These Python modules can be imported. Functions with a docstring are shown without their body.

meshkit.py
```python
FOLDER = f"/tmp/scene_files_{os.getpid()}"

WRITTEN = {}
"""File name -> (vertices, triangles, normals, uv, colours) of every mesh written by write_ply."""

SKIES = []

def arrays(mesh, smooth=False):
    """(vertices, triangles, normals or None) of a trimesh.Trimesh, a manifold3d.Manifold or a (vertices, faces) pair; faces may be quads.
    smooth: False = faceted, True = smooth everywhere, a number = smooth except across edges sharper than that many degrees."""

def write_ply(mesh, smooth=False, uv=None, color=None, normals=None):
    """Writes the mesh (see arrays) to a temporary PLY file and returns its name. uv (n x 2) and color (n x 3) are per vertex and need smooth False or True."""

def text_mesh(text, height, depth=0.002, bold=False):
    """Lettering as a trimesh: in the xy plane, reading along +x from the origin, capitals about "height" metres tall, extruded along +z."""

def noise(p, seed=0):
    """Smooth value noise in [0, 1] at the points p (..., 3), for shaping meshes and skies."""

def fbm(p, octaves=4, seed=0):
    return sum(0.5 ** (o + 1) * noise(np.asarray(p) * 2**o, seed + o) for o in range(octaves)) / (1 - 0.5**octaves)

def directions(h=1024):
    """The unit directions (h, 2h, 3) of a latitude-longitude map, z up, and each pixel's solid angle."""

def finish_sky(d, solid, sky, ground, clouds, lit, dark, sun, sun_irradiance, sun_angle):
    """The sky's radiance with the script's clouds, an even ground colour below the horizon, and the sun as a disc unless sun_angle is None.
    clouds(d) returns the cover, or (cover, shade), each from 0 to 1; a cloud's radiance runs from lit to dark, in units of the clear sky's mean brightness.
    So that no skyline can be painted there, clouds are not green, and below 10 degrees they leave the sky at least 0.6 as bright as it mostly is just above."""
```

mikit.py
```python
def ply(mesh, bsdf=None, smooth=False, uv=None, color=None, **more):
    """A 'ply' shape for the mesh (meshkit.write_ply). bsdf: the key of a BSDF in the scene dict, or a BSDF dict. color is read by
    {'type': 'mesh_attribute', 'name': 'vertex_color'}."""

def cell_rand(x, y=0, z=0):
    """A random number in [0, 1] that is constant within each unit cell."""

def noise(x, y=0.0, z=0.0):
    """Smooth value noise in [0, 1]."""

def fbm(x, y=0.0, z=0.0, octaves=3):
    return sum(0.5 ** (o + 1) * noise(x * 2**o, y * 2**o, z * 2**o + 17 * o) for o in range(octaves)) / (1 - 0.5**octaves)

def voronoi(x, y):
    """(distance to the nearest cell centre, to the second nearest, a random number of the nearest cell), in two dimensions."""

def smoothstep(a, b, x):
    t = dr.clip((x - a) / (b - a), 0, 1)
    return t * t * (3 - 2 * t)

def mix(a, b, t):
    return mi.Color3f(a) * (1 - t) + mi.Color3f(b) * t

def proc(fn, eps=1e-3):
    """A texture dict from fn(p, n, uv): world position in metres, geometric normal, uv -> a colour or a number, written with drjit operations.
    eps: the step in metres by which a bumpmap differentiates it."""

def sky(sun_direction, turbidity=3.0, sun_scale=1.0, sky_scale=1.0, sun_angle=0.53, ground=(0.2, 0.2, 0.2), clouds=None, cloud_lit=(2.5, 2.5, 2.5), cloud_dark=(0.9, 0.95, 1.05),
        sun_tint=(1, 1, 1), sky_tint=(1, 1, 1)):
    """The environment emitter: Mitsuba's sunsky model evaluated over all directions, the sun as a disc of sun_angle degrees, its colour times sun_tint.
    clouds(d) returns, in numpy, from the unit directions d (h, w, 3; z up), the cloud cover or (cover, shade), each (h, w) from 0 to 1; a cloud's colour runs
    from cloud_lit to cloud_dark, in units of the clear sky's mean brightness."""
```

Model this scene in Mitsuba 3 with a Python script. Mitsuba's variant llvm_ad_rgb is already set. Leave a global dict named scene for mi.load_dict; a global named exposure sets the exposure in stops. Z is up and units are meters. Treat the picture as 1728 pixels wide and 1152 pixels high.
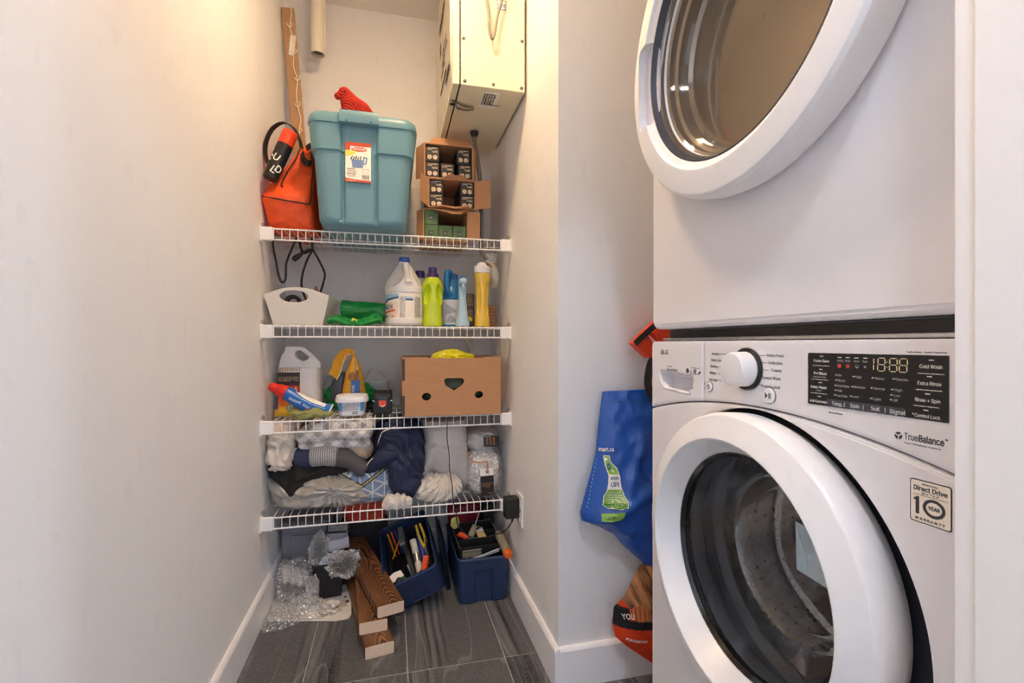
import math
import numpy as np, trimesh, mitsuba as mi, drjit as dr
import shapely
import shapely.geometry as sg
import meshkit, mikit
from mikit import noise, fbm, smoothstep, mix, cell_rand

T = mi.ScalarTransform4f
scene, labels = {}, {}

# ------------------------------------------------------------------ camera, sky, lights, exposure
# x to the right along the closet's back wall, y into the closet, z up; metres
YAW = 0.243056
scene['camera'] = {'type': 'perspective', 'fov': 2 * math.degrees(math.atan(864 / 818.0)), 'fov_axis': 'x', 'near_clip': 0.02,
                   'principal_point_offset_y': -4.25 / 1152,
                   'to_world': T().look_at(origin=[0, 0, 0.98], target=[math.sin(YAW), math.cos(YAW), 0.98], up=[0, 0, 1])}
exposure = 0.0
DAYLIGHT = 2.3          # overcast sky seen through the hall's big window
LAMP = 95.0            # warm ceiling lamp over the laundry
HALL_LAMP = 120.0        # neutral ceiling lamp just outside the doorway
FAR_LAMP = 330.0        # neutral ceiling lamp at the hall's right end
scene['sky'] = {'type': 'constant', 'radiance': {'type': 'rgb', 'value': [DAYLIGHT * 0.88, DAYLIGHT * 0.97, DAYLIGHT * 1.17]}}


# ------------------------------------------------------------------ helpers
def lin(c):
    if isinstance(c, str):
        c = [int(c[i:i + 2], 16) / 255 for i in (1, 3, 5)]
    return [x / 12.92 if x <= 0.04045 else ((x + 0.055) / 1.055) ** 2.4 for x in c]


def mat(name, color, rough=0.5, metal=0.0, spec=0.5, **k):
    tex = color if isinstance(color, dict) else {'type': 'rgb', 'value': lin(color)}
    scene['m_' + name] = {'type': 'twosided', 'bsdf': {'type': 'principled', 'base_color': tex, 'roughness': rough, 'metallic': metal, 'specular': spec, **k}}
    return name


def ply(mesh, m, smooth=30, **kw):
    return mikit.ply(mesh, 'm_' + m if 'm_' + m in scene else m, smooth, **kw)


def uniq(key):
    if key not in taken:
        taken.add(key)
        return key
    n = counts.get(key, 0) + 1
    while f'{key}_{n:03d}' in taken:
        n += 1
    counts[key] = n
    taken.add(f'{key}_{n:03d}')
    return f'{key}_{n:03d}'


taken, counts = set(), {}


def lab(key, label=None, cat=None, group=None, kind=None):
    d = labels.setdefault(key, {})
    for k, v in (('label', label), ('category', cat), ('group', group), ('kind', kind)):
        if v:
            d[k] = v
    return key


def thing(name, label, cat, group=None):
    return lab(uniq(name), label, cat, group)


def add(key, mesh, m, smooth=30, label=None, kind=None, **kw):
    """one shape entry (a part when key holds '__'); the material's key or a dict"""
    key = uniq(key)
    if isinstance(mesh, (list, tuple)) and not isinstance(mesh[0], np.ndarray):
        mesh = trimesh.util.concatenate(list(mesh))
    scene[key] = ply(mesh, m, smooth, **kw)
    if label or kind:
        lab(key, label, None, None, kind)
    return key


def solo(name, mesh, m, label, cat, smooth=30, group=None, **kw):
    k = add(name, mesh, m, smooth, **kw)
    return lab(k, label, cat, group)


def struct(name, mesh, m, smooth=False, **kw):
    return add(name, mesh, m, smooth, kind='structure', **kw)


def box(x0, x1, y0, y1, z0, z1, b=0.0):
    if b <= 0:
        return trimesh.creation.box(bounds=[[x0, y0, z0], [x1, y1, z1]])
    lo, hi, pts = np.array([x0, y0, z0]), np.array([x1, y1, z1]), []
    b = min(b, *(hi - lo) / 2.01)
    for c in np.ndindex(2, 2, 2):
        p = np.where(np.array(c) == 1, hi, lo)
        s = np.where(np.array(c) == 1, -1, 1) * b
        for a in range(3):
            q = p + s
            q[a] = p[a]
            pts.append(q)
    return trimesh.convex.convex_hull(np.array(pts))


def rbox(x0, x1, y0, y1, z0, z1, r, n=4):
    """box with well rounded edges"""
    lo, hi = np.array([x0, y0, z0]) + r, np.array([x1, y1, z1]) - r
    s = trimesh.creation.uv_sphere(r, count=[2 * n + 1, 4 * n]).vertices
    pts = np.vstack([s + np.where(np.array(c) == 1, hi, lo) for c in np.ndindex(2, 2, 2)])
    return trimesh.convex.convex_hull(pts)


def rot(mesh, ax, deg, about=(0, 0, 0)):
    mesh.apply_transform(trimesh.transformations.rotation_matrix(math.radians(deg), ax, about))
    return mesh


def move(mesh, x=0, y=0, z=0):
    mesh.apply_translation([x, y, z])
    return mesh


def frame(o, ex, ey):
    """matrix that takes local x, y, z to ex, ey and their cross product, at o"""
    ex = np.array(ex, float) / np.linalg.norm(ex)
    ez = np.cross(ex, ey)
    ez /= np.linalg.norm(ez)
    m = np.eye(4)
    m[:3, 0], m[:3, 1], m[:3, 2], m[:3, 3] = ex, np.cross(ez, ex), ez, o
    return m


def put(mesh, o, ex=(1, 0, 0), ey=(0, 0, 1)):
    """local xy drawn on a wall-like plane; the default faces the camera side (-y)"""
    mesh = mesh.copy()
    mesh.apply_transform(frame(o, ex, ey))
    return mesh


def loft(loops, cap=True):
    L = np.asarray(loops, float)
    n, m = L.shape[:2]
    v = L.reshape(-1, 3)
    i, j = np.meshgrid(np.arange(n - 1), np.arange(m), indexing='ij')
    a, b = i * m + j, i * m + (j + 1) % m
    q = np.stack([a, b, b + m, a + m], -1).reshape(-1, 4)
    f = np.vstack([q[:, [0, 1, 2]], q[:, [0, 2, 3]]])
    if cap:
        v = np.vstack([v, L[0].mean(0), L[-1].mean(0)])
        j = np.arange(m)
        k = (j + 1) % m
        f = np.vstack([f, np.stack([k, j, j * 0 + n * m], 1), np.stack([j, k, j * 0 + n * m + 1], 1) + [(n - 1) * m, (n - 1) * m, 0]])
    t = trimesh.Trimesh(v, f, process=False)
    if cap and t.volume < 0:
        t.invert()
    return t


def smoothpath(pts, n=40):
    """Catmull-Rom through the points"""
    p = np.asarray(pts, float)
    p = np.vstack([2 * p[0] - p[1], p, 2 * p[-1] - p[-2]])
    out = []
    for s in np.linspace(0, len(p) - 3 - 1e-9, n):
        i, t = int(s), s - int(s)
        a, b, c, d = p[i:i + 4]
        out.append(0.5 * (2 * b + (c - a) * t + (2 * a - 5 * b + 4 * c - d) * t * t + (3 * b - a - 3 * c + d) * t ** 3))
    return np.array(out)


def tube(pts, r, sides=8, smooth=0, cap=True):
    p = smoothpath(pts, smooth) if smooth else np.asarray(pts, float)
    t = np.gradient(p, axis=0)
    t /= np.linalg.norm(t, axis=1, keepdims=True) + 1e-12
    a = np.cross(t[0], [0, 0, 1] if abs(t[0][2]) < 0.9 else [1, 0, 0])
    r = np.interp(np.linspace(0, 1, len(p)), np.linspace(0, 1, len(r)), r) if np.ndim(r) else np.full(len(p), r)
    ang, loops = np.arange(sides) * 2 * np.pi / sides, []
    for k in range(len(p)):
        a = a - t[k] * (a @ t[k])
        a /= np.linalg.norm(a)
        b = np.cross(t[k], a)
        loops.append(p[k] + r[k] * (np.cos(ang)[:, None] * a + np.sin(ang)[:, None] * b))
    return loft(loops, cap)


def ribbon(pts, w, wd, th=0.0015, smooth=30):
    """strap: width w along the direction(s) wd"""
    p = smoothpath(pts, smooth)
    t = np.gradient(p, axis=0)
    wd = np.broadcast_to(np.asarray(wd, float), p.shape)
    nn = np.cross(t, wd)
    nn /= np.linalg.norm(nn, axis=1, keepdims=True)
    ww = np.cross(nn, t)
    ww /= np.linalg.norm(ww, axis=1, keepdims=True)
    return loft(np.stack([p + ww * w / 2 + nn * th, p - ww * w / 2 + nn * th, p - ww * w / 2 - nn * th, p + ww * w / 2 - nn * th], 1))


def lathe(profile, n=48, o=(0, 0, 0), axis='z', cap=True):
    """profile of (radius, height)"""
    ang = np.arange(n) * 2 * np.pi / n
    L = [np.stack([r * np.cos(ang), r * np.sin(ang), ang * 0 + h], 1) for r, h in profile]
    m = loft(L, cap)
    if axis == 'x':   # height runs along +x
        m.apply_transform([[0, 0, 1, 0], [1, 0, 0, 0], [0, 1, 0, 0], [0, 0, 0, 1]])
    if axis == 'y':
        m.apply_transform([[1, 0, 0, 0], [0, 0, 1, 0], [0, -1, 0, 0], [0, 0, 0, 1]])
    return move(m, *o)


def rrect(cx, cy, hx, hy, r, n=8, z=0.0):
    """loop of a rounded rectangle in the xy plane"""
    r = min(r, hx * 0.999, hy * 0.999)
    out = []
    for k, (sx, sy) in enumerate([(1, 1), (-1, 1), (-1, -1), (1, -1)]):
        for a in np.linspace(k * np.pi / 2, (k + 1) * np.pi / 2, n):
            out.append([cx + sx * (hx - r) + r * math.cos(a), cy + sy * (hy - r) + r * math.sin(a), z])
    return np.array(out)


def extr(poly, d):
    g = getattr(poly, 'geoms', [poly])
    return trimesh.util.concatenate([trimesh.creation.extrude_polygon(p, d, engine='earcut') for p in g if p.area > 1e-9])


def plate(poly, r, th, steps=4):
    """flat slab of a shapely outline, its outer (+z) edge rounded by r"""
    out = [extr(poly, th - r)]
    for k in range(steps):
        a = (k + 1) / steps
        out.append(move(extr(poly.buffer(-r * (1 - math.sqrt(max(0, 1 - a * a)))), r / steps * 1.0), 0, 0, th - r + r * k / steps))
    return trimesh.util.concatenate(out)


_text = {}


def text(s, h, w=None, bold=False, d=0.0004, center=False):
    """lettering in the xy plane; w squeezes it to that width"""
    k = (s, bold)
    if k not in _text:
        _text[k] = meshkit.text_mesh(s, 1.0, 1.0, bold)
    m = _text[k].copy()
    b = m.bounds
    m.apply_translation([-b[0][0], 0, 0])
    m.apply_scale([(w / (b[1][0] - b[0][0])) if w else h, h, d])
    if center:
        m.apply_translation([-m.bounds[1][0] / 2, 0, 0])
    return m


def rect(x0, y0, x1, y1, d=0.0004):
    return box(x0, x1, y0, y1, 0, d)


def fuzz(p, seed=0, octaves=3):
    return meshkit.fbm(p, octaves, seed)


def ridged(p, seed=0, octaves=3):
    return 1 - np.abs(2 * meshkit.fbm(p, octaves, seed) - 1)


_ico = {}


def ico(n):
    if n not in _ico:
        m = trimesh.creation.icosphere(n)
        _ico[n] = (np.array(m.vertices), np.array(m.faces))
    return _ico[n]


def lump(c, rad, seed=1, amp=0.01, freq=14.0, stretch=(1, 1, 1), power=2.6, sub=5, floor=None, shear=(0, 0), warp=0.3, fn=None, rz=0, octaves=3):
    """a heap of cloth or film: superellipsoid with folds"""
    v, f = ico(sub)
    d = v / (np.abs(v) ** power).sum(1, keepdims=True) ** (1 / power)
    p = d * np.array(rad)
    q = p * freq * np.array(stretch)
    q = q + warp * 3 * (np.stack([fuzz(p * freq * 0.35 + 9 * k, seed + 50 + k, 2) for k in range(3)], 1) - 0.5)
    r1 = ridged(q, seed, octaves) ** 1.6
    r2 = ridged(q[:, [2, 0, 1]] * 1.9 + 5.3, seed + 7, 2) ** 1.6
    disp = amp * (1.5 * r1 + 0.45 * r2 - 0.9)
    p = p + v * disp[:, None]
    p[:, 0] += shear[0] * p[:, 2]
    p[:, 1] += shear[1] * p[:, 2]
    if fn is not None:
        p = fn(p)
    if rz:
        a = math.radians(rz)
        p = p @ np.array([[math.cos(a), math.sin(a), 0], [-math.sin(a), math.cos(a), 0], [0, 0, 1]])
    p = p + np.array(c)
    if floor is not None:
        p[:, 2] = np.maximum(p[:, 2], floor + 0.0015 * fuzz(p * 60, seed))
    return trimesh.Trimesh(p, f, process=False)


def quilt(left, right, y, thick, nu=60, nv=70, seed=1, amp=0.006, freq=16.0, stretch=(1, 1, 1), edge=0.5, lean=0.0, back=0.15, fold=None):
    """a sack seen from the front: left and right outlines [(x, z), ...] from bottom to top, belly of 'thick' towards the viewer (-y)"""
    def res(pl):
        pl = np.asarray(pl, float)
        s = np.r_[0, np.cumsum(np.linalg.norm(np.diff(pl, axis=0), axis=1))]
        t = np.linspace(0, s[-1], nv)
        return np.stack([np.interp(t, s, pl[:, 0]), np.interp(t, s, pl[:, 1])], 1)
    Lf, Rt = res(left), res(right)
    s = np.linspace(0, 1, nu)
    loops = []
    for k in range(nv):
        g = k / (nv - 1)
        vprof = min(1, (4 * g * (1 - g) + 0.02)) ** edge if np.ndim(thick) == 0 else 1
        tk = thick * vprof if np.ndim(thick) == 0 else np.interp(g, np.linspace(0, 1, len(thick)), thick)
        row = Lf[k] + (Rt[k] - Lf[k]) * s[:, None]
        prof = np.clip(4 * s * (1 - s), 0, 1) ** edge
        p = np.stack([row[:, 0], s * 0, row[:, 1]], 1)
        w = amp * (ridged(p * freq * np.array(stretch) + seed * 3.3, seed) - 0.5) * 2 * np.clip(8 * s * (1 - s), 0, 1)
        if fold is not None:
            w = w + fold(row[:, 0], row[:, 1])
        yf = y + lean * g - tk * prof - w
        yb = y + lean * g + tk * back * prof
        fr = np.stack([row[:, 0], np.minimum(yf, yb - 0.0015), row[:, 1]], 1)
        bk = np.stack([row[::-1, 0], yb[::-1], row[::-1, 1]], 1)
        loops.append(np.vstack([fr, bk[1:-1]]))
    return loft(loops)


def tint(mesh, fn):
    """per vertex colour (linear) from fn(points) -> (n, 3)"""
    return np.clip(np.asarray(fn(np.asarray(mesh.vertices)), float), 0, 1)


def blend(a, b, t):
    return np.asarray(lin(a)) * (1 - np.asarray(t)[:, None]) + np.asarray(lin(b)) * np.asarray(t)[:, None]
# ------------------------------------------------------------------ materials
def tile_color(p, n, uv):
    ix, iy = dr.floor((p.x + 0.2515) / 0.2975), dr.floor((p.y - 1.479) / 0.6)
    r = cell_rand(ix, iy, 3)
    r2 = cell_rand(ix, iy, 7)
    wx = p.x + 0.035 * (fbm(p.x * 5 + r * 40, p.y * 2.2, 0.0) - 0.5) + 0.02 * (r - 0.5) * p.y
    streak = fbm(wx * 75 + r * 91, p.y * 2.6 + r2 * 20, 3.0)
    zone = smoothstep(0.45, 0.62, fbm(wx * 9 + r2 * 33, p.y * 1.2 + r * 11, 1.0, octaves=2))
    grain = fbm(p.x * 320, p.y * 320, r * 9, octaves=2)
    vein = smoothstep(0.03, 0.0, dr.abs(fbm(wx * 14 + r * 57, p.y * 2.0 + r2 * 5, 5.0, octaves=2) - 0.5))
    base = 0.105 + 0.05 * (r2 - 0.5) * 0.9 + 0.10 * (grain - 0.5)
    g = base + zone * (0.26 * (streak - 0.47)) + vein * 0.07
    g = dr.clip(g, 0.022, 0.34)
    return mi.Color3f(g * 1.0, g * 0.985, g * 0.965)


mat('tile_mat', mikit.proc(tile_color), 0.42)
mat('grout_mat', '#a89f96', 0.9)


def wall_color(p, n, uv):
    s = smoothstep(0.66, 0.78, fbm(p.x * 9 + p.y * 7, p.z * 6, p.y * 3.0)) * 0.05
    s2 = smoothstep(0.74, 0.8, fbm(p.x * 40 + p.y * 30, p.z * 14, 2.0)) * 0.05
    g = 0.76 - s * 0.35 - s2 * 0.5
    return mi.Color3f(g, g * 0.985, g * 0.962)


mat('wall_mat', mikit.proc(wall_color), 0.75, spec=0.3)
mat('ceiling_mat', '#e4dfd6', 0.9)
mat('trim_mat', '#f1efee', 0.35)
mat('hall_floor_mat', '#8f8a84', 0.6)

# ------------------------------------------------------------------ the room
XL, XR, YB, YA, ZC = -0.452, 0.462, 2.303, 1.313, 2.50
struct('wall_left', box(XL - 0.1, XL, -2.4, YB + 0.1, 0, ZC), 'wall_mat')
struct('wall_back', box(XL, XR, YB, YB + 0.1, 0, ZC), 'wall_mat')
struct('wall_right', box(XR, XR + 0.12, YA + 0.12, YB + 0.1, 0, ZC), 'wall_mat')
struct('wall_alcove', box(XR, 1.45, YA, YA + 0.12, 0, ZC), 'wall_mat')
struct('wall_behind_washer', box(1.45, 1.55, 0.24, YA + 0.12, 0, ZC), 'wall_mat')
struct('wall_partition', box(0.536, 1.55, 0.225, 0.352, 0, ZC), 'wall_mat')
struct('wall_header', box(XL, 0.536, 0.225, 0.352, 2.06, ZC), 'wall_mat')
struct('ceiling', box(XL - 0.1, 2.9, -2.4, YB + 0.1, ZC, ZC + 0.1), 'ceiling_mat')
struct('wall_hall_right', box(2.8, 2.9, -2.4, 0.352, 0, ZC), 'wall_mat')
struct('wall_hall_front', box(1.55, 2.9, 0.225, 0.352, 0, ZC), 'wall_mat')
# the hall behind the camera: a wide daylight window from knee height to near the ceiling
struct('wall_hall_back', [box(XL - 0.1, 2.9, -2.5, -2.4, 0, 0.25), box(XL - 0.1, 2.9, -2.5, -2.4, 2.4, ZC), box(XL - 0.1, -0.3, -2.5, -2.4, 0.25, 2.4), box(2.7, 2.9, -2.5, -2.4, 0.25, 2.4)], 'wall_mat')
struct('window_1', [box(-0.3, -0.24, -2.48, -2.42, 0.25, 2.4), box(2.64, 2.7, -2.48, -2.42, 0.25, 2.4), box(1.17, 1.23, -2.48, -2.42, 0.25, 2.4), box(-0.24, 2.64, -2.48, -2.42, 0.25, 0.31), box(-0.24, 2.64, -2.48, -2.42, 2.34, 2.4)], 'trim_mat')

# floor: a bed of grout with the tiles standing a millimetre proud
flo = struct('floor', box(XL - 0.1, 2.9, -2.5, YB + 0.1, -0.06, -0.0015), 'grout_mat')
PX, PY, G = 0.2975, 0.60, 0.0025
tile_mesh = ply(box(G / 2 + 0.0005, PX - G / 2, G / 2, PY - G / 2, -0.012, 0, 0.0012), 'tile_mat')
for iy in range(-7, 2):
    for ix in range(-1, 11):
        x, y = -0.2515 + ix * PX, 1.479 + iy * PY
        if y > YB or (x > 1.5 and y > 0.3) or (x > XR + 0.1 and y > YA):
            continue
        scene[uniq('floor__tile')] = {**tile_mesh, 'to_world': T().translate([x, y, 0])}


def skirting(name, a, b, h=0.115, th=0.015):
    """baseboard from a to b, thickness to the left of the way a -> b"""
    a, b = np.array(a, float), np.array(b, float)
    prof = [(0, 0), (0, h), (th * 0.45, h), (th * 0.75, h - 0.003), (th, h - 0.009), (th, 0)]
    d = (b - a) / np.linalg.norm(b - a)
    nrm = np.array([-d[1], d[0]])
    loops = [[[p[0] + nrm[0] * o, p[1] + nrm[1] * o, z + 0.0005] for o, z in prof] for p in (a, b)]
    struct(name, loft(loops), 'trim_mat')


skirting('baseboard_left', (XL, YB), (XL, -2.4))
skirting('baseboard_right', (XR, YA - 0.015), (XR, YB))
skirting('baseboard_back', (XR - 0.015, YB), (XL + 0.015, YB))
skirting('baseboard_alcove', (1.45, YA), (XR - 0.015, YA))
struct('trim_1', [box(0.525, 0.536, 0.215, 0.3345, 0, 2.06, 0.002), box(0.530, 0.536, 0.3345, 0.354, 0, 2.06, 0.0015)], 'trim_mat', smooth=30)
struct('trim_2', box(0.526, 0.63, 0.2, 0.225, 0, 2.06, 0.003), 'trim_mat', smooth=30)

# ceiling lamps
mat('lamp_body', '#dcdcdc', 0.4, 0.6)


def ceiling_lamp(label, x, y, power, tone):
    t = thing('ceiling_lamp', label, 'lamp')
    add(t + '__base', lathe([(0.13, ZC - 0.001), (0.13, ZC - 0.02), (0.11, ZC - 0.03)], 40, (x, y, 0)), 'lamp_body')
    scene[uniq(t + '__diffuser')] = {**ply(lathe([(0.105, ZC - 0.03), (0.1, ZC - 0.045), (0.06, ZC - 0.058), (0.001, ZC - 0.062)], 40, (x, y, 0)), 'lamp_body'),
                                     'emitter': {'type': 'area', 'radiance': {'type': 'rgb', 'value': [power * c for c in tone]}}}


ceiling_lamp('round flush ceiling lamp glowing warm above the laundry closet', 0.08, 1.25, LAMP, (1.30, 0.88, 0.50))
ceiling_lamp('round flush ceiling lamp glowing white in the hall just outside the laundry', 0.10, -0.35, HALL_LAMP, (0.90, 0.97, 1.14))
ceiling_lamp('round flush ceiling lamp glowing white at the far right end of the hall', 2.40, -1.00, FAR_LAMP, (0.86, 0.98, 1.20))
# ------------------------------------------------------------------ washer and dryer
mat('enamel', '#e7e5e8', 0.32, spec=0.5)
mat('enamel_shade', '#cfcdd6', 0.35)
mat('plastic_white', '#eae9ea', 0.3)
mat('gap_dark', '#33353d', 0.5)
mat('black_gloss', '#121316', 0.12)
mat('black_matte', '#17171a', 0.6)
mat('print_dark', '#34343a', 0.6)
mat('print_light', '#e9e7e2', 0.6)
mat('print_dim', '#9b9a98', 0.6)
mat('chrome', '#d8d8da', 0.16, 1.0)
mat('rubber', '#4d5057', 0.4)
mat('drum_steel', '#b4b3b2', 0.16, 1.0)
mat('hole_dark', '#050505', 0.6)
mat('lifter_plastic', '#77797d', 0.25, 0.5)
scene['clear_glass'] = {'type': 'thindielectric', 'int_ior': 1.75}
mat('amber_glass', '#786d60', 0.07, 0.5, spec=0.8, clearcoat=1.0, clearcoat_gloss=0.97)
mat('smoke_glass', '#3b342d', 0.08, 0.3, spec=0.8, clearcoat=1.0, clearcoat_gloss=0.97)
mat('cream_label', '#efe6d8', 0.5)

FX, YN, YF, YD = 0.60, 0.354, 1.040, 0.700     # front plane, near and far side, door axis
EX, EY = (0, -1, 0), (0, 0, 1)                 # drawing directions on the front, which faces -x


def face(mesh, y, z, x=FX):
    return put(mesh, (x, y, z), EX, EY)


def ring_lathe(profile, o, n=96):
    """closed profile of (radius, x) turned about the x axis"""
    P = np.array(profile)
    ang = np.arange(n) * 2 * np.pi / n
    v = np.stack([np.broadcast_to(P[None, :, 1], (n, len(P))), P[None, :, 0] * np.cos(ang)[:, None], P[None, :, 0] * np.sin(ang)[:, None]], -1)
    m = len(P)
    i, j = np.meshgrid(np.arange(n), np.arange(m), indexing='ij')
    a, b, c, d = i * m + j, i * m + (j + 1) % m, ((i + 1) % n) * m + (j + 1) % m, ((i + 1) % n) * m + j
    q = np.stack([a, b, c, d], -1).reshape(-1, 4)
    t = trimesh.Trimesh(v.reshape(-1, 3), np.vstack([q[:, [0, 1, 2]], q[:, [0, 2, 3]]]), process=False)
    if t.volume < 0:
        t.invert()
    return move(t, *o)


w = thing('washing_machine', 'white front-loading washing machine at the bottom of the stack, round glass door', 'washing machine')
bore = lathe([(0.27, 0), (0.27, 0.60)], 64, (FX - 0.02, YD, 0.600), 'x')
add(w + '__cabinet', trimesh.boolean.difference([box(FX + 0.03, 1.30, YN, YF, 0.012, 0.98, 0.004), bore], engine='manifold'), 'enamel')


def seam(y):
    return 0.873 - 0.40 * (y - 0.71) ** 2


ys = np.linspace(YF, YN, 40)
up = [(YF - y, seam(y) + 0.0012) for y in ys]
whole = sg.Polygon(up + [(YF - YN, 0.986), (0, 0.986)]).intersection(sg.box(0, 0, 1, 1))
cut = YF - 0.842
corner = sg.box(0, 0.5, 0.686, 0.986).buffer(-0.012).buffer(0.012)
drawer = whole.intersection(sg.box(0, 0, cut - 0.0009, 1)).intersection(corner)
panel = whole.intersection(sg.box(cut + 0.0009, 0, 1, 1)).intersection(corner)
grip = sg.Polygon([(0.036, 0.9175), (0.163, 0.9135), (0.160, 0.890), (0.150, 0.878), (0.060, 0.882), (0.043, 0.893)]).buffer(-0.006).buffer(0.006)
dw = add(w + '__detergent_drawer', face(plate(drawer.difference(grip), 0.005, 0.034), YF, 0, FX + 0.034), 'enamel')
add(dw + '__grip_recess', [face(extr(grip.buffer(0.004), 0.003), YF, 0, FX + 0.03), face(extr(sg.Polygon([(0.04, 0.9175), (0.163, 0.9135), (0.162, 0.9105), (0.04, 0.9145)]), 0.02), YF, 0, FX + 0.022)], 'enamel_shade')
add(dw + '__grip_lip', face(tube([[0.040, 0.898, 0], [0.050, 0.886, 0], [0.062, 0.8805, 0], [0.10, 0.8795, 0], [0.147, 0.877, 0], [0.156, 0.884, 0]], 0.0028, 8, 24), YF, 0, FX + 0.001), 'plastic_white')
add(dw + '__lettering', [face(text('LG', 0.0095, 0.0165, True), 0.985, 0.957), face(extr(sg.Point(0, 0).buffer(0.0058).difference(sg.Point(0, 0).buffer(0.0044)), 0.0004), 0.993, 0.9615),
                         face(rect(-0.0008, -0.003, 0.0008, 0.003), 0.9925, 0.9615), face(rect(-0.001, -0.004, 0.003, -0.0026), 0.9925, 0.9625),
                         face(text('Direct Drive', 0.0055, 0.041), 0.973, 0.9205), face(text('INVERTER', 0.0018, 0.02), 0.973, 0.9290),
                         face(extr(sg.Point(0, 0).buffer(0.005), 0.0004), 0.895, 0.9245), face(text('6', 0.0068), 0.885, 0.9205),
                         face(extr(sg.box(0, 0, 0.009, 0.008).difference(sg.box(0.0012, 0.0012, 0.0078, 0.0068)).union(sg.Point(0.0045, 0.004).buffer(0.002)), 0.0004), 0.8745, 0.9200),
                         face(extr(sg.Polygon([(0, 0), (0.01, 0), (0.01, 0.007), (0.006, 0.003)]), 0.0004), 0.8615, 0.9200),
                         face(rect(0, 0, 0.032, 0.0008), 0.885, 0.9305), face(rect(0, 0, 0.032, 0.0008), 0.885, 0.9180)], 'print_dark', kind='stuff')
cp = add(w + '__control_panel', face(plate(panel, 0.005, 0.034), YF, 0, FX + 0.034), 'enamel')
mk = [('Normal', 0.8150, 0.9590, 0.0200), ('Heavy Duty', 0.8170, 0.9470, 0.0310), ('Bedding', 0.8200, 0.9350, 0.0220), ('Whites', 0.8220, 0.9220, 0.0190),
      ('Tub Clean', 0.8250, 0.9090, 0.0260), ('Perm.Press', 0.6740, 0.9590, 0.0360), ('Delicates', 0.6700, 0.9470, 0.0290), ('Towels', 0.6650, 0.9350, 0.0220),
      ('Speed Wash', 0.6840, 0.9220, 0.0390), ('Downloaded', 0.6870, 0.9080, 0.0400)]
pr = [face(text(s, 0.0047, wd), y, z) for s, y, z, wd in mk]
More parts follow.
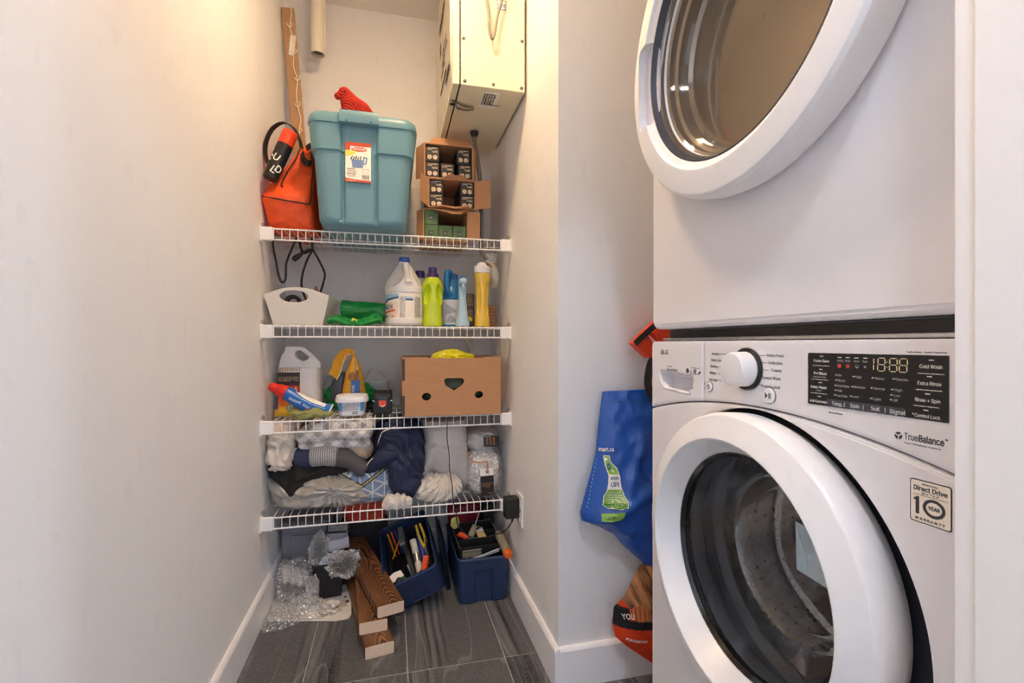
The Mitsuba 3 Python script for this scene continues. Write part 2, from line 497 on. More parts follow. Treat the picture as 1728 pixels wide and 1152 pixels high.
for a, b, z in [(0.793, 0.754, 0.961), (0.784, 0.772, 0.949), (0.795, 0.785, 0.937), (0.799, 0.791, 0.924), (0.796, 0.788, 0.911),
                (0.704, 0.677, 0.961), (0.697, 0.673, 0.949), (0.694, 0.670, 0.937), (0.695, 0.687, 0.924), (0.699, 0.689, 0.911)]:
    pr.append(face(rect(0, -0.0004, a - b, 0.0004), a, z))
pr += [face(text('All Cool Rinses', 0.0024, 0.022), 0.558, 0.8825), face(text('TurboWash   Smart Diagnosis', 0.0018, 0.044), 0.451, 0.9695),
       face(text('True', 0.0078, 0.0155), 0.4535, 0.8655), face(text('Balance', 0.0078, 0.0270, True), 0.4370, 0.8655), face(text('TM', 0.002, 0.0025), 0.4090, 0.872),
       face(text('Anti-Vibration System', 0.0017, 0.040), 0.4535, 0.8605),
       face(extr(sg.Point(0, 0).buffer(0.0045).difference(shapely.union_all([sg.LineString([(0, 0), (0.006 * math.cos(a), 0.006 * math.sin(a))]).buffer(0.0009) for a in (0.6, 2.7, 4.7)])), 0.0004), 0.4605, 0.8685)]
add(cp + '__lettering', pr, 'print_dark', kind='stuff')
add(cp + '__dial_ring', lathe([(0.037, 0), (0.037, -0.0030), (0.0345, -0.0048), (0.02, -0.005)], 48, (FX, 0.720, 0.9365), 'x'), 'black_gloss', label='glossy black ring round the dial')
add(cp + '__dial', lathe([(0.0305, -0.004), (0.0295, -0.030), (0.0275, -0.0335), (0.024, -0.0345), (0.001, -0.035)], 48, (FX, 0.720, 0.9365), 'x'), 'plastic_white', label='white round dial')
for y, z, r in [(0.8215, 0.897, 0.0085), (0.668, 0.8955, 0.0125)]:
    b = add(cp + '__button', lathe([(r, 0), (r, -0.0025), (r * 0.9, -0.0036), (0.001, -0.0036)], 32, (FX, y, z), 'x'), 'plastic_white')
    add(cp + '__button_rim', ring_lathe([(r + 0.0002, 0.001), (r + 0.0010, -0.0012), (r + 0.0014, 0.001)], (FX, y, z), 32), 'rubber')
add(cp + '__button_symbol', [face(extr(sg.Polygon([(-0.006, -0.0045), (-0.0005, 0), (-0.006, 0.0045)]), 0.0004), 0.668, 0.8955, FX - 0.0036), face(rect(0.0012, -0.0045, 0.0026, 0.0045), 0.668, 0.8955, FX - 0.0036),
                            face(rect(0.0042, -0.0045, 0.0056, 0.0045), 0.668, 0.8955, FX - 0.0036),
                            face(extr(sg.Point(0, 0).buffer(0.0042).difference(sg.Point(0, 0).buffer(0.0032)).difference(sg.box(-0.0012, 0, 0.0012, 0.01)), 0.0004), 0.8215, 0.897, FX - 0.0036), face(rect(-0.0005, 0.0005, 0.0005, 0.005), 0.8215, 0.897, FX - 0.0036),
                            face(text('9', 0.006), 0.838, 0.8985), face(rect(0, 0, 0.007, 0.001), 0.839, 0.8935)], 'print_dark')
dp = add(cp + '__display', face(plate(sg.box(0, 0, 0.187, 0.075).buffer(-0.001).buffer(0.001), 0.0006, 0.0016), 0.592, 0.892, FX + 0.0002), 'black_gloss', label='black display with white lettering')
D = FX - 0.0015
dt = [('Fresh Care', 0.5810, 0.9540, 0.0250, 0.0036), ('Pre Wash', 0.5810, 0.9360, 0.0210, 0.0036), ('Delay Wash', 0.5860, 0.9160, 0.0260, 0.0036), ('Add Garments', 0.5880, 0.8955, 0.0290, 0.0036),
      ('Temp.', 0.5510, 0.8945, 0.0160, 0.0052), ('Spin', 0.5230, 0.8950, 0.0130, 0.0052), ('Soil', 0.4940, 0.8950, 0.0110, 0.0052), ('Signal', 0.4700, 0.8945, 0.0190, 0.0052),
      ('Cold Wash', 0.4350, 0.9520, 0.0240, 0.0042), ('Extra Rinse', 0.4370, 0.9325, 0.0250, 0.0042), ('Rinse + Spin', 0.4400, 0.9130, 0.0270, 0.0042), ('*Control Lock', 0.4430, 0.8945, 0.0300, 0.0042)]
lt = [face(text(s, h, wd), y, z, D) for s, y, z, wd, h in dt]
for y in (0.5795, 0.5815, 0.5840):
    z = {0.5795: 0.9485, 0.5815: 0.9285, 0.5840: 0.9085}[y]
    lt.append(face(rect(-0.003, 0, 0.0245, 0.0006), y, z, D))
for y, z in ((0.437, 0.9455), (0.439, 0.9265), (0.442, 0.9075)):
    lt.append(face(rect(0, 0, 0.028, 0.0007), y, z, D))
for y, z in ((0.571, 0.9625), (0.572, 0.9435), (0.573, 0.9245), (0.575, 0.9045), (0.425, 0.9615), (0.427, 0.9425), (0.429, 0.9225), (0.431, 0.9035), (0.542, 0.9615), (0.530, 0.9615), (0.517, 0.9615), (0.5045, 0.9615)):
    lt.append(face(rect(0, -0.0005, 0.0055, 0.0005), y, z, D))
for y, z in ((0.532, 0.897), (0.505, 0.897), (0.476, 0.897)):
    lt.append(face(rect(0, -0.003, 0.0006, 0.003), y, z, D))
for y, z in ((0.5455, 0.937), (0.5455, 0.930), (0.5465, 0.9225), (0.547, 0.916), (0.5475, 0.909), (0.5195, 0.9365), (0.5215, 0.923), (0.5235, 0.910), (0.493, 0.9365), (0.494, 0.9235), (0.4955, 0.910), (0.4665, 0.937), (0.4685, 0.924), (0.469, 0.917), (0.4695, 0.911)):
    lt.append(face(rect(0, -0.0005, 0.0022, 0.0006), y, z, D))
add(dp + '_lettering', lt, 'print_light', kind='stuff')
small = [('+Remote Start', 0.5830, 0.9315, 0.0220, 0.0022), ('+Start', 0.5780, 0.9120, 0.0100, 0.0022), ('Sensing', 0.5430, 0.9560, 0.0090, 0.0024), ('Wash', 0.5310, 0.9560, 0.0080, 0.0024), ('Rinse', 0.5180, 0.9560, 0.0080, 0.0024), ('Spin', 0.5060, 0.9560, 0.0070, 0.0024),
         ('Hot', 0.5420, 0.9355, 0.0060, 0.003), ('Warm', 0.5420, 0.9285, 0.0110, 0.003), ('Semi Warm', 0.5430, 0.9210, 0.0180, 0.003), ('Cold', 0.5440, 0.9145, 0.0080, 0.003), ('Tap Cold', 0.5440, 0.9075, 0.0160, 0.003),
         ('High', 0.5160, 0.9350, 0.0090, 0.003), ('Medium', 0.5180, 0.9215, 0.0160, 0.003), ('Low', 0.5200, 0.9085, 0.0090, 0.003), ('Heavy', 0.4890, 0.9350, 0.0120, 0.003), ('Normal', 0.4900, 0.9220, 0.0140, 0.003), ('Light', 0.4920, 0.9085, 0.0110, 0.003),
         ('Remote', 0.4630, 0.9355, 0.0150, 0.003), ('High', 0.4650, 0.9225, 0.0100, 0.003), ('Low', 0.4650, 0.9155, 0.0080, 0.003), ('Off', 0.4660, 0.9095, 0.0060, 0.003)]
sm = [face(text(s, h, wd), y, z, D) for s, y, z, wd, h in small]
sm += [face(extr(sg.Point(0, 0).buffer(0.0022).difference(sg.Point(0, 0.0006).buffer(0.0015)), 0.0004), 0.5135, 0.9500, D), face(extr(sg.Polygon([(-0.002, 0.001), (0.002, 0.001), (0, -0.002)]), 0.0004), 0.5022, 0.9500, D)]
add(dp + '_small_lettering', sm, 'print_dim', kind='stuff')
seg = []
for k, ch in enumerate('1888'):
    x0 = [0.0, 0.0055, 0.0205, 0.0325][k]
    vert = [(0.0, 0.0015), (0.0, 0.0095)] if ch == '1' else [(0, 0.0015), (0, 0.0095), (0.009, 0.0015), (0.009, 0.0095)]
    for a, b in vert:
        seg.append(rect(x0 + a + b * 0.06, b, x0 + a + 0.0012 + b * 0.06, b + 0.0062))
    if ch != '1':
        seg += [rect(x0 + 0.0015 + c * 0.06, c, x0 + 0.0085 + c * 0.06, c + 0.0011) for c in (0.0, 0.0081, 0.0162)]
seg += [rect(0.0172, 0.005, 0.0184, 0.0062), rect(0.0176, 0.0115, 0.0188, 0.0127)]
mat('segment_gold', '#d8c9a4', 0.5)
mat('warn_red', '#d2413a', 0.5)
mat('strip_grey', '#3a3d47', 0.3)
add(dp + '_digits', [face(s, 0.4915, 0.9455, D) for s in seg], 'segment_gold')
add(dp + '_warning_light', [face(extr(sg.Point(0, 0).buffer(0.0028).difference(sg.box(-0.0015, -0.0004, 0.0015, 0.0004)), 0.0004), 0.5395, 0.9500, D), face(extr(sg.Point(0, 0).buffer(0.0026).difference(sg.Point(0, 0).buffer(0.0012)), 0.0004), 0.5270, 0.9500, D)], 'warn_red')
add(dp + '_button_strip', face(rect(0, 0, 0.107, 0.0105, 0.0002), 0.559, 0.8922, D), 'strip_grey')

# lower front with the dished door hole
low = sg.Polygon([(YF - y, seam(y) - 0.0016) for y in ys] + [(YF - YN, 0.05), (0, 0.05)])
HZ = 0.600
WY, WYH = 0.714, 0.706        # axis of the door and of the dished hole behind it
hole = sg.Point(YF - WYH, HZ - 0.014).buffer(0.282, 48)
add(w + '__front_panel', face(plate(low.difference(hole), 0.006, 0.034), YF, 0, FX + 0.034), 'enamel')
add(w + '__door_well', lathe([(0.2845, FX + 0.006), (0.280, FX + 0.03), (0.266, FX + 0.046), (0.20, FX + 0.05)], 96, (0, WYH, HZ - 0.014), 'x', cap=False), 'gap_dark', smooth=40, label='dark gap round the door')
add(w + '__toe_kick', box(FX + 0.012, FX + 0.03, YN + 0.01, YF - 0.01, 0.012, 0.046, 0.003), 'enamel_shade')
d = add(w + '__door', ring_lathe([(0.250, FX + 0.028), (0.260, FX + 0.004), (0.261, FX - 0.026), (0.2595, FX - 0.034), (0.2565, FX - 0.0385), (0.2545, FX - 0.0400), (0.251, FX - 0.0410), (0.222, FX - 0.0535), (0.2165, FX - 0.0550), (0.2140, FX - 0.0540), (0.2125, FX - 0.051), (0.1895, FX - 0.012), (0.1885, FX - 0.006), (0.192, FX + 0.006), (0.21, FX + 0.028)], (0, WY, HZ), 128), 'plastic_white', smooth=25)
add(d + '__bezel', ring_lathe([(0.1890, FX - 0.0125), (0.1865, FX - 0.0135), (0.182, FX - 0.006), (0.185, FX + 0.006), (0.190, FX + 0.010)], (0, WY, HZ), 128), 'black_gloss')
add(d + '__glass', lathe([(0.184, FX - 0.008), (0.1825, FX + 0.004), (0.176, FX + 0.030), (0.170, FX + 0.055), (0.168, FX + 0.070), (0.160, FX + 0.095), (0.150, FX + 0.108), (0.12, FX + 0.116), (0.001, FX + 0.120)], 96, (0, WY, HZ), 'x', cap=False), 'clear_glass', smooth=True, label='clear bowl-shaped door glass')
add(d + '__glass_lining', lathe([(0.182, FX + 0.006), (0.174, FX + 0.033), (0.167, FX + 0.056), (0.163, FX + 0.072), (0.156, FX + 0.094)], 96, (0, WY, HZ), 'x', cap=False), 'clear_glass', smooth=True)
st = loft([[[FX + 0.1185 - 0.003 * s + 0.012 * abs(t), 0.738 - 0.075 * t - 0.006 * s, 0.655 - 0.085 * s - 0.012 * t] for t in (0, 0.5, 1)] + [[FX + 0.1193 - 0.003 * s + 0.012 * abs(t), 0.738 - 0.075 * t - 0.006 * s, 0.655 - 0.085 * s - 0.012 * t] for t in (1, 0.5, 0)] for s in (0, 0.5, 1)])
mat('pale_blue', '#b9cdd6', 0.4)
add(d + '__sticker', st, 'pale_blue', label='pale blue sticker behind the glass')
add(w + '__gasket', ring_lathe([(0.189, FX + 0.012), (0.215, FX + 0.030), (0.250, FX + 0.075), (0.262, FX + 0.125), (0.25, FX + 0.14), (0.232, FX + 0.13), (0.222, FX + 0.115), (0.236, FX + 0.10), (0.226, FX + 0.075), (0.196, FX + 0.046)], (0, WY, HZ), 96), 'rubber')
g = add(w + '__drum', lathe([(0.245, FX + 0.125), (0.248, FX + 0.2), (0.248, FX + 0.5), (0.23, FX + 0.53), (0.12, FX + 0.545), (0.001, FX + 0.55)], 96, (0, WY, HZ), 'x', cap=False), 'drum_steel', smooth=35, label='perforated steel drum')
hl = []
for i in range(15):
    for a in range(72):
        if (a + (i % 2) * 0.5) % 24 < 5:
            continue
        th, r = math.radians(a * 5 + (i % 2) * 2.5), 0.2465
        hl.append(move(lathe([(0.0032, -0.0008), (0.001, 0.0012)], 6), 0, 0, 0))
        o = (FX + 0.15 + i * 0.025, WY + r * math.cos(th), HZ + r * math.sin(th))
        hl[-1].apply_transform(frame(o, (1, 0, 0), (0, -math.sin(th), math.cos(th))))
add(g + '__perforations', hl, 'hole_dark', kind='stuff')
for k, (a0, xx) in enumerate([(205, 0.30), (222, 0.24), (238, 0.30), (255, 0.24), (272, 0.32), (150, 0.28), (168, 0.22), (186, 0.30)]):
    th = math.radians(a0)
    s = trimesh.creation.icosphere(2, 0.016)
    s.apply_scale([1.3, 1, 0.35])
    s.apply_transform(frame((FX + xx, WY + 0.246 * math.cos(th), HZ + 0.246 * math.sin(th)), (1, 0, 0), (0, -math.sin(th), math.cos(th))))
    add(g + '__dimple', s, 'drum_steel', smooth=True)
for a0 in (50, 170, 290):
    th = math.radians(a0)
    lp = []
    for x, hgt in [(0.15, 0.004), (0.18, 0.045), (0.30, 0.062), (0.42, 0.062), (0.49, 0.04), (0.51, 0.004)]:
        tw = th + (x - 0.3) * 0.5
        lp.append([[FX + x, WY + (0.249 - q * hgt) * math.cos(tw + b), HZ + (0.249 - q * hgt) * math.sin(tw + b)] for q, b in [(0, -0.17), (0.5, -0.12), (0.93, -0.05), (1, 0), (0.93, 0.05), (0.5, 0.12), (0, 0.17)]])
    add(g + '__lifter', loft(lp), 'lifter_plastic', smooth=50)
s = add(w + '__warranty_sticker', face(plate(sg.box(0, 0, 0.0445, 0.050).buffer(-0.003).buffer(0.003), 0.0003, 0.0007), 0.4465, 0.7715, FX + 0.0001), 'print_dark')
X0, Y0 = 0.4465, 0.7715
add(s + '__ground', face(extr(sg.box(0.0012, 0.0012, 0.0433, 0.0488).buffer(-0.002).buffer(0.002), 0.0003), X0, Y0, FX - 0.0006), 'cream_label')
add(s + '__lettering', [face(m, X0, Y0, FX - 0.0009) for m in (
    move(text('INVERTER', 0.0018, 0.017), 0.0135, 0.0445), move(text('Direct Drive', 0.0052, 0.036, True), 0.0045, 0.0375), move(text('M O T O R', 0.0020, 0.018), 0.0135, 0.0338),
    rect(0.004, 0.0322, 0.0405, 0.0326), extr(sg.Polygon([(0.0068, 0.0100), (0.0105, 0.0100), (0.0105, 0.0302), (0.0080, 0.0302), (0.0045, 0.0270), (0.0045, 0.0255), (0.0068, 0.0262)]), 0.0004),
    extr(shapely.affinity.scale(sg.Point(0.0265, 0.0200).buffer(0.0118), 1.0, 0.9).difference(shapely.affinity.scale(sg.Point(0.0265, 0.0200).buffer(0.0085), 1.0, 0.86)), 0.0004),
    move(text('YEAR', 0.0042, 0.0125, True), 0.0203, 0.0180), move(text('W A R R A N T Y', 0.0028, 0.032, True), 0.0060, 0.0035))], 'print_dark', kind='stuff')

t = thing('dryer', 'white tumble dryer stacked on top of the washing machine, amber-tinted round door', 'dryer')
DZ = 1.540
fr = sg.box(0, 1.014, 0.686, 1.995).buffer(-0.022).buffer(0.022)
add(t + '__cabinet', box(FX + 0.031, 1.30, YN, YF, 1.016, 1.995, 0.006), 'enamel')
add(t + '__front_panel', face(plate(fr.difference(sg.Point(YF - YD, DZ).buffer(0.245, 48)), 0.012, 0.034, 7), YF, 0, FX + 0.034), 'enamel')
dd = ring_lathe([(0.270, FX + 0.002), (0.284, FX + 0.001), (0.297, FX - 0.008), (0.3035, FX - 0.026), (0.3055, FX - 0.050), (0.3035, FX - 0.0600), (0.2985, FX - 0.0665), (0.2955, FX - 0.0675), (0.262, FX - 0.0715), (0.2555, FX - 0.0715), (0.2535, FX - 0.0690), (0.2505, FX - 0.0640), (0.2405, FX - 0.060), (0.232, FX - 0.046), (0.229, FX - 0.040), (0.225, FX - 0.02), (0.225, FX + 0.002)], (0, YD, DZ), 144)
pk = shapely.affinity.rotate(sg.box(-0.025, -0.088, 0.025, 0.088), 0).buffer(-0.012).buffer(0.012)
ck = extr(shapely.affinity.translate(pk, -0.2490, -0.005), 0.06)
ck = put(ck, (FX - 0.045, YD, DZ), EX, EY)
dd2 = trimesh.boolean.difference([dd, ck], engine='manifold')
d = add(t + '__door', dd2, 'plastic_white', smooth=25)
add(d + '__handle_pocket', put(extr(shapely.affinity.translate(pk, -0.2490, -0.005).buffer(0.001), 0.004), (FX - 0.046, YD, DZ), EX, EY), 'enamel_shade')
add(d + '__trim', ring_lathe([(0.2400, FX - 0.0600), (0.2375, FX - 0.0605), (0.2315, FX - 0.0455), (0.2335, FX - 0.044)], (0, YD, DZ), 144), 'gap_dark')
add(d + '__bowl', lathe([(0.2325, FX - 0.0475), (0.2285, FX - 0.040), (0.2275, FX - 0.030), (0.222, FX - 0.026), (0.2205, FX - 0.014), (0.214, FX - 0.010), (0.2105, FX + 0.012), (0.204, FX + 0.020)], 144, (0, YD, DZ), 'x', cap=False), 'amber_glass', smooth=28, label='stepped glossy amber bowl')
add(d + '__window', lathe([(0.2045, FX + 0.0195), (0.198, FX + 0.021), (0.15, FX + 0.0195), (0.08, FX + 0.0185), (0.001, FX + 0.018)], 96, (0, YD, DZ), 'x', cap=False), 'amber_glass', smooth=True, label='brown tinted window')

k = thing('stacking_kit', 'black stacking bracket in the gap between the washer and the dryer', 'bracket')
add(k + '__frame', [box(FX + 0.042, 1.28, YN + 0.01, YF - 0.012, 0.981, 1.0155)], 'black_gloss')
add(k + '__rail', box(FX + 0.022, FX + 0.041, YN + 0.012, YF - 0.014, 0.9875, 0.9935, 0.001), 'chrome')
add(k + '__rail', box(FX + 0.034, FX + 0.041, YN + 0.02, YF - 0.10, 1.0105, 1.0135, 0.001), 'rubber')
# ------------------------------------------------------------------ wire shelves
mat('wire_white', '#f4f3f1', 0.35)
SHELF = {'top': 1.394, 'second': 1.048, 'third': 0.7065, 'bottom': 0.366}
names = {'top': 'white wire shelf, topmost of four, carrying the teal tote', 'second': 'white wire shelf, second from the top, carrying the bleach jug',
         'third': 'white wire shelf, third from the top, carrying the brown carton with a heart-shaped hole', 'bottom': 'white wire shelf, lowest of four, heaped with clothes and bedding'}
YS, YE = 1.875, 2.292
wires = ply(tube([[0, YS + 0.0015, -0.044], [0, YS - 0.0012, -0.040], [0, YS - 0.0012, -0.004], [0, YS + 0.003, -0.0008], [0, YS + 0.012, 0], [0, YE, 0]], 0.00155, 6), 'wire_white', 40)
rails = {n: ply(tube([[XL + 0.014, y, z], [XR - 0.014, y, z]], r, 8), 'wire_white', 40) for n, y, z, r in
         [('front', YS + 0.002, -0.0045, 0.0030), ('lower', YS + 0.002, -0.043, 0.0032), ('middle', 2.02, -0.0045, 0.0025), ('back', 2.16, -0.0045, 0.0025), ('wall', YE, -0.002, 0.0030)]}
capm = []
for sx, x0, x1 in ((-1, XL + 0.0005, XL + 0.043), (1, XR - 0.043, XR - 0.0005)):
    capm.append(trimesh.util.concatenate([box(x0, x1, YS - 0.008, YS + 0.008, -0.048, 0.0005, 0.003), box(x0 if sx < 0 else x1 - 0.006, x0 + 0.006 if sx < 0 else x1, YS - 0.012, YS + 0.035, -0.052, 0.004, 0.002)]))
caps = [ply(m, 'wire_white', 30) for m in capm]
mat('zinc', '#b5b3ae', 0.3, 0.9)
clipm = ply([box(-0.004, 0.004, YS + 0.012, YS + 0.026, 0.002, 0.018, 0.002), tube([[0, YS + 0.019, 0.012], [0.004, YS + 0.012, 0.018], [0.004, YS + 0.006, 0.022]], 0.002, 6)][0], 'zinc', 30)
for nm, z in SHELF.items():
    s = thing('wire_shelf', names[nm], 'shelf')
    W = T().translate([0, 0, z])
    for n in rails:
        scene[uniq(s + '__rail')] = {**rails[n], 'to_world': W}
    for k in range(32):
        scene[uniq(s + '__wire')] = {**wires, 'to_world': T().translate([XL + 0.045 + k * (0.825 / 31), 0, z])}
    for c in caps:
        lab(uniq(s + '__bracket'), 'white plastic end bracket')
    for c, k in zip(caps, [s + '__bracket', s + '__bracket_001']):
        scene[k] = {**c, 'to_world': W}
    for x in (XL + 0.006, XR - 0.006):
        scene[uniq(s + '__wall_clip')] = {**clipm, 'to_world': T().translate([x, 0, z])}
# ------------------------------------------------------------------ top shelf
Z1, Z2, Z3, Z4 = (SHELF[k] + 0.0016 for k in ('top', 'second', 'third', 'bottom'))
scene['vcol'] = {'type': 'twosided', 'bsdf': {'type': 'principled', 'base_color': {'type': 'mesh_attribute', 'name': 'vertex_color'}, 'roughness': 0.85, 'specular': 0.3}}
scene['vcol_gloss'] = {'type': 'twosided', 'bsdf': {'type': 'principled', 'base_color': {'type': 'mesh_attribute', 'name': 'vertex_color'}, 'roughness': 0.3, 'specular': 0.5}}
mat('teal_plastic', '#648f9c', 0.36)
mat('teal_dark', '#4f7f8c', 0.4)
mat('label_white', '#f2ece0', 0.5)
mat('label_red', '#c5482c', 0.5)
mat('label_yellow', '#e8d54e', 0.5)
mat('label_blue', '#6c86ad', 0.5)
mat('ink', '#3a3632', 0.6)
mat('orange_cloth', '#f0561f', 0.5)
mat('strap_black', '#1d1b1a', 0.7)


def carton_color(p, n, uv):
    g = 0.92 + 0.1 * fbm(p.x * 30, p.y * 30, p.z * 140) + 0.05 * (fbm(p.x * 8, p.y * 8, p.z * 8) - 0.5)
    return mi.Color3f(0.46, 0.235, 0.115) * g


mat('carton_mat', mikit.proc(carton_color), 0.8)


def side(mesh, x, y, z):
    """drawn on a plane facing the viewer (-y)"""
    return put(mesh, (x, y, z))


# teal tote
t = thing('storage_tote', 'large teal plastic storage tote with lid and paper label on the top shelf', 'storage tote')
CX = -0.097


def tote_loop(z, hx, yf, yb, r, chan=0.0, proud=0.0):
    L = rrect(CX, (yf + yb) / 2, hx, (yb - yf) / 2, r, 10, z)
    out = []
    for i in range(len(L)):
        a, b = L[i], L[(i + 1) % len(L)]
        k = max(1, int(np.linalg.norm(b - a) / 0.004))
        out += [a + (b - a) * s / k for s in range(k)]
    P = np.array(out)
    if chan:
        fr = P[:, 1] < yf + 0.02
        u = np.abs(P[:, 0] - CX + 0.013)
        gro = np.exp(-((u - 0.056) / 0.0050) ** 2) * 0.016
        P[:, 1] += np.where(fr & (u < 0.056), chan * 0.006 + proud, 0) * np.clip((0.056 - u) / 0.006, 0, 1) + np.where(fr, gro * chan, 0)
    return P


def resample(P, n=420):
    P = np.vstack([P, P[:1]])
    s = np.r_[0, np.cumsum(np.linalg.norm(np.diff(P, axis=0), axis=1))]
    t = np.linspace(0, s[-1], n, endpoint=False)
    return np.stack([np.interp(t, s, P[:, k]) for k in range(3)], 1)


lv = []
for z, d, ch in [(0, 0.020, 0), (0.004, 0.010, 0), (0.012, 0.003, 0.3), (0.022, 0, 0.9), (0.03, 0, 1), (0.10, 0, 1), (0.20, 0, 1), (0.250, 0, 1), (0.2515, -0.001, 1), (0.2535, -0.007, 1), (0.256, -0.008, 1), (0.30, -0.008, 1), (0.345, -0.008, 1), (0.348, -0.012, 1)]:
    g = z / 0.35
    lv.append(resample(tote_loop(Z1 + z, 0.150 + 0.024 * g - d, 1.788 - 0.022 * g + d, 2.25 + 0.012 * g - d, 0.045, ch, max(0, -d))))
add(t + '__body', loft(lv), 'teal_plastic', smooth=40)
lid = [resample(tote_loop(Z1 + z, 0.1845 - d, 1.752 + d, 2.275 - d, 0.05)) for z, d in [(0.342, 0.006), (0.344, 0.001), (0.360, 0), (0.374, 0.003), (0.381, 0.010), (0.3835, 0.022), (0.381, 0.030), (0.381, 0.06)]]
add(t + '__lid', loft(lid), 'teal_plastic', smooth=40)
h = loft([[[CX - 0.013 + sx, 1.752 - o, Z1 + z] for o, z in [(-0.02, 0.386), (0.008, 0.386), (0.014, 0.382), (0.0175, 0.370), (0.017, 0.352), (0.014, 0.342), (0.010, 0.341), (-0.02, 0.345)]] for sx in (-0.064, -0.0635, 0.0635, 0.064)])
add(t + '__handle', h, 'teal_plastic', smooth=40)
for k in (-0.04, 0.04):
    add(t + '__rivet', lathe([(0.004, 0), (0.003, -0.003)], 12, (CX - 0.013 + k, 1.7352, Z1 + 0.347), 'y'), 'teal_dark')
lz = Z1 + 0.15
lb = add(t + '__label', side(plate(sg.box(0, 0, 0.086, 0.138), 0.0002, 0.0005), -0.157, 1.7755, lz), 'label_white', label='white paper label with red bands and a picture of a blue tote')
LB = lambda m: side(m, -0.157, 1.7745, lz)
add(lb + '_bands', [LB(rect(0, 0.125, 0.086, 0.138)), LB(extr(sg.Polygon([(0, 0.11), (0.016, 0.11), (0.016, 0.125), (0, 0.125)]), 0.0003)), LB(extr(sg.Polygon([(0, 0), (0.086, 0), (0.086, 0.007), (0.045, 0.008), (0, 0.013)]), 0.0003)),
                    LB(extr(shapely.affinity.scale(sg.Point(0.046, 0.1145).buffer(0.03), 0.9, 0.25).intersection(sg.box(0.02, 0.1, 0.072, 0.13)), 0.0006))], 'label_red')
add(lb + '_brand', kind='stuff', m='label_white', mesh=[side(text('Rubbermaid', 0.0075, 0.044, True), -0.157 + 0.0245, 1.7738, lz + 0.1115), side(text('Rubbermaid', 0.0035, 0.03, True), -0.157 + 0.006, 1.7738, lz + 0.0035)])
add(lb + '_burst', LB(extr(sg.Polygon([(0, 0.088), (0.034, 0.100), (0.032, 0.109), (0, 0.109)]), 0.0004)), 'label_yellow')
add(lb + '_picture', [LB(extr(sg.Polygon([(0.024, 0.05), (0.058, 0.05), (0.062, 0.078), (0.020, 0.078)]), 0.0004)), LB(extr(sg.Polygon([(0.059, 0.064), (0.069, 0.066), (0.072, 0.086), (0.062, 0.088)]).buffer(0.002).difference(sg.Polygon([(0.062, 0.067), (0.067, 0.068), (0.069, 0.084), (0.064, 0.085)])), 0.0004))], 'label_blue')
add(lb + '_print', [LB(move(text('Roughneck Tote', 0.0036, 0.026, True), 0.006, 0.044)), LB(move(text('storage for home', 0.0024, 0.030), 0.006, 0.0385)), LB(move(text('and workshop use', 0.0024, 0.030), 0.008, 0.0345)),
                    LB(move(text('Boite solide', 0.0036, 0.030, True), 0.006, 0.0275)), LB(move(text('pour la maison et', 0.0024, 0.028), 0.008, 0.0225)), LB(move(text('tous les usages', 0.0024, 0.022), 0.009, 0.0185))]
    + [LB(rect(0.055 + 0.0023 * k, 0.0105, 0.055 + 0.0023 * k + (0.0007, 0.0015, 0.001)[k % 3], 0.026)) for k in range(11)]
    + [LB(extr(sg.box(0.056, 0.033, 0.080, 0.046).difference(sg.box(0.0565, 0.0335, 0.0795, 0.0455)), 0.0003))]
    + [LB(extr(sg.LineString([(0.018 + 0.008 * k, 0.079), (0.024 + 0.007 * k, 0.090 - 0.003 * (k % 2))]).buffer(0.0016), 0.0003)) for k in range(5)], 'ink', kind='stuff')

# knitted red bird on the tote's lid
v, f = ico(5)
zl = Z1 + 0.3840
bl = [(-0.155, 0.024, 0.052, 0.045), (-0.120, 0.030, 0.030, 0.030)]


def bird_point(d):
    # body: a tear drop lying to the right, neck and head up at the left
    return d


def hullchain(balls, sub=3):
    import manifold3d
    parts, prev = [], None
    for x, y, z, r in balls:
        s = trimesh.creation.icosphere(sub, r)
        s.apply_translation([x, y, z])
        if prev is not None:
            parts.append(trimesh.convex.convex_hull(np.vstack([prev.vertices, s.vertices])))
        prev = s
    return trimesh.boolean.union(parts, engine='manifold')


BY = 1.835
bm = trimesh.boolean.union([hullchain([(-0.142, BY, zl + 0.034, 0.034), (-0.110, BY, zl + 0.032, 0.032), (-0.082, BY + 0.004, zl + 0.026, 0.018)]),
                            hullchain([(-0.138, BY, zl + 0.055, 0.036), (-0.108, BY, zl + 0.046, 0.030), (-0.082, BY, zl + 0.036, 0.016)]),
                            hullchain([(-0.142, BY, zl + 0.060, 0.034), (-0.158, BY, zl + 0.090, 0.023), (-0.165, BY, zl + 0.101, 0.0195)]),
                            hullchain([(-0.168, BY, zl + 0.098, 0.016), (-0.188, BY - 0.002, zl + 0.086, 0.0105)])], engine='manifold')
import manifold3d
mm = manifold3d.Manifold(manifold3d.Mesh(np.asarray(bm.vertices, np.float32), np.asarray(bm.faces, np.uint32))).refine_to_length(0.0025).to_mesh()
bm = trimesh.Trimesh(mm.vert_properties[:, :3], mm.tri_verts, process=True)
trimesh.smoothing.filter_taubin(bm, iterations=25)
p = np.asarray(bm.vertices)
sc_ = (p[:, 0] * 0.62 + (p[:, 2] - zl) * 1.0 + (p[:, 1] - BY) * 0.5)
rib = np.abs(np.sin(sc_ / 0.0105 * np.pi))
bm.vertices = np.column_stack([p[:, 0], p[:, 1], np.maximum(p[:, 2], zl)]) + np.asarray(bm.vertex_normals) * (0.0045 * (rib - 0.6))[:, None]
bm.vertices[:, 2] = np.maximum(bm.vertices[:, 2], zl)
mat('red_knit', '#b02b1d', 0.9)
mat('dark_bead', '#2a0f0c', 0.4)
b = solo('knitted_bird', bm, 'red_knit', 'red ribbed knitted bird sitting on the lid of the teal tote', 'knitted toy', smooth=True)
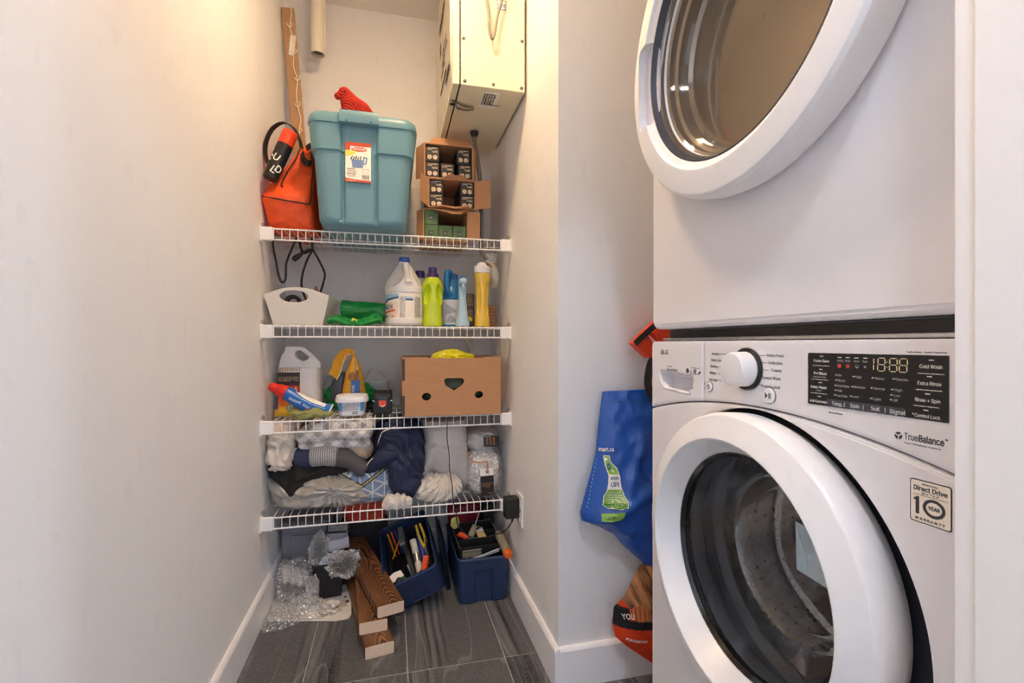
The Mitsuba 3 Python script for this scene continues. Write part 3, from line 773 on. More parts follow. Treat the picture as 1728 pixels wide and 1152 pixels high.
add(b + '__eye', move(trimesh.creation.icosphere(2, 0.0042), -0.162, BY - 0.021, zl + 0.097), 'dark_bead', label='dark eye')

# orange bag leaning on the left wall
t = thing('tote_bag', 'orange cloth bag with black seams and handles between the left wall and the teal tote', 'bag')
lp = []
for z, xl, xr, yf, yb in [(0.0, -0.425, -0.285, 1.93, 2.14), (0.02, -0.438, -0.283, 1.915, 2.16), (0.06, -0.446, -0.286, 1.895, 2.17), (0.098, -0.449, -0.288, 1.880, 2.175), (0.112, -0.448, -0.289, 1.880, 2.17),
                          (0.16, -0.425, -0.289, 1.905, 2.15), (0.22, -0.392, -0.288, 1.935, 2.12), (0.28, -0.362, -0.287, 1.962, 2.09), (0.325, -0.343, -0.286, 1.985, 2.07), (0.34, -0.335, -0.288, 2.0, 2.05)]:
    L = resample(rrect((xl + xr) / 2, (yf + yb) / 2, (xr - xl) / 2, (yb - yf) / 2, 0.022, 6, Z1 + z), 160)
    lp.append(L)
lp = np.array(lp)
kk = np.linspace(0, len(lp) - 1, 70)
lp = np.stack([lp[int(k)] * (1 - k % 1) + lp[min(int(k) + 1, len(lp) - 1)] * (k % 1) for k in kk])
m = loft(lp)
pp = np.asarray(m.vertices)
m.vertices = pp + np.asarray(m.vertex_normals) * ((ridged(pp * [16, 16, 11], 4) - 0.62) * 0.016 * np.clip((pp[:, 2] - Z1) / 0.03, 0, 1))[:, None]
m.vertices[:, 0] = np.clip(m.vertices[:, 0], XL + 0.002, -0.281)
add(t + '__body', m, 'orange_cloth', smooth=True)
for pts in ([[-0.447, 1.885, Z1 + 0.108], [-0.40, 1.874, Z1 + 0.101], [-0.34, 1.872, Z1 + 0.093], [-0.289, 1.873, Z1 + 0.088]], [[-0.447, 1.885, Z1 + 0.110], [-0.405, 1.893, Z1 + 0.128], [-0.382, 1.893, Z1 + 0.142], [-0.385, 1.895, Z1 + 0.165], [-0.368, 1.912, Z1 + 0.215], [-0.345, 1.935, Z1 + 0.27], [-0.335, 1.955, Z1 + 0.315]],
            [[-0.287, 1.876, Z1 + 0.088], [-0.286, 1.905, Z1 + 0.18], [-0.285, 1.95, Z1 + 0.27]]):
    add(t + '__piping', tube(pts, 0.0022, 6, 24), 'strap_black')
add(t + '__handle', ribbon([[-0.405, 1.93, Z1 + 0.18], [-0.438, 1.92, Z1 + 0.245], [-0.444, 1.92, Z1 + 0.305], [-0.425, 1.93, Z1 + 0.368], [-0.390, 1.945, Z1 + 0.402], [-0.356, 1.96, Z1 + 0.392], [-0.338, 1.97, Z1 + 0.355], [-0.332, 1.975, Z1 + 0.325]], 0.024, (0.3, 1, 0.25)), 'strap_black', smooth=50)
add(t + '__handle', ribbon([[-0.326, 1.950, Z1 + 0.300], [-0.318, 1.925, Z1 + 0.268], [-0.300, 1.915, Z1 + 0.250], [-0.286, 1.92, Z1 + 0.262], [-0.2845, 1.93, Z1 + 0.30], [-0.292, 1.94, Z1 + 0.325], [-0.312, 1.955, Z1 + 0.320]], 0.022, (0.5, -0.3, 0.8)), 'strap_black', smooth=50)

# umbrella-like bottle tucked behind the bag's flap
t = thing('bottle', 'black drinks bottle with an orange lid and white print leaning out of the orange bag', 'bottle')
B0, B1 = np.array([-0.418, 1.868, Z1 + 0.165]), np.array([-0.352, 1.882, Z1 + 0.345])
ax = (B1 - B0) / np.linalg.norm(B1 - B0)
MB = frame(B0, np.cross([0, 1, 0.0], ax), [0, 1, 0.0])
FB = np.eye(4)
FB[:3, 2] = ax
FB[:3, 0] = np.cross([0, -1.0, 0], ax) / np.linalg.norm(np.cross([0, -1.0, 0], ax))
FB[:3, 1] = np.cross(FB[:3, 2], FB[:3, 0])
FB[:3, 3] = B0


def inb(m):
    m.apply_transform(FB)
    return m


mat('bottle_black', '#1a1917', 0.35)
mat('lid_orange', '#e8481f', 0.35)
add(t + '__body', inb(lathe([(0.022, 0), (0.026, 0.004), (0.0265, 0.13), (0.026, 0.137)], 32)), 'bottle_black')
add(t + '__lid', inb(lathe([(0.0262, 0.1375), (0.0268, 0.141), (0.0268, 0.158), (0.026, 0.160), (0.0268, 0.162), (0.0266, 0.188), (0.024, 0.192), (0.001, 0.193)], 32)), 'lid_orange')
pr = []
for s, h0, a0, hh in (('U', 0.066, -8, 0.024), ('C', 0.062, -62, 0.024), ('D', 0.028, 38, 0.024), ('L', 0.020, 8, 0.024)):
    m = text(s, hh, None, True, 0.001, True)
    m.apply_transform(trimesh.transformations.rotation_matrix(-0.2, [0, 0, 1]))
    m = m.subdivide_to_size(0.004) if hasattr(m, 'subdivide_to_size') else m
    q = np.asarray(m.vertices)
    a = math.radians(-90 + a0) + q[:, 0] / 0.0266 * 1.0
    r = 0.0266 + q[:, 2]
    # local frame: -y of the bottle faces the viewer
    mm_ = trimesh.Trimesh(np.column_stack([r * np.cos(a + np.pi), r * np.sin(a + np.pi), h0 + q[:, 1]]), m.faces, process=False)
    pr.append(inb(mm_))
add(t + '__lettering', pr, 'label_white', smooth=False)

# cardboard strip with string, leaning in the left back corner
mat('cardboard_pale', '#b08a66', 0.85)
mat('string_white', '#e9e0cc', 0.9)
t = thing('cardboard_strip', 'tall narrow cardboard strip with white string leaning in the closet back left corner', 'cardboard')
m = box(-0.025, 0.025, -0.010, 0.010, 0, 1.0, 0.002)
rot(m, (0, 1, 0), -4.55)
move(m, -0.347, 2.215, Z1 + 0.003)
add(t + '__board', m, 'cardboard_pale')
q = [[-0.352 + 0.006 * math.sin(k * 2.3) - 0.0796 * k * 0.055, 2.199, Z1 + 0.20 + k * 0.055] for k in range(16)]
add(t + '__string', tube(q, 0.0022, 6, 90), 'string_white')
for k in range(1, 15, 2):
    x, y, z = q[k]
    add(t + '__string', tube([[x - 0.014, y - 0.002, z + 0.012], [x, y - 0.004, z - 0.004], [x + 0.010, y - 0.002, z + 0.010], [x + 0.004, y - 0.002, z + 0.02]], 0.0018, 5, 14), 'string_white')
m = rect(0, 0, 0.022, 0.085, 0.0008)
m.apply_transform(frame([-0.421, 2.2045, Z1 + 0.80], (1, 0, -0.0796), (-0.0796, 0, 1)))
add(t + '__tag', m, 'label_white')

# pipe coming down from the ceiling
mat('pipe_white', '#e6ddcc', 0.45)
mat('pipe_dark', '#55504a', 0.8)
t = thing('pipe', 'white pipe end hanging down in front of the back wall above the teal tote', 'pipe')
add(t + '__tube', lathe([(0.0275, 2.2135), (0.0275, ZC - 0.001), (0.0235, ZC - 0.001), (0.0235, 2.2135)], 32, (-0.306, 2.205, 0), cap=False), 'pipe_white')
add(t + '__plug', lathe([(0.0235, 2.225), (0.001, 2.2252)], 24, (-0.306, 2.205, 0), cap=False), 'pipe_dark')
add(t + '__cable', tube([[-0.2765, 2.19, ZC - 0.001], [-0.2765, 2.19, 2.30], [-0.277, 2.19, 2.225]], 0.0028, 6), 'pipe_white')

# ventilation unit
mat('latch_steel', '#77706a', 0.25, 0.9)
mat('unit_cream', '#ece1c2', 0.42)
mat('pouch_foil', '#cfc3ae', 0.3, 0.35)
mat('hose_grey', '#6a625a', 0.4, 0.2)
t = thing('ventilation_unit', 'cream metal ventilation unit hung high on the right closet wall', 'ventilation unit')
UZ = 1.859
add(t + '__body', box(0.2275, 0.452, 1.636, 2.165, UZ, 2.44, 0.002), 'unit_cream')
add(t + '__door', box(0.200, 0.2225, 1.636, 2.165, UZ, 2.44, 0.002), 'unit_cream')
add(t + '__gap', box(0.2225, 0.2275, 1.639, 2.162, UZ + 0.003, 2.436), 'black_matte')
for x, z in [(0.236, 2.017), (0.2405, 1.873), (0.340, 1.873), (0.440, 1.873), (0.442, 2.037), (0.236, 2.17), (0.442, 2.20)]:
    add(t + '__screw', [lathe([(0.0058, 0), (0.0054, -0.0020), (0.003, -0.0032), (0.001, -0.0032)], 12, (x, 1.636, z), 'y')], 'hose_grey')
la = add(t + '__latch', [tube([[0.224, 1.757, UZ - 0.004], [0.236, 1.760, UZ - 0.014], [0.262, 1.766, UZ - 0.016], [0.292, 1.772, UZ - 0.010]], [0.007, 0.011, 0.009, 0.006], 8, 20), lathe([(0.011, UZ - 0.012), (0.011, UZ)], 16, (0.214, 1.754, 0))], 'latch_steel', label='metal toggle latch')
pl = add(t + '__plate', box(0.308, 0.372, 1.664, 1.776, UZ - 0.0012, UZ), 'label_white', label='rating plate with black print')
LP = []
for k in range(5):
    m = text(('MODEL 8003R  VOLTS 120 HZ 60', 'INSTALLATION / MAINTENANCE', 'SEE MANUAL FOR DETAILS', 'RISK OF SHOCK  DISCONNECT', 'CERTIFIED  4 SPEED  1.4 A')[k], 0.0058, 0.075, True)
    m.apply_transform(frame([0.316 + 0.009 * k, 1.672, UZ - 0.0014], (0, 1, 0), (1, 0, 0)))
    LP.append(m)
for k in range(3):
    m = text(('AIR EXCHANGER', 'MADE IN CANADA', 'CSA C22.2')[k], 0.006, 0.04, True)
    m.apply_transform(frame([0.314 + 0.016 * k, 1.75, UZ - 0.0014], (1, 0, 0), (0, -1, 0)))
    LP.append(m)
add(pl + '_print', LP, 'ink', kind='stuff')
b = add(t + '__badge', box(0.352, 0.384, 1.6345, 1.636, 2.135, 2.165, 0.0006), 'label_white')
mat('badge_blue', '#3b3c86', 0.4)
add(t + '__badge_print', [side(text('LIFE', 0.012, 0.026, True), 0.355, 1.6345, 2.1425), side(extr(sg.box(0, 0, 0.032, 0.03).difference(sg.box(0.0015, 0.0015, 0.0305, 0.0285)), 0.0004), 0.352, 1.6345, 2.135)], 'badge_blue')
add(t + '__cable', tube([[0.300, 1.620, ZC - 0.06], [0.305, 1.612, 2.20], [0.318, 1.610, 2.10], [0.320, 1.610, 2.045], [0.329, 1.608, 2.012], [0.338, 1.61, 2.03], [0.348, 1.612, 2.09], [0.372, 1.615, 2.20], [0.385, 1.62, ZC - 0.06]], 0.0042, 8, 60), 'hose_grey')
pm = loft([[[0.1995 - 0.006 * (1 - abs(2 * s - 1) ** 3) * (0.4 + 0.9 * ridged(np.array([[a * 11, s * 9, 2.0]]), 3)[0]), 1.66 + 0.49 * a, UZ + 0.015 + 0.54 * s] for a in np.linspace(0, 1, 40)] + [[0.1999, 2.15, UZ + 0.015 + 0.54 * s], [0.1999, 1.66, UZ + 0.015 + 0.54 * s]] for s in np.linspace(0, 1, 40)])
add(t + '__document_pouch', pm, 'pouch_foil', smooth=30, label='crinkled document pouch on the side')
pq = []
for a, s, wd, hg in [(0.15, 0.70, 0.20, 0.03), (0.2, 0.5, 0.04, 0.05), (0.4, 0.42, 0.14, 0.012), (0.35, 0.36, 0.18, 0.010), (0.3, 0.30, 0.12, 0.010), (0.25, 0.2, 0.2, 0.012), (0.6, 0.12, 0.12, 0.02)]:
    m = rect(0, 0, wd, hg, 0.0006)
    m.apply_transform(frame([0.1925, 1.66 + 0.49 * (1 - a) - 0.05, UZ + 0.015 + 0.54 * s], (0, -1, 0), (0, 0, 1)))
    pq.append(m)
add(t + '__diagram_print', pq, 'ink', kind='stuff')

# drain hose and the knotted bag on it
t = thing('drain_hose', 'grey drain hose running down from the ventilation unit past the cartons', 'hose')
add(t + '__tube', tube([[0.331, 1.985, UZ - 0.004], [0.333, 1.985, UZ - 0.05], [0.352, 1.99, 1.70], [0.3595, 1.99, 1.60], [0.3615, 1.985, 1.46], [0.360, 1.985, 1.37], [0.372, 1.98, 1.345], [0.385, 1.98, 1.33]], 0.0085, 10, 60), 'hose_grey')
add(t + '__nut', lathe([(0.017, UZ - 0.0005), (0.016, UZ - 0.012), (0.010, UZ - 0.024)], 20, (0.331, 1.985, 0)), 'black_matte')
scene['film'] = {'type': 'blendbsdf', 'weight': 0.22, 'bsdf_0': {'type': 'thindielectric'}, 'bsdf_1': {'type': 'twosided', 'bsdf': {'type': 'principled', 'base_color': {'type': 'rgb', 'value': [0.88, 0.88, 0.87]}, 'roughness': 0.22, 'metallic': 0.85}}}
mat('film_white', '#d9d4cc', 0.3)


def crumple(c, rad, seed, sub=3, jit=0.35, floor=None, rz=0, power=2.3):
    """crinkled film: a faceted, jittered superellipsoid"""
    v, f = ico(sub)
    g = np.random.default_rng(seed)
    d = v / (np.abs(v) ** power).sum(1, keepdims=True) ** (1 / power)
    p = d * (1 + jit * (fuzz(d * 2.3 + seed, seed, 3) - 0.5) * 1.6 + jit * 0.35 * (g.random(len(v)) - 0.5))[:, None] * np.array(rad)
    a = math.radians(rz)
    p = p @ np.array([[math.cos(a), math.sin(a), 0], [-math.sin(a), math.cos(a), 0], [0, 0, 1]]) + np.array(c)
    if floor is not None:
        p[:, 2] = np.maximum(p[:, 2], floor + 0.001 * g.random(len(v)))
    return trimesh.Trimesh(p, f, process=False)


solo('plastic_wrap', crumple((0.400, 1.985, 1.338), (0.026, 0.02, 0.026), 5), 'film', 'clear plastic knotted round the hose end under the right of the top shelf', 'plastic wrap', smooth=False)
t = thing('hose_fitting', 'white hose fitting with brown tie by the right wall under the top shelf', 'hose fitting')
add(t + '__sleeve', tube([[0.392, 2.0, 1.318], [0.410, 2.01, 1.300], [0.4245, 2.03, 1.265], [0.428, 2.06, 1.235]], [0.016, 0.0195, 0.021, 0.018], 16, 20), 'pipe_white')
mat('rust_brown', '#8a5a36', 0.6)
add(t + '__tie', tube([[0.392 + 0.02 * math.cos(a), 2.004 + 0.022 * math.sin(a), 1.309 + 0.006 * math.sin(a * 2)] for a in np.linspace(0, 6.28, 20)], 0.003, 6), 'rust_brown')
solo('condensate_line', tube([[0.338, 2.28, 1.05], [0.345, 2.282, 1.0], [0.362, 2.283, 0.965], [0.372, 2.284, 0.93], [0.372, 2.284, 0.80], [0.368, 2.284, 0.70]], 0.009, 10, 40), 'pipe_white', 'thin white plastic line running down the back wall behind the brown carton', 'hose')

# three open cartons with small boxes
mat('box_black', '#26231f', 0.5)
mat('box_green', '#4d6b3d', 0.5)
mat('box_green_dark', '#35492c', 0.5)
mat('print_cream', '#e6cdb2', 0.6)


def open_carton(name, x0, x1, z0, z1, y0, y1, label, flaps, th=0.004):
    t = thing(name, label, 'carton', 'open cartons on the top shelf')
    add(t + '__body', [box(x0, x0 + th, y0, y1, z0, z1), box(x1 - th, x1, y0, y1, z0, z1), box(x0 + th, x1 - th, y0, y1, z0, z0 + th), box(x0 + th, x1 - th, y0, y1, z1 - th, z1), box(x0 + th, x1 - th, y1 - th, y1, z0 + th, z1 - th)], 'carton_mat')
    for q in flaps:
        q = np.array(q, float)
        n = np.cross(q[1] - q[0], q[2] - q[1])
        n *= 0.0018 / np.linalg.norm(n)
        # a torn, slightly wavy edge on the far side of the fold
        k = len(q)
        vv = np.vstack([q + n, q - n])
        add(t + '__flap', trimesh.convex.convex_hull(vv) if k == 4 else loft([q + n, q - n]), 'carton_mat')
    return t


def small_box(x0, z0, w, h, y0, m, kind):
    t = thing('small_box', *kind)
    add(t + '__body', box(x0, x0 + w, y0, y0 + 0.19, z0, z0 + h, 0.0012), m)
    return t


YC = 1.955
Ca = open_carton('carton', 0.121, 0.301, Z1, Z1 + 0.126, YC, YC + 0.25, 'brown open carton holding green boxes, lowest of the three stacked cartons',
                 [[[0.301, YC, Z1 + 0.004], [0.301, YC, Z1 + 0.122], [0.347, YC - 0.015, Z1 + 0.118], [0.347, YC - 0.015, Z1 + 0.002]], [[0.121, YC, Z1 + 0.002], [0.121, YC, Z1 + 0.12], [0.098, YC + 0.03, Z1 + 0.12], [0.098, YC + 0.03, Z1 + 0.002]],
                  [[0.150, YC, Z1 + 0.125], [0.292, YC, Z1 + 0.125], [0.270, YC - 0.03, Z1 + 0.103], [0.232, YC - 0.034, Z1 + 0.100], [0.205, YC - 0.04, Z1 + 0.106], [0.18, YC - 0.03, Z1 + 0.112]]])
zb = Z1 + 0.128
Cb = open_carton('carton', 0.141, 0.330, zb, zb + 0.118, YC - 0.01, YC + 0.24, 'brown open carton with side flaps spread, middle of the three stacked cartons',
                 [[[0.330, YC - 0.01, zb + 0.002], [0.330, YC - 0.01, zb + 0.116], [0.390, YC - 0.02, zb + 0.122], [0.390, YC - 0.02, zb + 0.008]], [[0.141, YC - 0.01, zb], [0.141, YC - 0.01, zb + 0.114], [0.108, YC - 0.05, zb + 0.120], [0.108, YC - 0.05, zb + 0.012]],
                  [[0.19, YC - 0.01, zb + 0.118], [0.30, YC - 0.01, zb + 0.118], [0.275, YC - 0.022, zb + 0.132], [0.245, YC - 0.025, zb + 0.128], [0.23, YC - 0.025, zb + 0.136], [0.21, YC - 0.02, zb + 0.126]],
                  [[0.16, YC - 0.01, zb + 0.002], [0.315, YC - 0.01, zb + 0.002], [0.295, YC - 0.03, zb + 0.008], [0.245, YC - 0.035, zb - 0.006], [0.19, YC - 0.032, zb + 0.004]]])
zc_ = zb + 0.120
Cc = open_carton('carton', 0.126, 0.322, zc_, zc_ + 0.139, YC, YC + 0.25, 'brown open carton under the ventilation unit, topmost of the three stacked cartons',
                 [[[0.126, YC, zc_], [0.126, YC, zc_ + 0.138], [0.096, YC + 0.045, zc_ + 0.128], [0.096, YC + 0.045, zc_ + 0.004]], [[0.140, YC + 0.004, zc_ + 0.139], [0.318, YC + 0.004, zc_ + 0.139], [0.306, YC + 0.05, zc_ + 0.180], [0.172, YC + 0.05, zc_ + 0.182]],
                  [[0.322, YC, zc_ + 0.002], [0.322, YC, zc_ + 0.136], [0.338, YC + 0.03, zc_ + 0.13], [0.338, YC + 0.03, zc_ + 0.004]]])
for x, z, wh in [(0.127, 0, 'bottom left'), (0.1835, 0, 'bottom middle'), (0.240, 0, 'bottom right'), (0.127, 0.0605, 'upper left')]:
    t = small_box(x, Z1 + 0.0042 + z, 0.0545, 0.0595, YC + 0.012, 'box_green', (f'small green box with dark square emblem, {wh} in the lowest carton', 'box', 'green boxes in the lowest carton'))
    add(t + '__emblem', side(rect(0.018, 0.018, 0.035, 0.036), x, YC + 0.012, Z1 + 0.0042 + z), 'print_dark')
    add(t + '__emblem_letter', side(move(text('N', 0.009, 0.009, True), 0.022, 0.0225), x, YC + 0.0115, Z1 + 0.0042 + z), 'print_dim')
for x, z, y, k, wh in [(0.146, zb + 0.0042, YC + 0.004, 'm', 'lower left'), (0.146, zb + 0.0605, YC + 0.004, 'm', 'upper left'), (0.2705, zb + 0.0042, YC + 0.004, 'm', 'lower right'), (0.2705, zb + 0.0605, YC + 0.004, 'm', 'upper right'),
                       (0.131, zc_ + 0.0042, YC + 0.010, 't', 'lower left'), (0.1915, zc_ + 0.0042, YC + 0.014, 't', 'lower middle'), (0.2620, zc_ + 0.0042, YC + 0.010, 't', 'lower right'), (0.131, zc_ + 0.0690, YC + 0.010, 't', 'upper left'), (0.2565, zc_ + 0.0690, YC + 0.014, 't', 'upper right')]:
    nm = {'m': 'middle', 't': 'topmost'}[k]
    bk = (f'small black box with white lettering, {wh} in the {nm} carton', 'box', f'black boxes in the {nm} carton')
    hh = 0.0550 if k == 'm' else 0.0630
    t = small_box(x, z, 0.0545, hh, y, 'box_black', bk)
    s_ = hh / 0.06
    add(t + '__lettering', [side(m, x, y, z) for m in (move(text('UYN', 0.0095 * s_, 0.018, True), 0.007, 0.043 * s_), rect(0.026, 0.050 * s_, 0.047, 0.053 * s_), move(text('HAIR', 0.0075 * s_, 0.022, True), 0.026, 0.034 * s_), move(text("'", 0.004, 0.0015), 0.007, 0.029 * s_), move(text("'", 0.004, 0.0015), 0.048, 0.028 * s_))]
        + [side(extr(sg.Point(cx, 0.0165 * s_).buffer(0.0088).union(sg.box(cx - 0.008, 0.016 * s_, cx + 0.008, 0.023 * s_)).difference(sg.box(cx - 0.005, 0.014 * s_, cx + 0.004, 0.0155 * s_)).difference(sg.box(cx - 0.001, 0.017 * s_, cx + 0.001, 0.022 * s_)), 0.0004), x, y, z) for cx in (0.016, 0.038)], 'print_cream')

# cords hanging under the top shelf
mat('cord_black', '#141312', 0.5)
t = thing('electric_cable', 'black power cord with plug, looped under the top shelf above the white basket', 'cord')
add(t + '__cable', tube([[-0.352, 2.04, Z1 - 0.014], [-0.335, 2.03, 1.335], [-0.300, 2.01, 1.345], [-0.318, 2.02, 1.31], [-0.338, 2.03, 1.25], [-0.3415, 2.04, 1.20], [-0.320, 2.05, 1.145], [-0.285, 2.05, 1.165], [-0.262, 2.04, 1.225], [-0.257, 2.03, 1.26], [-0.278, 2.02, 1.31], [-0.2985, 2.01, 1.352], [-0.300, 2.01, 1.392]], 0.0042, 8, 90), 'cord_black')
add(t + '__plug', tube([[-0.304, 2.0, 1.346], [-0.330, 2.0, 1.332], [-0.343, 2.0, 1.320], [-0.357, 2.0, 1.309], [-0.366, 2.0, 1.300]], [0.004, 0.005, 0.0085, 0.0105, 0.0085], 10, 20), 'cord_black')
for dx, dz in ((0.003, -0.005), (-0.003, 0.002)):
    add(t + '__prong', tube([[-0.364 + dx, 2.0, 1.302 + dz], [-0.374 + dx, 2.0, 1.290 + dz]], 0.0018, 6), 'zinc')
solo('electric_cable', tube([[-0.4365, 1.99, Z1 - 0.005], [-0.434, 1.99, 1.345], [-0.424, 1.99, 1.29], [-0.414, 1.99, 1.235], [-0.402, 1.99, 1.2135], [-0.391, 1.99, 1.228], [-0.388, 1.99, 1.285], [-0.374, 2.0, 1.335], [-0.355, 2.01, Z1 - 0.006]], 0.0040, 8, 70), 'cord_black', 'black cord hanging in a narrow loop under the left end of the top shelf', 'cord')
# ------------------------------------------------------------------ second shelf
mat('basket_white', '#ece6da', 0.4)
mat('jug_white', '#e8e4df', 0.38)
mat('cap_blue', '#2c4f9c', 0.35)
mat('lime', '#c3d616', 0.3)
mat('cap_purple', '#3a2460', 0.3)
mat('jug_blue', '#1d6fa8', 0.25)
mat('label_pale', '#d8d9e2', 0.45)
mat('label_grey', '#a8acb8', 0.5)
mat('spray_blue', '#a9c8df', 0.28)
mat('cap_navy', '#2d5f9e', 0.3)
mat('soap_yellow', '#e3bd45', 0.22)
mat('can_dark', '#4a4238', 0.45)
mat('print_peach', '#ecd3c2', 0.5)
mat('print_blue', '#33507e', 0.5)
mat('sky_blue', '#9fc3d8', 0.5)
mat('print_tan', '#a98f6c', 0.5)
mat('green_bag', '#12883c', 0.4)


def oval(cx, cy, hx, hy, z, p=2.5, n=64, ph=0.0):
    a = np.arange(n) * 2 * np.pi / n + ph
    c, s = np.cos(a), np.sin(a)
    return np.stack([cx + hx * np.sign(c) * np.abs(c) ** (2 / p), cy + hy * np.sign(s) * np.abs(s) ** (2 / p), np.full(n, z)], 1)


def bottle(cx, cy, z0, prof, p=2.5, n=72):
    """prof of (z, half width x, half width y[, shift x])"""
    pr = np.array([list(q) + [0] * (4 - len(q)) for q in prof], float)
    t = np.r_[0, np.cumsum(np.hypot(np.diff(pr[:, 0]), np.diff(pr[:, 1])))]
    tt = np.unique(np.r_[t, np.linspace(0, t[-1], 60)])
    z, hx, hy, sx = (np.interp(tt, t, pr[:, k]) for k in range(4))
    return loft([oval(cx + d, cy, a, b, z0 + h, p, n) for h, a, b, d in zip(z, hx, hy, sx)])


def dent(m, cx, cz, rx, rz, depth, tilt=0.0, pw=2.0):
    """pushes the viewer's side of a mesh in over an ellipse in x and z"""
    v = np.asarray(m.vertices)
    dx, dz = v[:, 0] - cx, v[:, 2] - cz
    a, b = dx * math.cos(tilt) + dz * math.sin(tilt), -dx * math.sin(tilt) + dz * math.cos(tilt)
    q = np.clip(1 - (a / rx) ** 2 - (b / rz) ** 2, 0, 1) ** (1 / pw)
    yc = np.median(v[:, 1])
    v[:, 1] += np.where(v[:, 1] < yc + 0.005, q * depth, 0)
    m.vertices = v
    return m


# white basket
t = thing('storage_basket', 'white plastic basket with an oval handle hole at the left of the second shelf', 'basket')


def basket_wall(s0, s1, y0, y1):
    return None


def quadwall(pts_out, holes=None):
    return None


bx0, bx1, tx0, tx1, by0, by1, ty0, ty1 = -0.421, -0.253, -0.444, -0.224, 1.925, 2.19, 1.895, 2.235
hz = 0.112
top = [(-0.110 + 0.220 * s, hz + 0.029 * math.sin(math.pi * s)) for s in np.linspace(0, 1, 25)]
sil = sg.Polygon([(-0.084, 0)] + top + [(0.084, 0)]).buffer(-0.003).buffer(0.003)
for y_b, y_t, ins in ((by0, ty0, 0), (by1, ty1, 0)):
    pl = sil.difference(shapely.affinity.scale(sg.Point(-0.010, 0.1070).buffer(0.048, 24), 1.0, 0.46)) if y_b == by0 else sil
    m = plate(pl, 0.0015, 0.003, 2)
    m.apply_transform(frame([-0.3345, y_b, Z2], (1, 0, 0), (0, (y_t - y_b) / hz, 1)))
    add(t + '__panel', m, 'basket_white')
for xb, xt in ((bx0, tx0), (bx1, tx1)):
    add(t + '__side', loft([[[xb + o, by0 + 0.002, Z2], [xb + o, by1, Z2], [xt + o, ty1, Z2 + hz], [xt + o, ty0 + 0.002, Z2 + hz]] for o in (0, 0.003 if xb == bx0 else -0.003)]), 'basket_white')
add(t + '__base', box(bx0 + 0.003, bx1 - 0.003, by0 + 0.002, by1, Z2, Z2 + 0.003), 'basket_white')
solo('roll_of_tape', trimesh.util.concatenate([ring_lathe([(0.016, -0.012), (0.030, -0.012), (0.030, 0.012), (0.016, 0.012)], (0, 0, 0), 36)]).apply_transform(frame([-0.370, 2.02, Z2 + 0.090], (0, 1, 0), (-1, 0, 0.2))), 'black_matte', 'black roll inside the white basket, seen through its oval hole', 'roll of tape')
solo('booklet', rot(box(-0.345, -0.25, 2.09, 2.10, Z2 + 0.004, Z2 + 0.118, 0.001), (0, 1, 0), 6, (-0.30, 2.09, Z2 + 0.06)), 'label_white', 'pale booklet standing in the white basket', 'booklet')
m = loft([[[-0.292, 2.00 + o, Z2 + 0.03], [-0.262, 2.0 + o, Z2 + 0.02], [-0.260, 2.0 + o, Z2 + 0.118], [-0.276, 2.0 + o, Z2 + 0.140], [-0.283, 2.0 + o, Z2 + 0.156], [-0.290, 2.0 + o, Z2 + 0.150]] for o in (0, 0.003)])
solo('card_scrap', m, 'rust_brown', 'brown torn card sticking up from the white basket', 'card')
solo('grey_tin', rbox(-0.30, -0.245, 2.11, 2.19, Z2 + 0.06, Z2 + 0.113, 0.006, 3), 'label_grey', 'grey tin in the right end of the white basket', 'tin')

# green bags
lp = []
for k, s in enumerate(np.linspace(0, 1, 60)):
    r = 0.0365 * min(1, (s * (1 - s) * 60)) ** 0.35
    a = np.arange(72) * 2 * np.pi / 72
    x = -0.196 + 0.178 * s
    rr = r * (1 + 0.10 * (ridged(np.stack([a * 0 + s * 4, np.cos(a) * 2.5, np.sin(a) * 2.5], 1), 8) - 0.5) + 0.05 * np.sin(5 * a + 9 * s))
    lp.append(np.stack([a * 0 + x + 0.006 * np.cos(a), 2.075 + 1.25 * rr * np.cos(a), Z2 + 0.070 - 0.010 * s + rr * np.sin(a)], 1))
m = loft(lp)
v_ = np.asarray(m.vertices)
solo('rolled_bag', m, 'green_bag', 'green shopping bag rolled up behind the bleach jug', 'bag', smooth=60)
t = thing('folded_bag', 'crumpled green bag lying flat at the front edge between the basket and the bleach jug', 'bag')
for k, (x0, x1, y, z, r, ph) in enumerate([(-0.236, -0.130, 1.935, 0.014, 0.013, 0.2), (-0.215, -0.060, 1.965, 0.022, 0.014, 1.5), (-0.160, -0.034, 1.93, 0.013, 0.012, 2.6), (-0.11, -0.034, 1.955, 0.030, 0.011, 4.0)]):
    lp = []
    for s in np.linspace(0, 1, 40):
        a = np.arange(40) * 2 * np.pi / 40
        rr = r * (1 + 0.35 * (fuzz(np.stack([a * 0 + s * 5 + k * 7, np.cos(a) * 1.6, np.sin(a) * 1.6], 1), 20 + k) - 0.5)) * min(1, s * (1 - s) * 30 + 0.15) ** 0.5
        lp.append(np.stack([a * 0 + x0 + (x1 - x0) * s, y + 0.012 * math.sin(4 * s + ph) + 2.4 * rr * np.cos(a), np.maximum(Z2 + 0.0005, Z2 + z + 0.008 * math.sin(6 * s + ph) + rr * np.sin(a))], 1))
    add(t + '__fold', loft(lp), 'green_bag', smooth=60)
add(t + '__tag', rot(box(-0.148, -0.128, 1.905, 1.906, Z2 + 0.006, Z2 + 0.026), (0, 1, 0), 25, (-0.138, 1.905, Z2 + 0.016)), 'label_yellow')

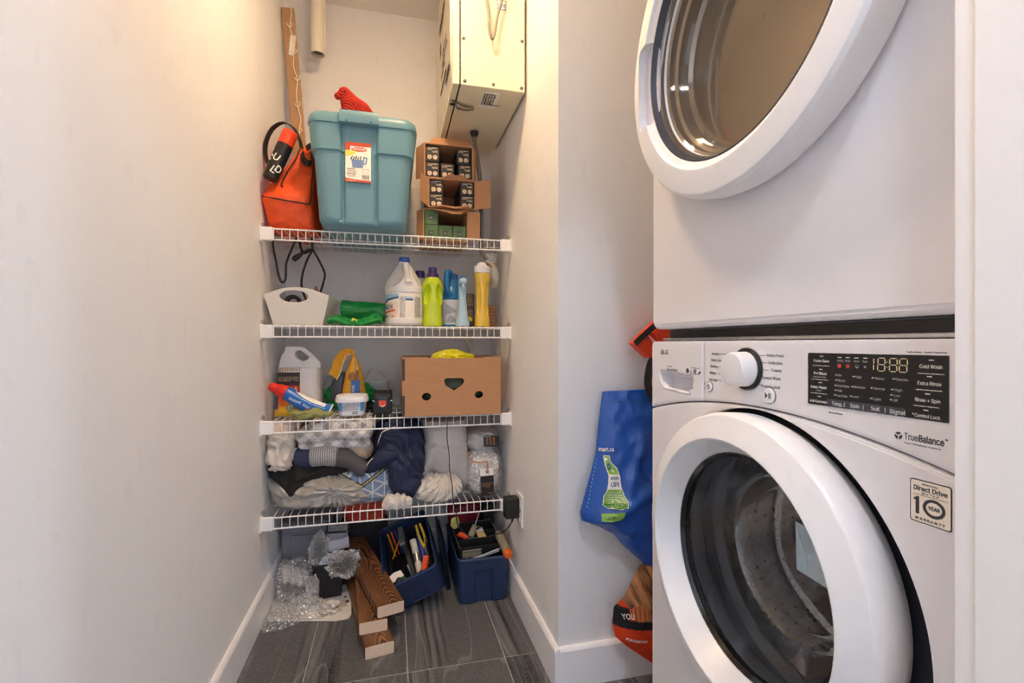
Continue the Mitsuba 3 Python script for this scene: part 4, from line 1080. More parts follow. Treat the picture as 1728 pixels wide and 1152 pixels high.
# bleach jug
t = thing('bleach_jug', 'big white bleach jug with blue cap on the second shelf', 'jug')
JX, JY = 0.0475, 2.005
m = bottle(JX, JY, Z2, [(0, 0.064, 0.060), (0.004, 0.071, 0.068), (0.012, 0.0735, 0.072), (0.028, 0.0735, 0.072), (0.032, 0.072, 0.0705), (0.130, 0.072, 0.0705), (0.134, 0.0745, 0.073), (0.150, 0.0755, 0.074), (0.165, 0.0735, 0.072), (0.185, 0.067, 0.067), (0.205, 0.056, 0.056), (0.225, 0.043, 0.044), (0.243, 0.029, 0.030), (0.252, 0.021, 0.021), (0.262, 0.019, 0.019)], 2.6, 96)
dent(m, JX - 0.034, Z2 + 0.205, 0.030, 0.052, 0.030, -0.42)
dent(m, JX + 0.056, Z2 + 0.200, 0.018, 0.05, 0.030, 0.42)
add(t + '__body', m, 'jug_white', smooth=50)
add(t + '__handle', tube([[JX + 0.004, JY - 0.021, Z2 + 0.250], [JX + 0.008, JY - 0.034, Z2 + 0.225], [JX + 0.012, JY - 0.052, Z2 + 0.195], [JX + 0.016, JY - 0.066, Z2 + 0.165]], [0.012, 0.0135, 0.015, 0.019], 14, 24), 'jug_white')
add(t + '__cap', lathe([(0.021, 0.258), (0.0215, 0.262), (0.0215, 0.274), (0.0200, 0.2785), (0.001, 0.279)], 36, (JX + 0.0015, JY, Z2)), 'cap_blue', label='blue screw cap')


def wrap_oval(mesh, cx, cy, hx, hy, p, off, ang0, z0):
    """wraps flat local xy drawing (x along the girth, metres) round an oval bottle; ang0 in degrees, 270 faces the viewer"""
    a = np.radians(np.linspace(90, 450, 1441))
    c, s = np.cos(a), np.sin(a)
    P = np.stack([cx + (hx + off) * np.sign(c) * np.abs(c) ** (2 / p), cy + (hy + off) * np.sign(s) * np.abs(s) ** (2 / p)], 1)
    L = np.r_[0, np.cumsum(np.linalg.norm(np.diff(P, axis=0), axis=1))]
    l0 = np.interp(math.radians(ang0), a, L)
    m = mesh.subdivide_to_size(0.006) if hasattr(mesh, 'subdivide_to_size') else mesh
    v = np.asarray(m.vertices)
    x, y = np.interp(v[:, 0] + l0, L, P[:, 0]), np.interp(v[:, 0] + l0, L, P[:, 1])
    nx, ny = x - cx, y - cy
    n = np.hypot(nx, ny) + 1e-9
    return trimesh.Trimesh(np.stack([x + nx / n * v[:, 2], y + ny / n * v[:, 2], z0 + v[:, 1]], 1), m.faces, process=False)


wr = lambda m, x, z, off=0.0006: wrap_oval(move(m, x, 0, 0), JX, JY, 0.072, 0.0705, 2.6, off, 270, Z2 + z)
add(t + '__label', [wr(extr(sg.box(-0.115, 0, 0.095, 0.098).buffer(-0.01).buffer(0.01), 0.0003), 0, 0.031, 0.0002)], 'label_white')
add(t + '__label_front_panel', [wr(rect(-0.112, 0.002, -0.022, 0.064, 0.0002), 0, 0.031, 0.0007)], 'print_peach')
add(t + '__label_sky', [wr(extr(sg.Polygon([(-0.112, 0.055), (-0.07, 0.074), (-0.022, 0.084), (-0.022, 0.095), (-0.10, 0.095)]), 0.0002), 0, 0.031, 0.0007), wr(rect(0.004, 0.075, 0.034, 0.084, 0.0002), 0, 0.031, 0.0007)], 'sky_blue')
add(t + '__label_blue_band', [wr(extr(sg.Polygon([(-0.112, 0.050), (-0.07, 0.068), (-0.022, 0.078), (-0.022, 0.085), (-0.075, 0.075), (-0.112, 0.060)]), 0.0003), 0, 0.031, 0.0009), wr(rect(0.004, 0.070, 0.034, 0.076, 0.0002), 0, 0.031, 0.0009),
                              wr(text('BLEACH', 0.018, 0.078, True), -0.125, 0.067, 0.0010), wr(text('Original', 0.008, 0.04, True), -0.11, 0.036, 0.001)], 'print_blue')
add(t + '__label_red_band', [wr(extr(sg.Polygon([(-0.112, 0.012), (-0.070, 0.022), (-0.036, 0.028), (-0.034, 0.032), (-0.038, 0.034), (-0.07, 0.028), (-0.112, 0.02)]), 0.0003), 0, 0.031, 0.001)], 'label_red')
tx = []
for k in range(17):
    tx.append(wr(text(('DANGER keep away', 'PRECAUTIONARY', 'irritates eyes and', 'skin do not mix with', 'ammonia or acids', 'FIRST AID rinse', 'eyes with water')[k % 7], 0.0028, 0.022), -0.018, 0.035 + 0.0048 * k, 0.0008))
    tx.append(wr(text(('DIRECTIONS FOR USE', 'laundry white clothes', 'add bleach to wash', 'rinse in cool water', 'MODE D EMPLOI', 'verser dans la laveuse', 'avant la lessive')[k % 7], 0.0028, 0.030), 0.040, 0.035 + 0.0048 * k, 0.0008))
add(t + '__label_print', tx, 'print_dark', kind='stuff')
add(t + '__label_price_mark', [wr(text('3.57 L', 0.005, 0.014, True), -0.050, 0.036, 0.001), wr(rect(0.074, 0.010, 0.084, 0.014), 0, 0.031, 0.001)], 'ink')

# lime bottle
t = thing('detergent_bottle', 'lime green detergent bottle with purple cap right of the bleach jug', 'bottle')
LX_, LY_ = 0.1605, 1.985
m = bottle(LX_, LY_, Z2, [(0, 0.036, 0.028), (0.004, 0.039, 0.031), (0.02, 0.0385, 0.031), (0.05, 0.0355, 0.029), (0.075, 0.0355, 0.029), (0.10, 0.0385, 0.031), (0.14, 0.0405, 0.032), (0.165, 0.0400, 0.032), (0.180, 0.036, 0.030), (0.192, 0.028, 0.026), (0.200, 0.0225, 0.0225)], 2.7, 96)
dent(m, LX_ - 0.024, Z2 + 0.130, 0.013, 0.040, 0.020, -0.12)
dent(m, LX_ + 0.026, Z2 + 0.130, 0.012, 0.040, 0.020, 0.12)
add(t + '__body', m, 'lime', smooth=60)
add(t + '__cap', lathe([(0.0235, 0.199), (0.0240, 0.202), (0.0240, 0.212), (0.0225, 0.214), (0.0175, 0.216), (0.0170, 0.238), (0.0155, 0.2395), (0.001, 0.24)], 36, (LX_, LY_, Z2)), 'cap_purple', label='purple measuring cap')
t = thing('detergent_bottle', 'white bottle with purple cap half hidden behind the bleach jug and lime bottle', 'bottle')
add(t + '__body', bottle(0.118, 2.13, Z2, [(0, 0.036, 0.03), (0.02, 0.038, 0.032), (0.15, 0.038, 0.032), (0.19, 0.03, 0.026), (0.215, 0.019, 0.019)]), 'jug_white', smooth=60)
add(t + '__cap', lathe([(0.021, 0.214), (0.021, 0.238), (0.018, 0.245), (0.001, 0.245)], 30, (0.118, 2.13, Z2)), 'cap_purple')

# blue jug
t = thing('detergent_jug', 'blue topped jug with a pale label between the lime bottle and the spray bottle', 'jug')
BX, BY_ = 0.245, 2.065
m = bottle(BX, BY_, Z2, [(0, 0.038, 0.042), (0.004, 0.041, 0.045), (0.012, 0.042, 0.046)], 2.8)
add(t + '__base', m, 'jug_blue', smooth=50)
add(t + '__label', bottle(BX, BY_, Z2, [(0.0115, 0.042, 0.046), (0.115, 0.0445, 0.048)], 2.8), 'label_pale', smooth=50)
wb = lambda m, x, z: wrap_oval(move(m, x, 0, 0), BX, BY_, 0.0440, 0.0475, 2.8, 0.0007, 270, Z2 + z)
add(t + '__label_pattern', [wb(extr(sg.Polygon([(-0.03, 0.0), (0.02, 0.018), (-0.03, 0.05)]), 0.0003), 0, 0.05), wb(extr(sg.Polygon([(-0.03, -0.03), (0.036, -0.02), (-0.01, 0.0)]), 0.0003), 0, 0.05)], 'label_grey')
add(t + '__top', bottle(BX, BY_, Z2, [(0.115, 0.044, 0.047), (0.12, 0.0455, 0.0485), (0.128, 0.045, 0.048), (0.145, 0.037, 0.042), (0.17, 0.026, 0.030, 0.004), (0.195, 0.021, 0.022, 0.006), (0.205, 0.02, 0.02, 0.006)], 2.6), 'jug_blue', smooth=60)
add(t + '__handle', tube([[BX - 0.010, BY_ - 0.040, Z2 + 0.128], [BX - 0.022, BY_ - 0.048, Z2 + 0.160], [BX - 0.024, BY_ - 0.047, Z2 + 0.200], [BX - 0.020, BY_ - 0.040, Z2 + 0.228], [BX - 0.008, BY_ - 0.022, Z2 + 0.228], [BX + 0.002, BY_ - 0.008, Z2 + 0.205]], 0.0125, 14, 40), 'jug_blue')
add(t + '__cap', lathe([(0.023, 0.202), (0.0235, 0.222), (0.021, 0.228), (0.001, 0.228)], 32, (BX + 0.006, BY_ + 0.004, Z2)), 'cap_navy')

# light blue spray bottle
t = thing('spray_bottle', 'slim pale blue spray bottle with a navy topped nozzle on the second shelf', 'spray bottle')
SX, SY = 0.277, 1.950
add(t + '__body', bottle(SX, SY, Z2, [(0, 0.025, 0.022), (0.003, 0.029, 0.026), (0.015, 0.0285, 0.025), (0.04, 0.022, 0.021), (0.07, 0.0185, 0.018), (0.10, 0.0165, 0.016), (0.125, 0.0155, 0.015)], 2.2), 'spray_blue', smooth=60)
add(t + '__neck', bottle(SX, SY, Z2, [(0.1255, 0.0163, 0.0158), (0.14, 0.0160, 0.0155), (0.162, 0.0145, 0.015)], 2.2), 'spray_blue', smooth=60)
hd = hullchain([(SX, SY - 0.022, Z2 + 0.182, 0.0165), (SX, SY + 0.018, Z2 + 0.178, 0.015)])
add(t + '__head', hd, 'spray_blue', smooth=60)
add(t + '__nozzle_top', hullchain([(SX, SY - 0.020, Z2 + 0.1905, 0.0148), (SX, SY + 0.016, Z2 + 0.187, 0.0138)]), 'cap_navy', smooth=60, label='navy top')
add(t + '__trigger', tube([[SX, SY - 0.026, Z2 + 0.172], [SX, SY - 0.030, Z2 + 0.155], [SX, SY - 0.024, Z2 + 0.138]], [0.006, 0.0055, 0.004], 8, 16), 'spray_blue')

# dark can
t = thing('can', 'dark printed can behind and between the pale spray bottle and the yellow bottle', 'can')
add(t + '__body', lathe([(0.021, 0), (0.022, 0.002), (0.022, 0.140), (0.020, 0.144), (0.001, 0.144)], 36, (0.322, 2.065, Z2)), 'can_dark', smooth=40)
wc = lambda m, x, z: wrap_oval(move(m, x, 0, 0), 0.322, 2.065, 0.022, 0.022, 2.0, 0.0005, 270, Z2 + z)
add(t + '__print', [wc(text('OXI', 0.012, 0.03, True), -0.016, 0.108), wc(text('BLACK', 0.009, 0.032, True), -0.016, 0.094)] + [wc(rect(-0.015, 0, 0.015, 0.002), 0, 0.030 + 0.0055 * k) for k in range(9)] + [wc(extr(sg.Point(0, 0).buffer(0.009).difference(sg.Point(0, 0).buffer(0.007)), 0.0003), 0, 0.128)], 'print_tan')
add(t + '__flash', [wc(extr(sg.Polygon([(-0.012, 0), (0.008, -0.006), (0.012, 0.01), (-0.006, 0.014)]), 0.0005), 0, 0.032)], 'label_yellow')

# yellow bottle
t = thing('soap_bottle', 'waisted yellow bottle with white cap at the right end of the second shelf', 'bottle')
WX, WY = 0.3605, 1.965
m = bottle(WX, WY, Z2, [(0, 0.029, 0.022), (0.003, 0.031, 0.024), (0.03, 0.0300, 0.0235), (0.06, 0.0265, 0.021), (0.09, 0.0245, 0.020), (0.12, 0.0250, 0.020), (0.15, 0.0275, 0.0215), (0.18, 0.0300, 0.0235), (0.205, 0.0318, 0.025), (0.219, 0.0318, 0.025), (0.2205, 0.029, 0.023)], 2.4, 96)
dent(m, WX - 0.017, Z2 + 0.115, 0.009, 0.065, 0.008)
dent(m, WX + 0.017, Z2 + 0.115, 0.009, 0.065, 0.008)
add(t + '__body', m, 'soap_yellow', smooth=60)
add(t + '__cap', [bottle(WX, WY, Z2, [(0.2205, 0.0310, 0.0245), (0.222, 0.0325, 0.026), (0.247, 0.0322, 0.0255), (0.2495, 0.0300, 0.0235)], 2.6), lathe([(0.0205, 0.249), (0.020, 0.256), (0.016, 0.263), (0.009, 0.266), (0.001, 0.2665)], 32, (WX - 0.002, WY, Z2))], 'plastic_white', smooth=40, label='white flip cap')
# woven block
t = thing('woven_box', 'small ribbed tan box in the right back corner of the second shelf', 'box')
add(t + '__body', box(0.392, 0.438, 2.075, 2.13, Z2, Z2 + 0.096, 0.002), 'carton_mat')
for k in range(6):
    add(t + '__band', box(0.3905, 0.4395, 2.0735, 2.131, Z2 + 0.010 + 0.0145 * k, Z2 + 0.013 + 0.0145 * k, 0.001), 'rust_brown')

# ------------------------------------------------------------------ third shelf
mat('jug_label_black', '#2c2624', 0.45)
mat('jug_label_red', '#a8302a', 0.45)
mat('tube_blue', '#1c5fb0', 0.25)
mat('tube_red', '#e0301f', 0.3)
mat('tube_print', '#cfe0ef', 0.4)
t = thing('weed_killer_jug', 'white jug with a black and red label at the left of the third shelf', 'jug')
GX, GY = -0.353, 2.09
sections = [(0, 0.070, 0.055), (0.004, 0.076, 0.061), (0.02, 0.0785, 0.063), (0.165, 0.0785, 0.063), (0.178, 0.076, 0.061)]
m = bottle(GX, GY, Z3, sections, 4.0, 96)
add(t + '__body', m, 'jug_white', smooth=50)
# shoulder with a slanting hand hole: a profile cut through
prof = sg.Polygon([(-0.076, 0.176), (-0.074, 0.195), (-0.067, 0.225), (-0.055, 0.245), (-0.053, 0.262), (-0.018, 0.262), (0.004, 0.262), (0.018, 0.2575), (0.045, 0.235), (0.068, 0.208), (0.0775, 0.195), (0.0785, 0.176)]).buffer(0.004).buffer(-0.004)
prof = prof.difference(sg.Polygon([(-0.010, 0.246), (0.004, 0.247), (0.035, 0.222), (0.033, 0.212), (0.012, 0.203), (-0.012, 0.217), (-0.018, 0.232)]).buffer(-0.003).buffer(0.003))
ms = plate(prof, 0.012, 0.060, 6)
mb = put(ms, (GX, GY + 0.020, Z3))
mb2 = put(plate(prof.intersection(sg.box(-1, 0, 1, 0.215)), 0.012, 0.098, 6), (GX, GY + 0.055, Z3))
add(t + '__shoulder', [mb, mb2], 'jug_white', smooth=40)
gz = lambda m, x, z, o=0.0004: side(m, GX + x, GY - 0.0632 - o, Z3 + z)
add(t + '__label', gz(rect(0, 0, 0.082, 0.050, 0.0004), -0.076, 0.112), 'jug_label_black')
add(t + '__label_red', gz(rect(0, 0, 0.082, 0.086, 0.0004), -0.076, 0.026), 'jug_label_red')
add(t + '__label_title', gz(text('ROUNDUP PRO', 0.017, 0.072, True), -0.071, 0.128, 0.001), 'print_tan')
add(t + '__moulded_ribs', [gz(rect(0, 0, 0.0045, 0.016), -0.074 + 0.0085 * k, 0.166, -0.0005) for k in range(10)], 'print_tan', kind='stuff')
add(t + '__label_print', [gz(text('5', 0.017, 0.010, True), -0.012, 0.088, 0.001), gz(text('CONCENTRATE', 0.005, 0.034), -0.052, 0.100, 0.001), gz(text('HERBICIDE', 0.005, 0.03), -0.052, 0.092, 0.001), gz(text('LITRES', 0.005, 0.014), -0.016, 0.080, 0.001)], 'label_white')

# caulk-like blue tube with red cap, lying slantwise
t = thing('adhesive_tube', 'blue squeeze tube with red cap lying slantwise in front of the white jug', 'tube')
A, Bp = np.array([-0.374, 1.925, Z3 + 0.0920]), np.array([-0.226, 1.905, Z3 + 0.0225])
ax = (Bp - A) / np.linalg.norm(Bp - A)
FR = frame(A, ax, np.cross(ax, [0, 1, 0]))     # local x along the tube, local y up across it
L_ = np.linalg.norm(Bp - A)
lp = []
for s in np.linspace(0, 1, 30):
    ry = 0.0245 + 0.006 * s
    rz_ = 0.0235 * (1 - s) + 0.0022 * s + 0.004 * math.sin(math.pi * s)
    P = oval(0, 0, ry, rz_, 0, 2.2, 64)
    q = np.column_stack([np.full(64, s * L_), P[:, 0] - 0.010 * math.sin(math.pi * s * 0.9), P[:, 1]])
    lp.append(q)
tb = loft(lp)
tb.apply_transform(FR)
add(t + '__body', tb, 'tube_blue', smooth=60)
m = loft([np.column_stack([np.full(32, x), r * np.cos(np.arange(32) * np.pi / 16), r * np.sin(np.arange(32) * np.pi / 16)]) for x, r in [(-0.068, 0.004), (-0.067, 0.010), (-0.062, 0.0155), (-0.05, 0.017), (-0.042, 0.0165), (-0.040, 0.019), (-0.034, 0.0195), (-0.030, 0.022), (-0.012, 0.0245), (-0.0005, 0.0245)]])
m.apply_transform(FR)
add(t + '__cap', m, 'tube_red', smooth=40, label='red cap')
m = box(L_ - 0.001, L_ + 0.005, -0.0315, 0.0305, -0.0025, 0.0025, 0.0005)
m.apply_transform(FR)
add(t + '__crimp', m, 'jug_white')
pr = []
for k in range(9):
    m = text(('Adhesive', 'Caulk', 'Seal all', 'No drips', 'Paint on', 'Kitchen', 'bath', 'indoor', 'outdoor')[k], 0.0045, 0.020)
    m.apply_transform(trimesh.transformations.translation_matrix([0.02 + 0.0135 * k, 0.0100 - 0.002 * (k % 2) - 0.004 * math.sin(0.35 * k), 0.0]))
    pr.append(m)


def ontube(m, lift=0.0006):
    m = m.subdivide_to_size(0.005)
    v = np.asarray(m.vertices).copy()
    s = np.clip(v[:, 0] / L_, 0, 1)
    ry, rz_ = 0.0245 + 0.006 * s, 0.0235 * (1 - s) + 0.0022 * s + 0.004 * np.sin(np.pi * s)
    yy = v[:, 1] + 0.010 * np.sin(np.pi * s * 0.9)
    v[:, 2] = -rz_ * np.sqrt(np.clip(1 - np.abs(yy / ry) ** 2.2, 0, 1)) - lift - v[:, 2]
    m = trimesh.Trimesh(v, m.faces, process=False)
    m.apply_transform(FR)
    return m


def onside(m, lift=0.0006):
    """flat drawing in tube coordinates onto the viewer's side"""
    return ontube(m, lift)


chk = FR[:3, 2]
flip = -1 if chk[1] < 0 else 1


def draw_tube(m):
    m = m.subdivide_to_size(0.005)
    v = np.asarray(m.vertices).copy()
    s = np.clip(v[:, 0] / L_, 0, 1)
    ry, rz_ = 0.0245 + 0.006 * s, 0.0235 * (1 - s) + 0.0022 * s + 0.004 * np.sin(np.pi * s)
    yy = v[:, 1] + 0.010 * np.sin(np.pi * s * 0.9)
    v[:, 2] = -flip * (rz_ * np.clip(1 - np.abs(yy / ry) ** 2.2, 0, 1) ** (1 / 2.2) + 0.0005 + v[:, 2])
    m = trimesh.Trimesh(v, m.faces, process=False)
    m.apply_transform(FR)
    return m


add(t + '__print', [draw_tube(m) for m in (move(text('Sealant', 0.0095, 0.045, True), 0.02, -0.014), move(text('Plus', 0.0095, 0.024, True), 0.075, -0.018))] + [draw_tube(extr(sg.LineString([(0.006, 0.0135), (0.05, 0.006), (0.10, 0.002), (0.15, 0.004)]).buffer(0.0008), 0.0002))], 'tube_print')
add(t + '__white_panel', draw_tube(extr(sg.Polygon([(0.022, 0.0205), (0.06, 0.010), (0.10, 0.006), (0.145, 0.008), (0.147, 0.022), (0.10, 0.0205), (0.06, 0.0205)]).buffer(-0.0008), 0.0002)), 'label_white')
add(t + '__red_patch', draw_tube(extr(sg.Polygon([(0.085, -0.0245), (0.108, -0.031), (0.112, -0.027), (0.09, -0.021)]), 0.0002)), 'tube_red')

# snack bag
m = quilt([(-0.428, Z3 + 0.001), (-0.425, Z3 + 0.03), (-0.418, Z3 + 0.075), (-0.402, Z3 + 0.104)], [(-0.338, Z3 + 0.001), (-0.318, Z3 + 0.035), (-0.330, Z3 + 0.07), (-0.398, Z3 + 0.106)], 1.975, 0.032, 60, 60, 5, 0.004, 22)
v_ = np.asarray(m.vertices)
u, zz = v_[:, 0], v_[:, 2] - Z3
C = blend('#e0491f', '#e8b22c', np.clip(0.5 - (zz - 0.05) * 9 + 3 * (fuzz(v_ * 18, 3) - 0.5), 0, 1))
C = np.where((u < -0.412 + 0.02 * zz * 10 * 0.3)[:, None] & (zz > 0.03)[:, None], lin('#4a2a78'), C)
r1 = np.hypot(u + 0.365, zz - 0.035)
C = np.where(((r1 < 0.014) & (r1 > 0.011) | (r1 < 0.0035) | ((r1 < 0.008) & (r1 > 0.006)))[:, None], lin('#3c5a3a'), np.where((r1 < 0.014)[:, None], lin('#e9e2c0'), C))
r2 = np.hypot(u + 0.335, zz - 0.05)
C = np.where(((r2 < 0.013) & (np.abs(np.sin(r2 * 900)) > 0.45))[:, None], lin('#5a2a20'), C)
solo('snack_bag', m, 'vcol_gloss', 'orange and yellow patterned snack bag in the left corner of the third shelf', 'bag', smooth=True, color=np.clip(C, 0, 1))

# gloves
mat('olive', '#8c8f55', 0.8)
t = thing('work_gloves', 'olive yellow cloth glove lying under the blue tube', 'glove')
m = lump((-0.292, 1.91, Z3 + 0.015), (0.062, 0.032, 0.015), 7, 0.006, 28, (0.7, 1, 1), 2.3, 5, Z3 - 0.001, fn=lambda p: p + np.column_stack([p[:, 0] * 0, p[:, 0] * 0, 0.006 * np.sin(p[:, 0] * 70)]))
add(t + '__palm', m, 'olive', smooth=True)
for k in range(4):
    add(t + '__finger', tube([[-0.25 + 0.006 * k, 1.892 + 0.011 * k, Z3 + 0.014], [-0.235 + 0.004 * k, 1.89 + 0.012 * k, Z3 + 0.016], [-0.222 + 0.003 * k, 1.886 + 0.013 * k, Z3 + 0.010]], [0.009, 0.0085, 0.006], 10, 14), 'olive')
add(t + '__cuff', tube([[-0.352, 1.895, Z3 + 0.010], [-0.345, 1.882, Z3 + 0.022], [-0.325, 1.880, Z3 + 0.019], [-0.305, 1.880, Z3 + 0.024], [-0.285, 1.882, Z3 + 0.016]], 0.0065, 10, 30), 'olive')

# tub with lid
mat('tub_blue', '#4f8fc4', 0.35)
t = thing('plastic_tub', 'white lidded tub with blue label corners at the front of the third shelf', 'tub')
TX, TY = -0.1475, 1.955
add(t + '__body', bottle(TX, TY, Z3, [(0, 0.042, 0.038), (0.003, 0.046, 0.042), (0.045, 0.0525, 0.048), (0.054, 0.0535, 0.049)], 3.2, 96), 'plastic_white', smooth=40)
add(t + '__lid', bottle(TX, TY, Z3, [(0.052, 0.0575, 0.053), (0.054, 0.0605, 0.0555), (0.066, 0.0600, 0.055), (0.068, 0.0585, 0.0535), (0.076, 0.0575, 0.0525), (0.0785, 0.0540, 0.049), (0.0785, 0.050, 0.045), (0.0765, 0.048, 0.043)], 3.2, 96), 'plastic_white', smooth=35)
tw = lambda m, x, z, o=0.0006: wrap_oval(move(m, x, 0, 0), TX, TY, 0.0515, 0.047, 3.2, o, 270, Z3 + z)
tilt_ = lambda m: m
add(t + '__label_corner', [tw(rect(0, 0, 0.020, 0.030, 0.0002), -0.052, 0.021, 0.0016), tw(rect(0, 0, 0.020, 0.030, 0.0002), 0.032, 0.021, 0.0016)], 'tub_blue')
add(t + '__label_panel', tw(rect(0, 0, 0.063, 0.044, 0.0002), -0.0315, 0.007, 0.0015), 'label_pale')
add(t + '__label_print', [tw(text(('ALL PURPOSE SPACKLING', 'INTERIOR EXTERIOR FILLER', 'BOUCHE FISSURES TOUT', 'USAGE sand and paint', 'ready to use')[k], 0.0038, (0.058, 0.058, 0.056, 0.056, 0.03)[k], k < 4), -0.029, 0.0445 - 0.0062 * k, 0.0022) for k in range(5)] + [tw(rect(0, 0, (0.0008, 0.0016, 0.0011)[k % 3], 0.012, 0.0002), 0.004 + 0.0022 * k, 0.009, 0.0022) for k in range(9)], 'ink', kind='stuff')

# yellow packaging bag, its handle folded over
mat('amber_paper', '#f6b433', 0.5)
t = thing('gift_bag', 'yellow orange packaging bag with a drooping handle flap behind the white tub', 'bag')
m = quilt([(-0.205, Z3 + 0.01), (-0.196, Z3 + 0.08), (-0.183, Z3 + 0.15), (-0.166, Z3 + 0.20), (-0.152, Z3 + 0.232)], [(-0.098, Z3 + 0.01), (-0.104, Z3 + 0.08), (-0.114, Z3 + 0.145), (-0.130, Z3 + 0.20), (-0.148, Z3 + 0.234)], 2.075, 0.03, 50, 60, 12, 0.004, 26, (1, 1, 0.5))
add(t + '__body', m, 'amber_paper', smooth=50)
add(t + '__handle', ribbon([[-0.148, 2.06, Z3 + 0.228], [-0.166, 2.05, Z3 + 0.236], [-0.188, 2.045, Z3 + 0.228], [-0.208, 2.04, Z3 + 0.196], [-0.214, 2.035, Z3 + 0.168], [-0.228, 2.03, Z3 + 0.146]], 0.045, (0.55, 0.5, -0.35)), 'amber_paper', smooth=50)
add(t + '__trim', [tube([[-0.150, 2.036, Z3 + 0.230], [-0.176, 2.026, Z3 + 0.228], [-0.190, 2.022, Z3 + 0.19], [-0.198, 2.014, Z3 + 0.155], [-0.210, 2.008, Z3 + 0.132]], 0.0016, 6, 30), tube([[-0.148, 2.036, Z3 + 0.226], [-0.136, 2.035, Z3 + 0.20], [-0.133, 2.034, Z3 + 0.165]], 0.0014, 6, 20)], 'label_white')
pq = lambda m, x, z, y=2.035: side(m, x, y, Z3 + z)
add(t + '__printed_can', pq(rect(0, 0, 0.034, 0.06, 0.002), -0.158, 0.07), 'tube_blue')
add(t + '__printed_pretzel', [pq(extr(sg.Point(0, 0).buffer(0.016).difference(sg.Point(0, 0).buffer(0.012)).union(sg.LineString([(-0.012, -0.008), (0.012, 0.008)]).buffer(0.002)).union(sg.LineString([(-0.012, 0.008), (0.012, -0.008)]).buffer(0.002)), 0.003), -0.153, 0.142), pq(extr(sg.LineString([(0, 0), (0.004, 0.02), (0.002, 0.034)]).buffer(0.006), 0.003), -0.136, 0.128)], 'rust_brown')
add(t + '__printed_text', [side(text('XTRA', 0.010, 0.03, True).apply_transform(trimesh.transformations.rotation_matrix(math.pi / 2, [0, 0, 1])), -0.1445, 2.0325, Z3 + 0.078)], 'label_white')

solo('rag_bag', lump((-0.165, 2.16, Z3 + 0.052), (0.100, 0.060, 0.052), 9, 0.012, 17, (0.6, 1, 1.6), 2.3, 5, Z3), 'green_bag', 'crumpled dark green bag behind the white tub and yellow bag', 'bag', smooth=True)
solo('grey_pouch', quilt([(-0.245, Z3 + 0.04), (-0.243, Z3 + 0.10), (-0.216, Z3 + 0.155)], [(-0.19, Z3 + 0.04), (-0.185, Z3 + 0.1), (-0.188, Z3 + 0.16)], 2.105, 0.012, 30, 30, 4, 0.003), 'rubber', 'grey pouch showing under the drooping flap of the yellow bag', 'pouch', smooth=True)
# clear food containers behind
scene['milky'] = {'type': 'blendbsdf', 'weight': 0.55, 'bsdf_0': {'type': 'thindielectric'}, 'bsdf_1': {'type': 'twosided', 'bsdf': {'type': 'principled', 'base_color': {'type': 'rgb', 'value': [0.75, 0.75, 0.74]}, 'roughness': 0.3}}}
for x0, x1, y0, hgt, wh in ((-0.130, -0.012, 2.19, 0.075, 'right'), (-0.290, -0.232, 2.20, 0.085, 'left')):
    t = thing('food_container', f'milky clear plastic container at the back of the third shelf, {wh} of the yellow bag', 'container')
    c, hx = (x0 + x1) / 2, (x1 - x0) / 2
    z0 = Z3 + 0.03 if wh == 'right' else Z3
    add(t + '__body', loft([rrect(c, y0 + 0.04, hx * k, 0.04 * k, 0.012, 6, z0 + z) for z, k in [(0, 0.84), (0.003, 0.87), (hgt, 0.97)]]), 'milky', smooth=40)
    add(t + '__lid', loft([rrect(c, y0 + 0.04, hx * k, 0.042 * k, 0.012, 6, z0 + z) for z, k in [(hgt, 1.0), (hgt + 0.006, 1.0), (hgt + 0.012, 0.8), (hgt + 0.045, 0.45), (hgt + 0.05, 0.4)]]), 'milky', smooth=40)
solo('rag_bundle', lump((-0.07, 2.16, Z3 + 0.0155), (0.055, 0.09, 0.0150), 15, 0.004, 30, (1, 1, 1), 2.6, 4, Z3), 'black_matte', 'dark bundle under the clear container behind the black toolbox', 'cloth', smooth=True)

# black tape-measure case with red latch
t = thing('toolbox', 'small black case with a red latch left of the brown carton', 'case')
KX = -0.035
add(t + '__body', rbox(KX - 0.036, KX + 0.036, 1.945, 2.12, Z3 + 0.0004, Z3 + 0.058, 0.005, 3), 'black_matte')
add(t + '__lid', loft([rrect(KX, 2.033, a, b, 0.008, 5, Z3 + z) for z, a, b in [(0.0585, 0.0365, 0.0885), (0.064, 0.037, 0.089), (0.076, 0.035, 0.086), (0.081, 0.030, 0.080)]]), 'black_matte', smooth=30)
add(t + '__handle', tube([[KX - 0.02, 2.02, Z3 + 0.080], [KX - 0.018, 2.02, Z3 + 0.088], [KX + 0.018, 2.02, Z3 + 0.088], [KX + 0.02, 2.02, Z3 + 0.080]], 0.0035, 8), 'rubber')
add(t + '__bracket', side(plate(sg.box(-0.018, 0.018, 0.018, 0.070).buffer(-0.003).buffer(0.003), 0.002, 0.004), KX, 1.945, Z3), 'black_gloss')
mat('latch_red', '#e2401f', 0.3)
add(t + '__latch', side(plate(shapely.affinity.scale(sg.Point(0, 0.043).buffer(0.0155, 24), 1.0, 1.0).intersection(sg.box(-0.014, 0.028, 0.014, 0.054)), 0.002, 0.006), KX, 1.944, Z3), 'latch_red', label='red latch')
add(t + '__latch_lip', side(tube([[-0.010, 0.036, 0.0068], [0, 0.0305, 0.0072], [0.010, 0.036, 0.0068]], 0.0016, 8, 20), KX, 1.944, Z3), 'label_white')
for x in (KX - 0.0375, KX + 0.030):
    add(t + '__side_clip', box(x, x + 0.0075, 1.943, 1.95, Z3 + 0.050, Z3 + 0.054), 'zinc')

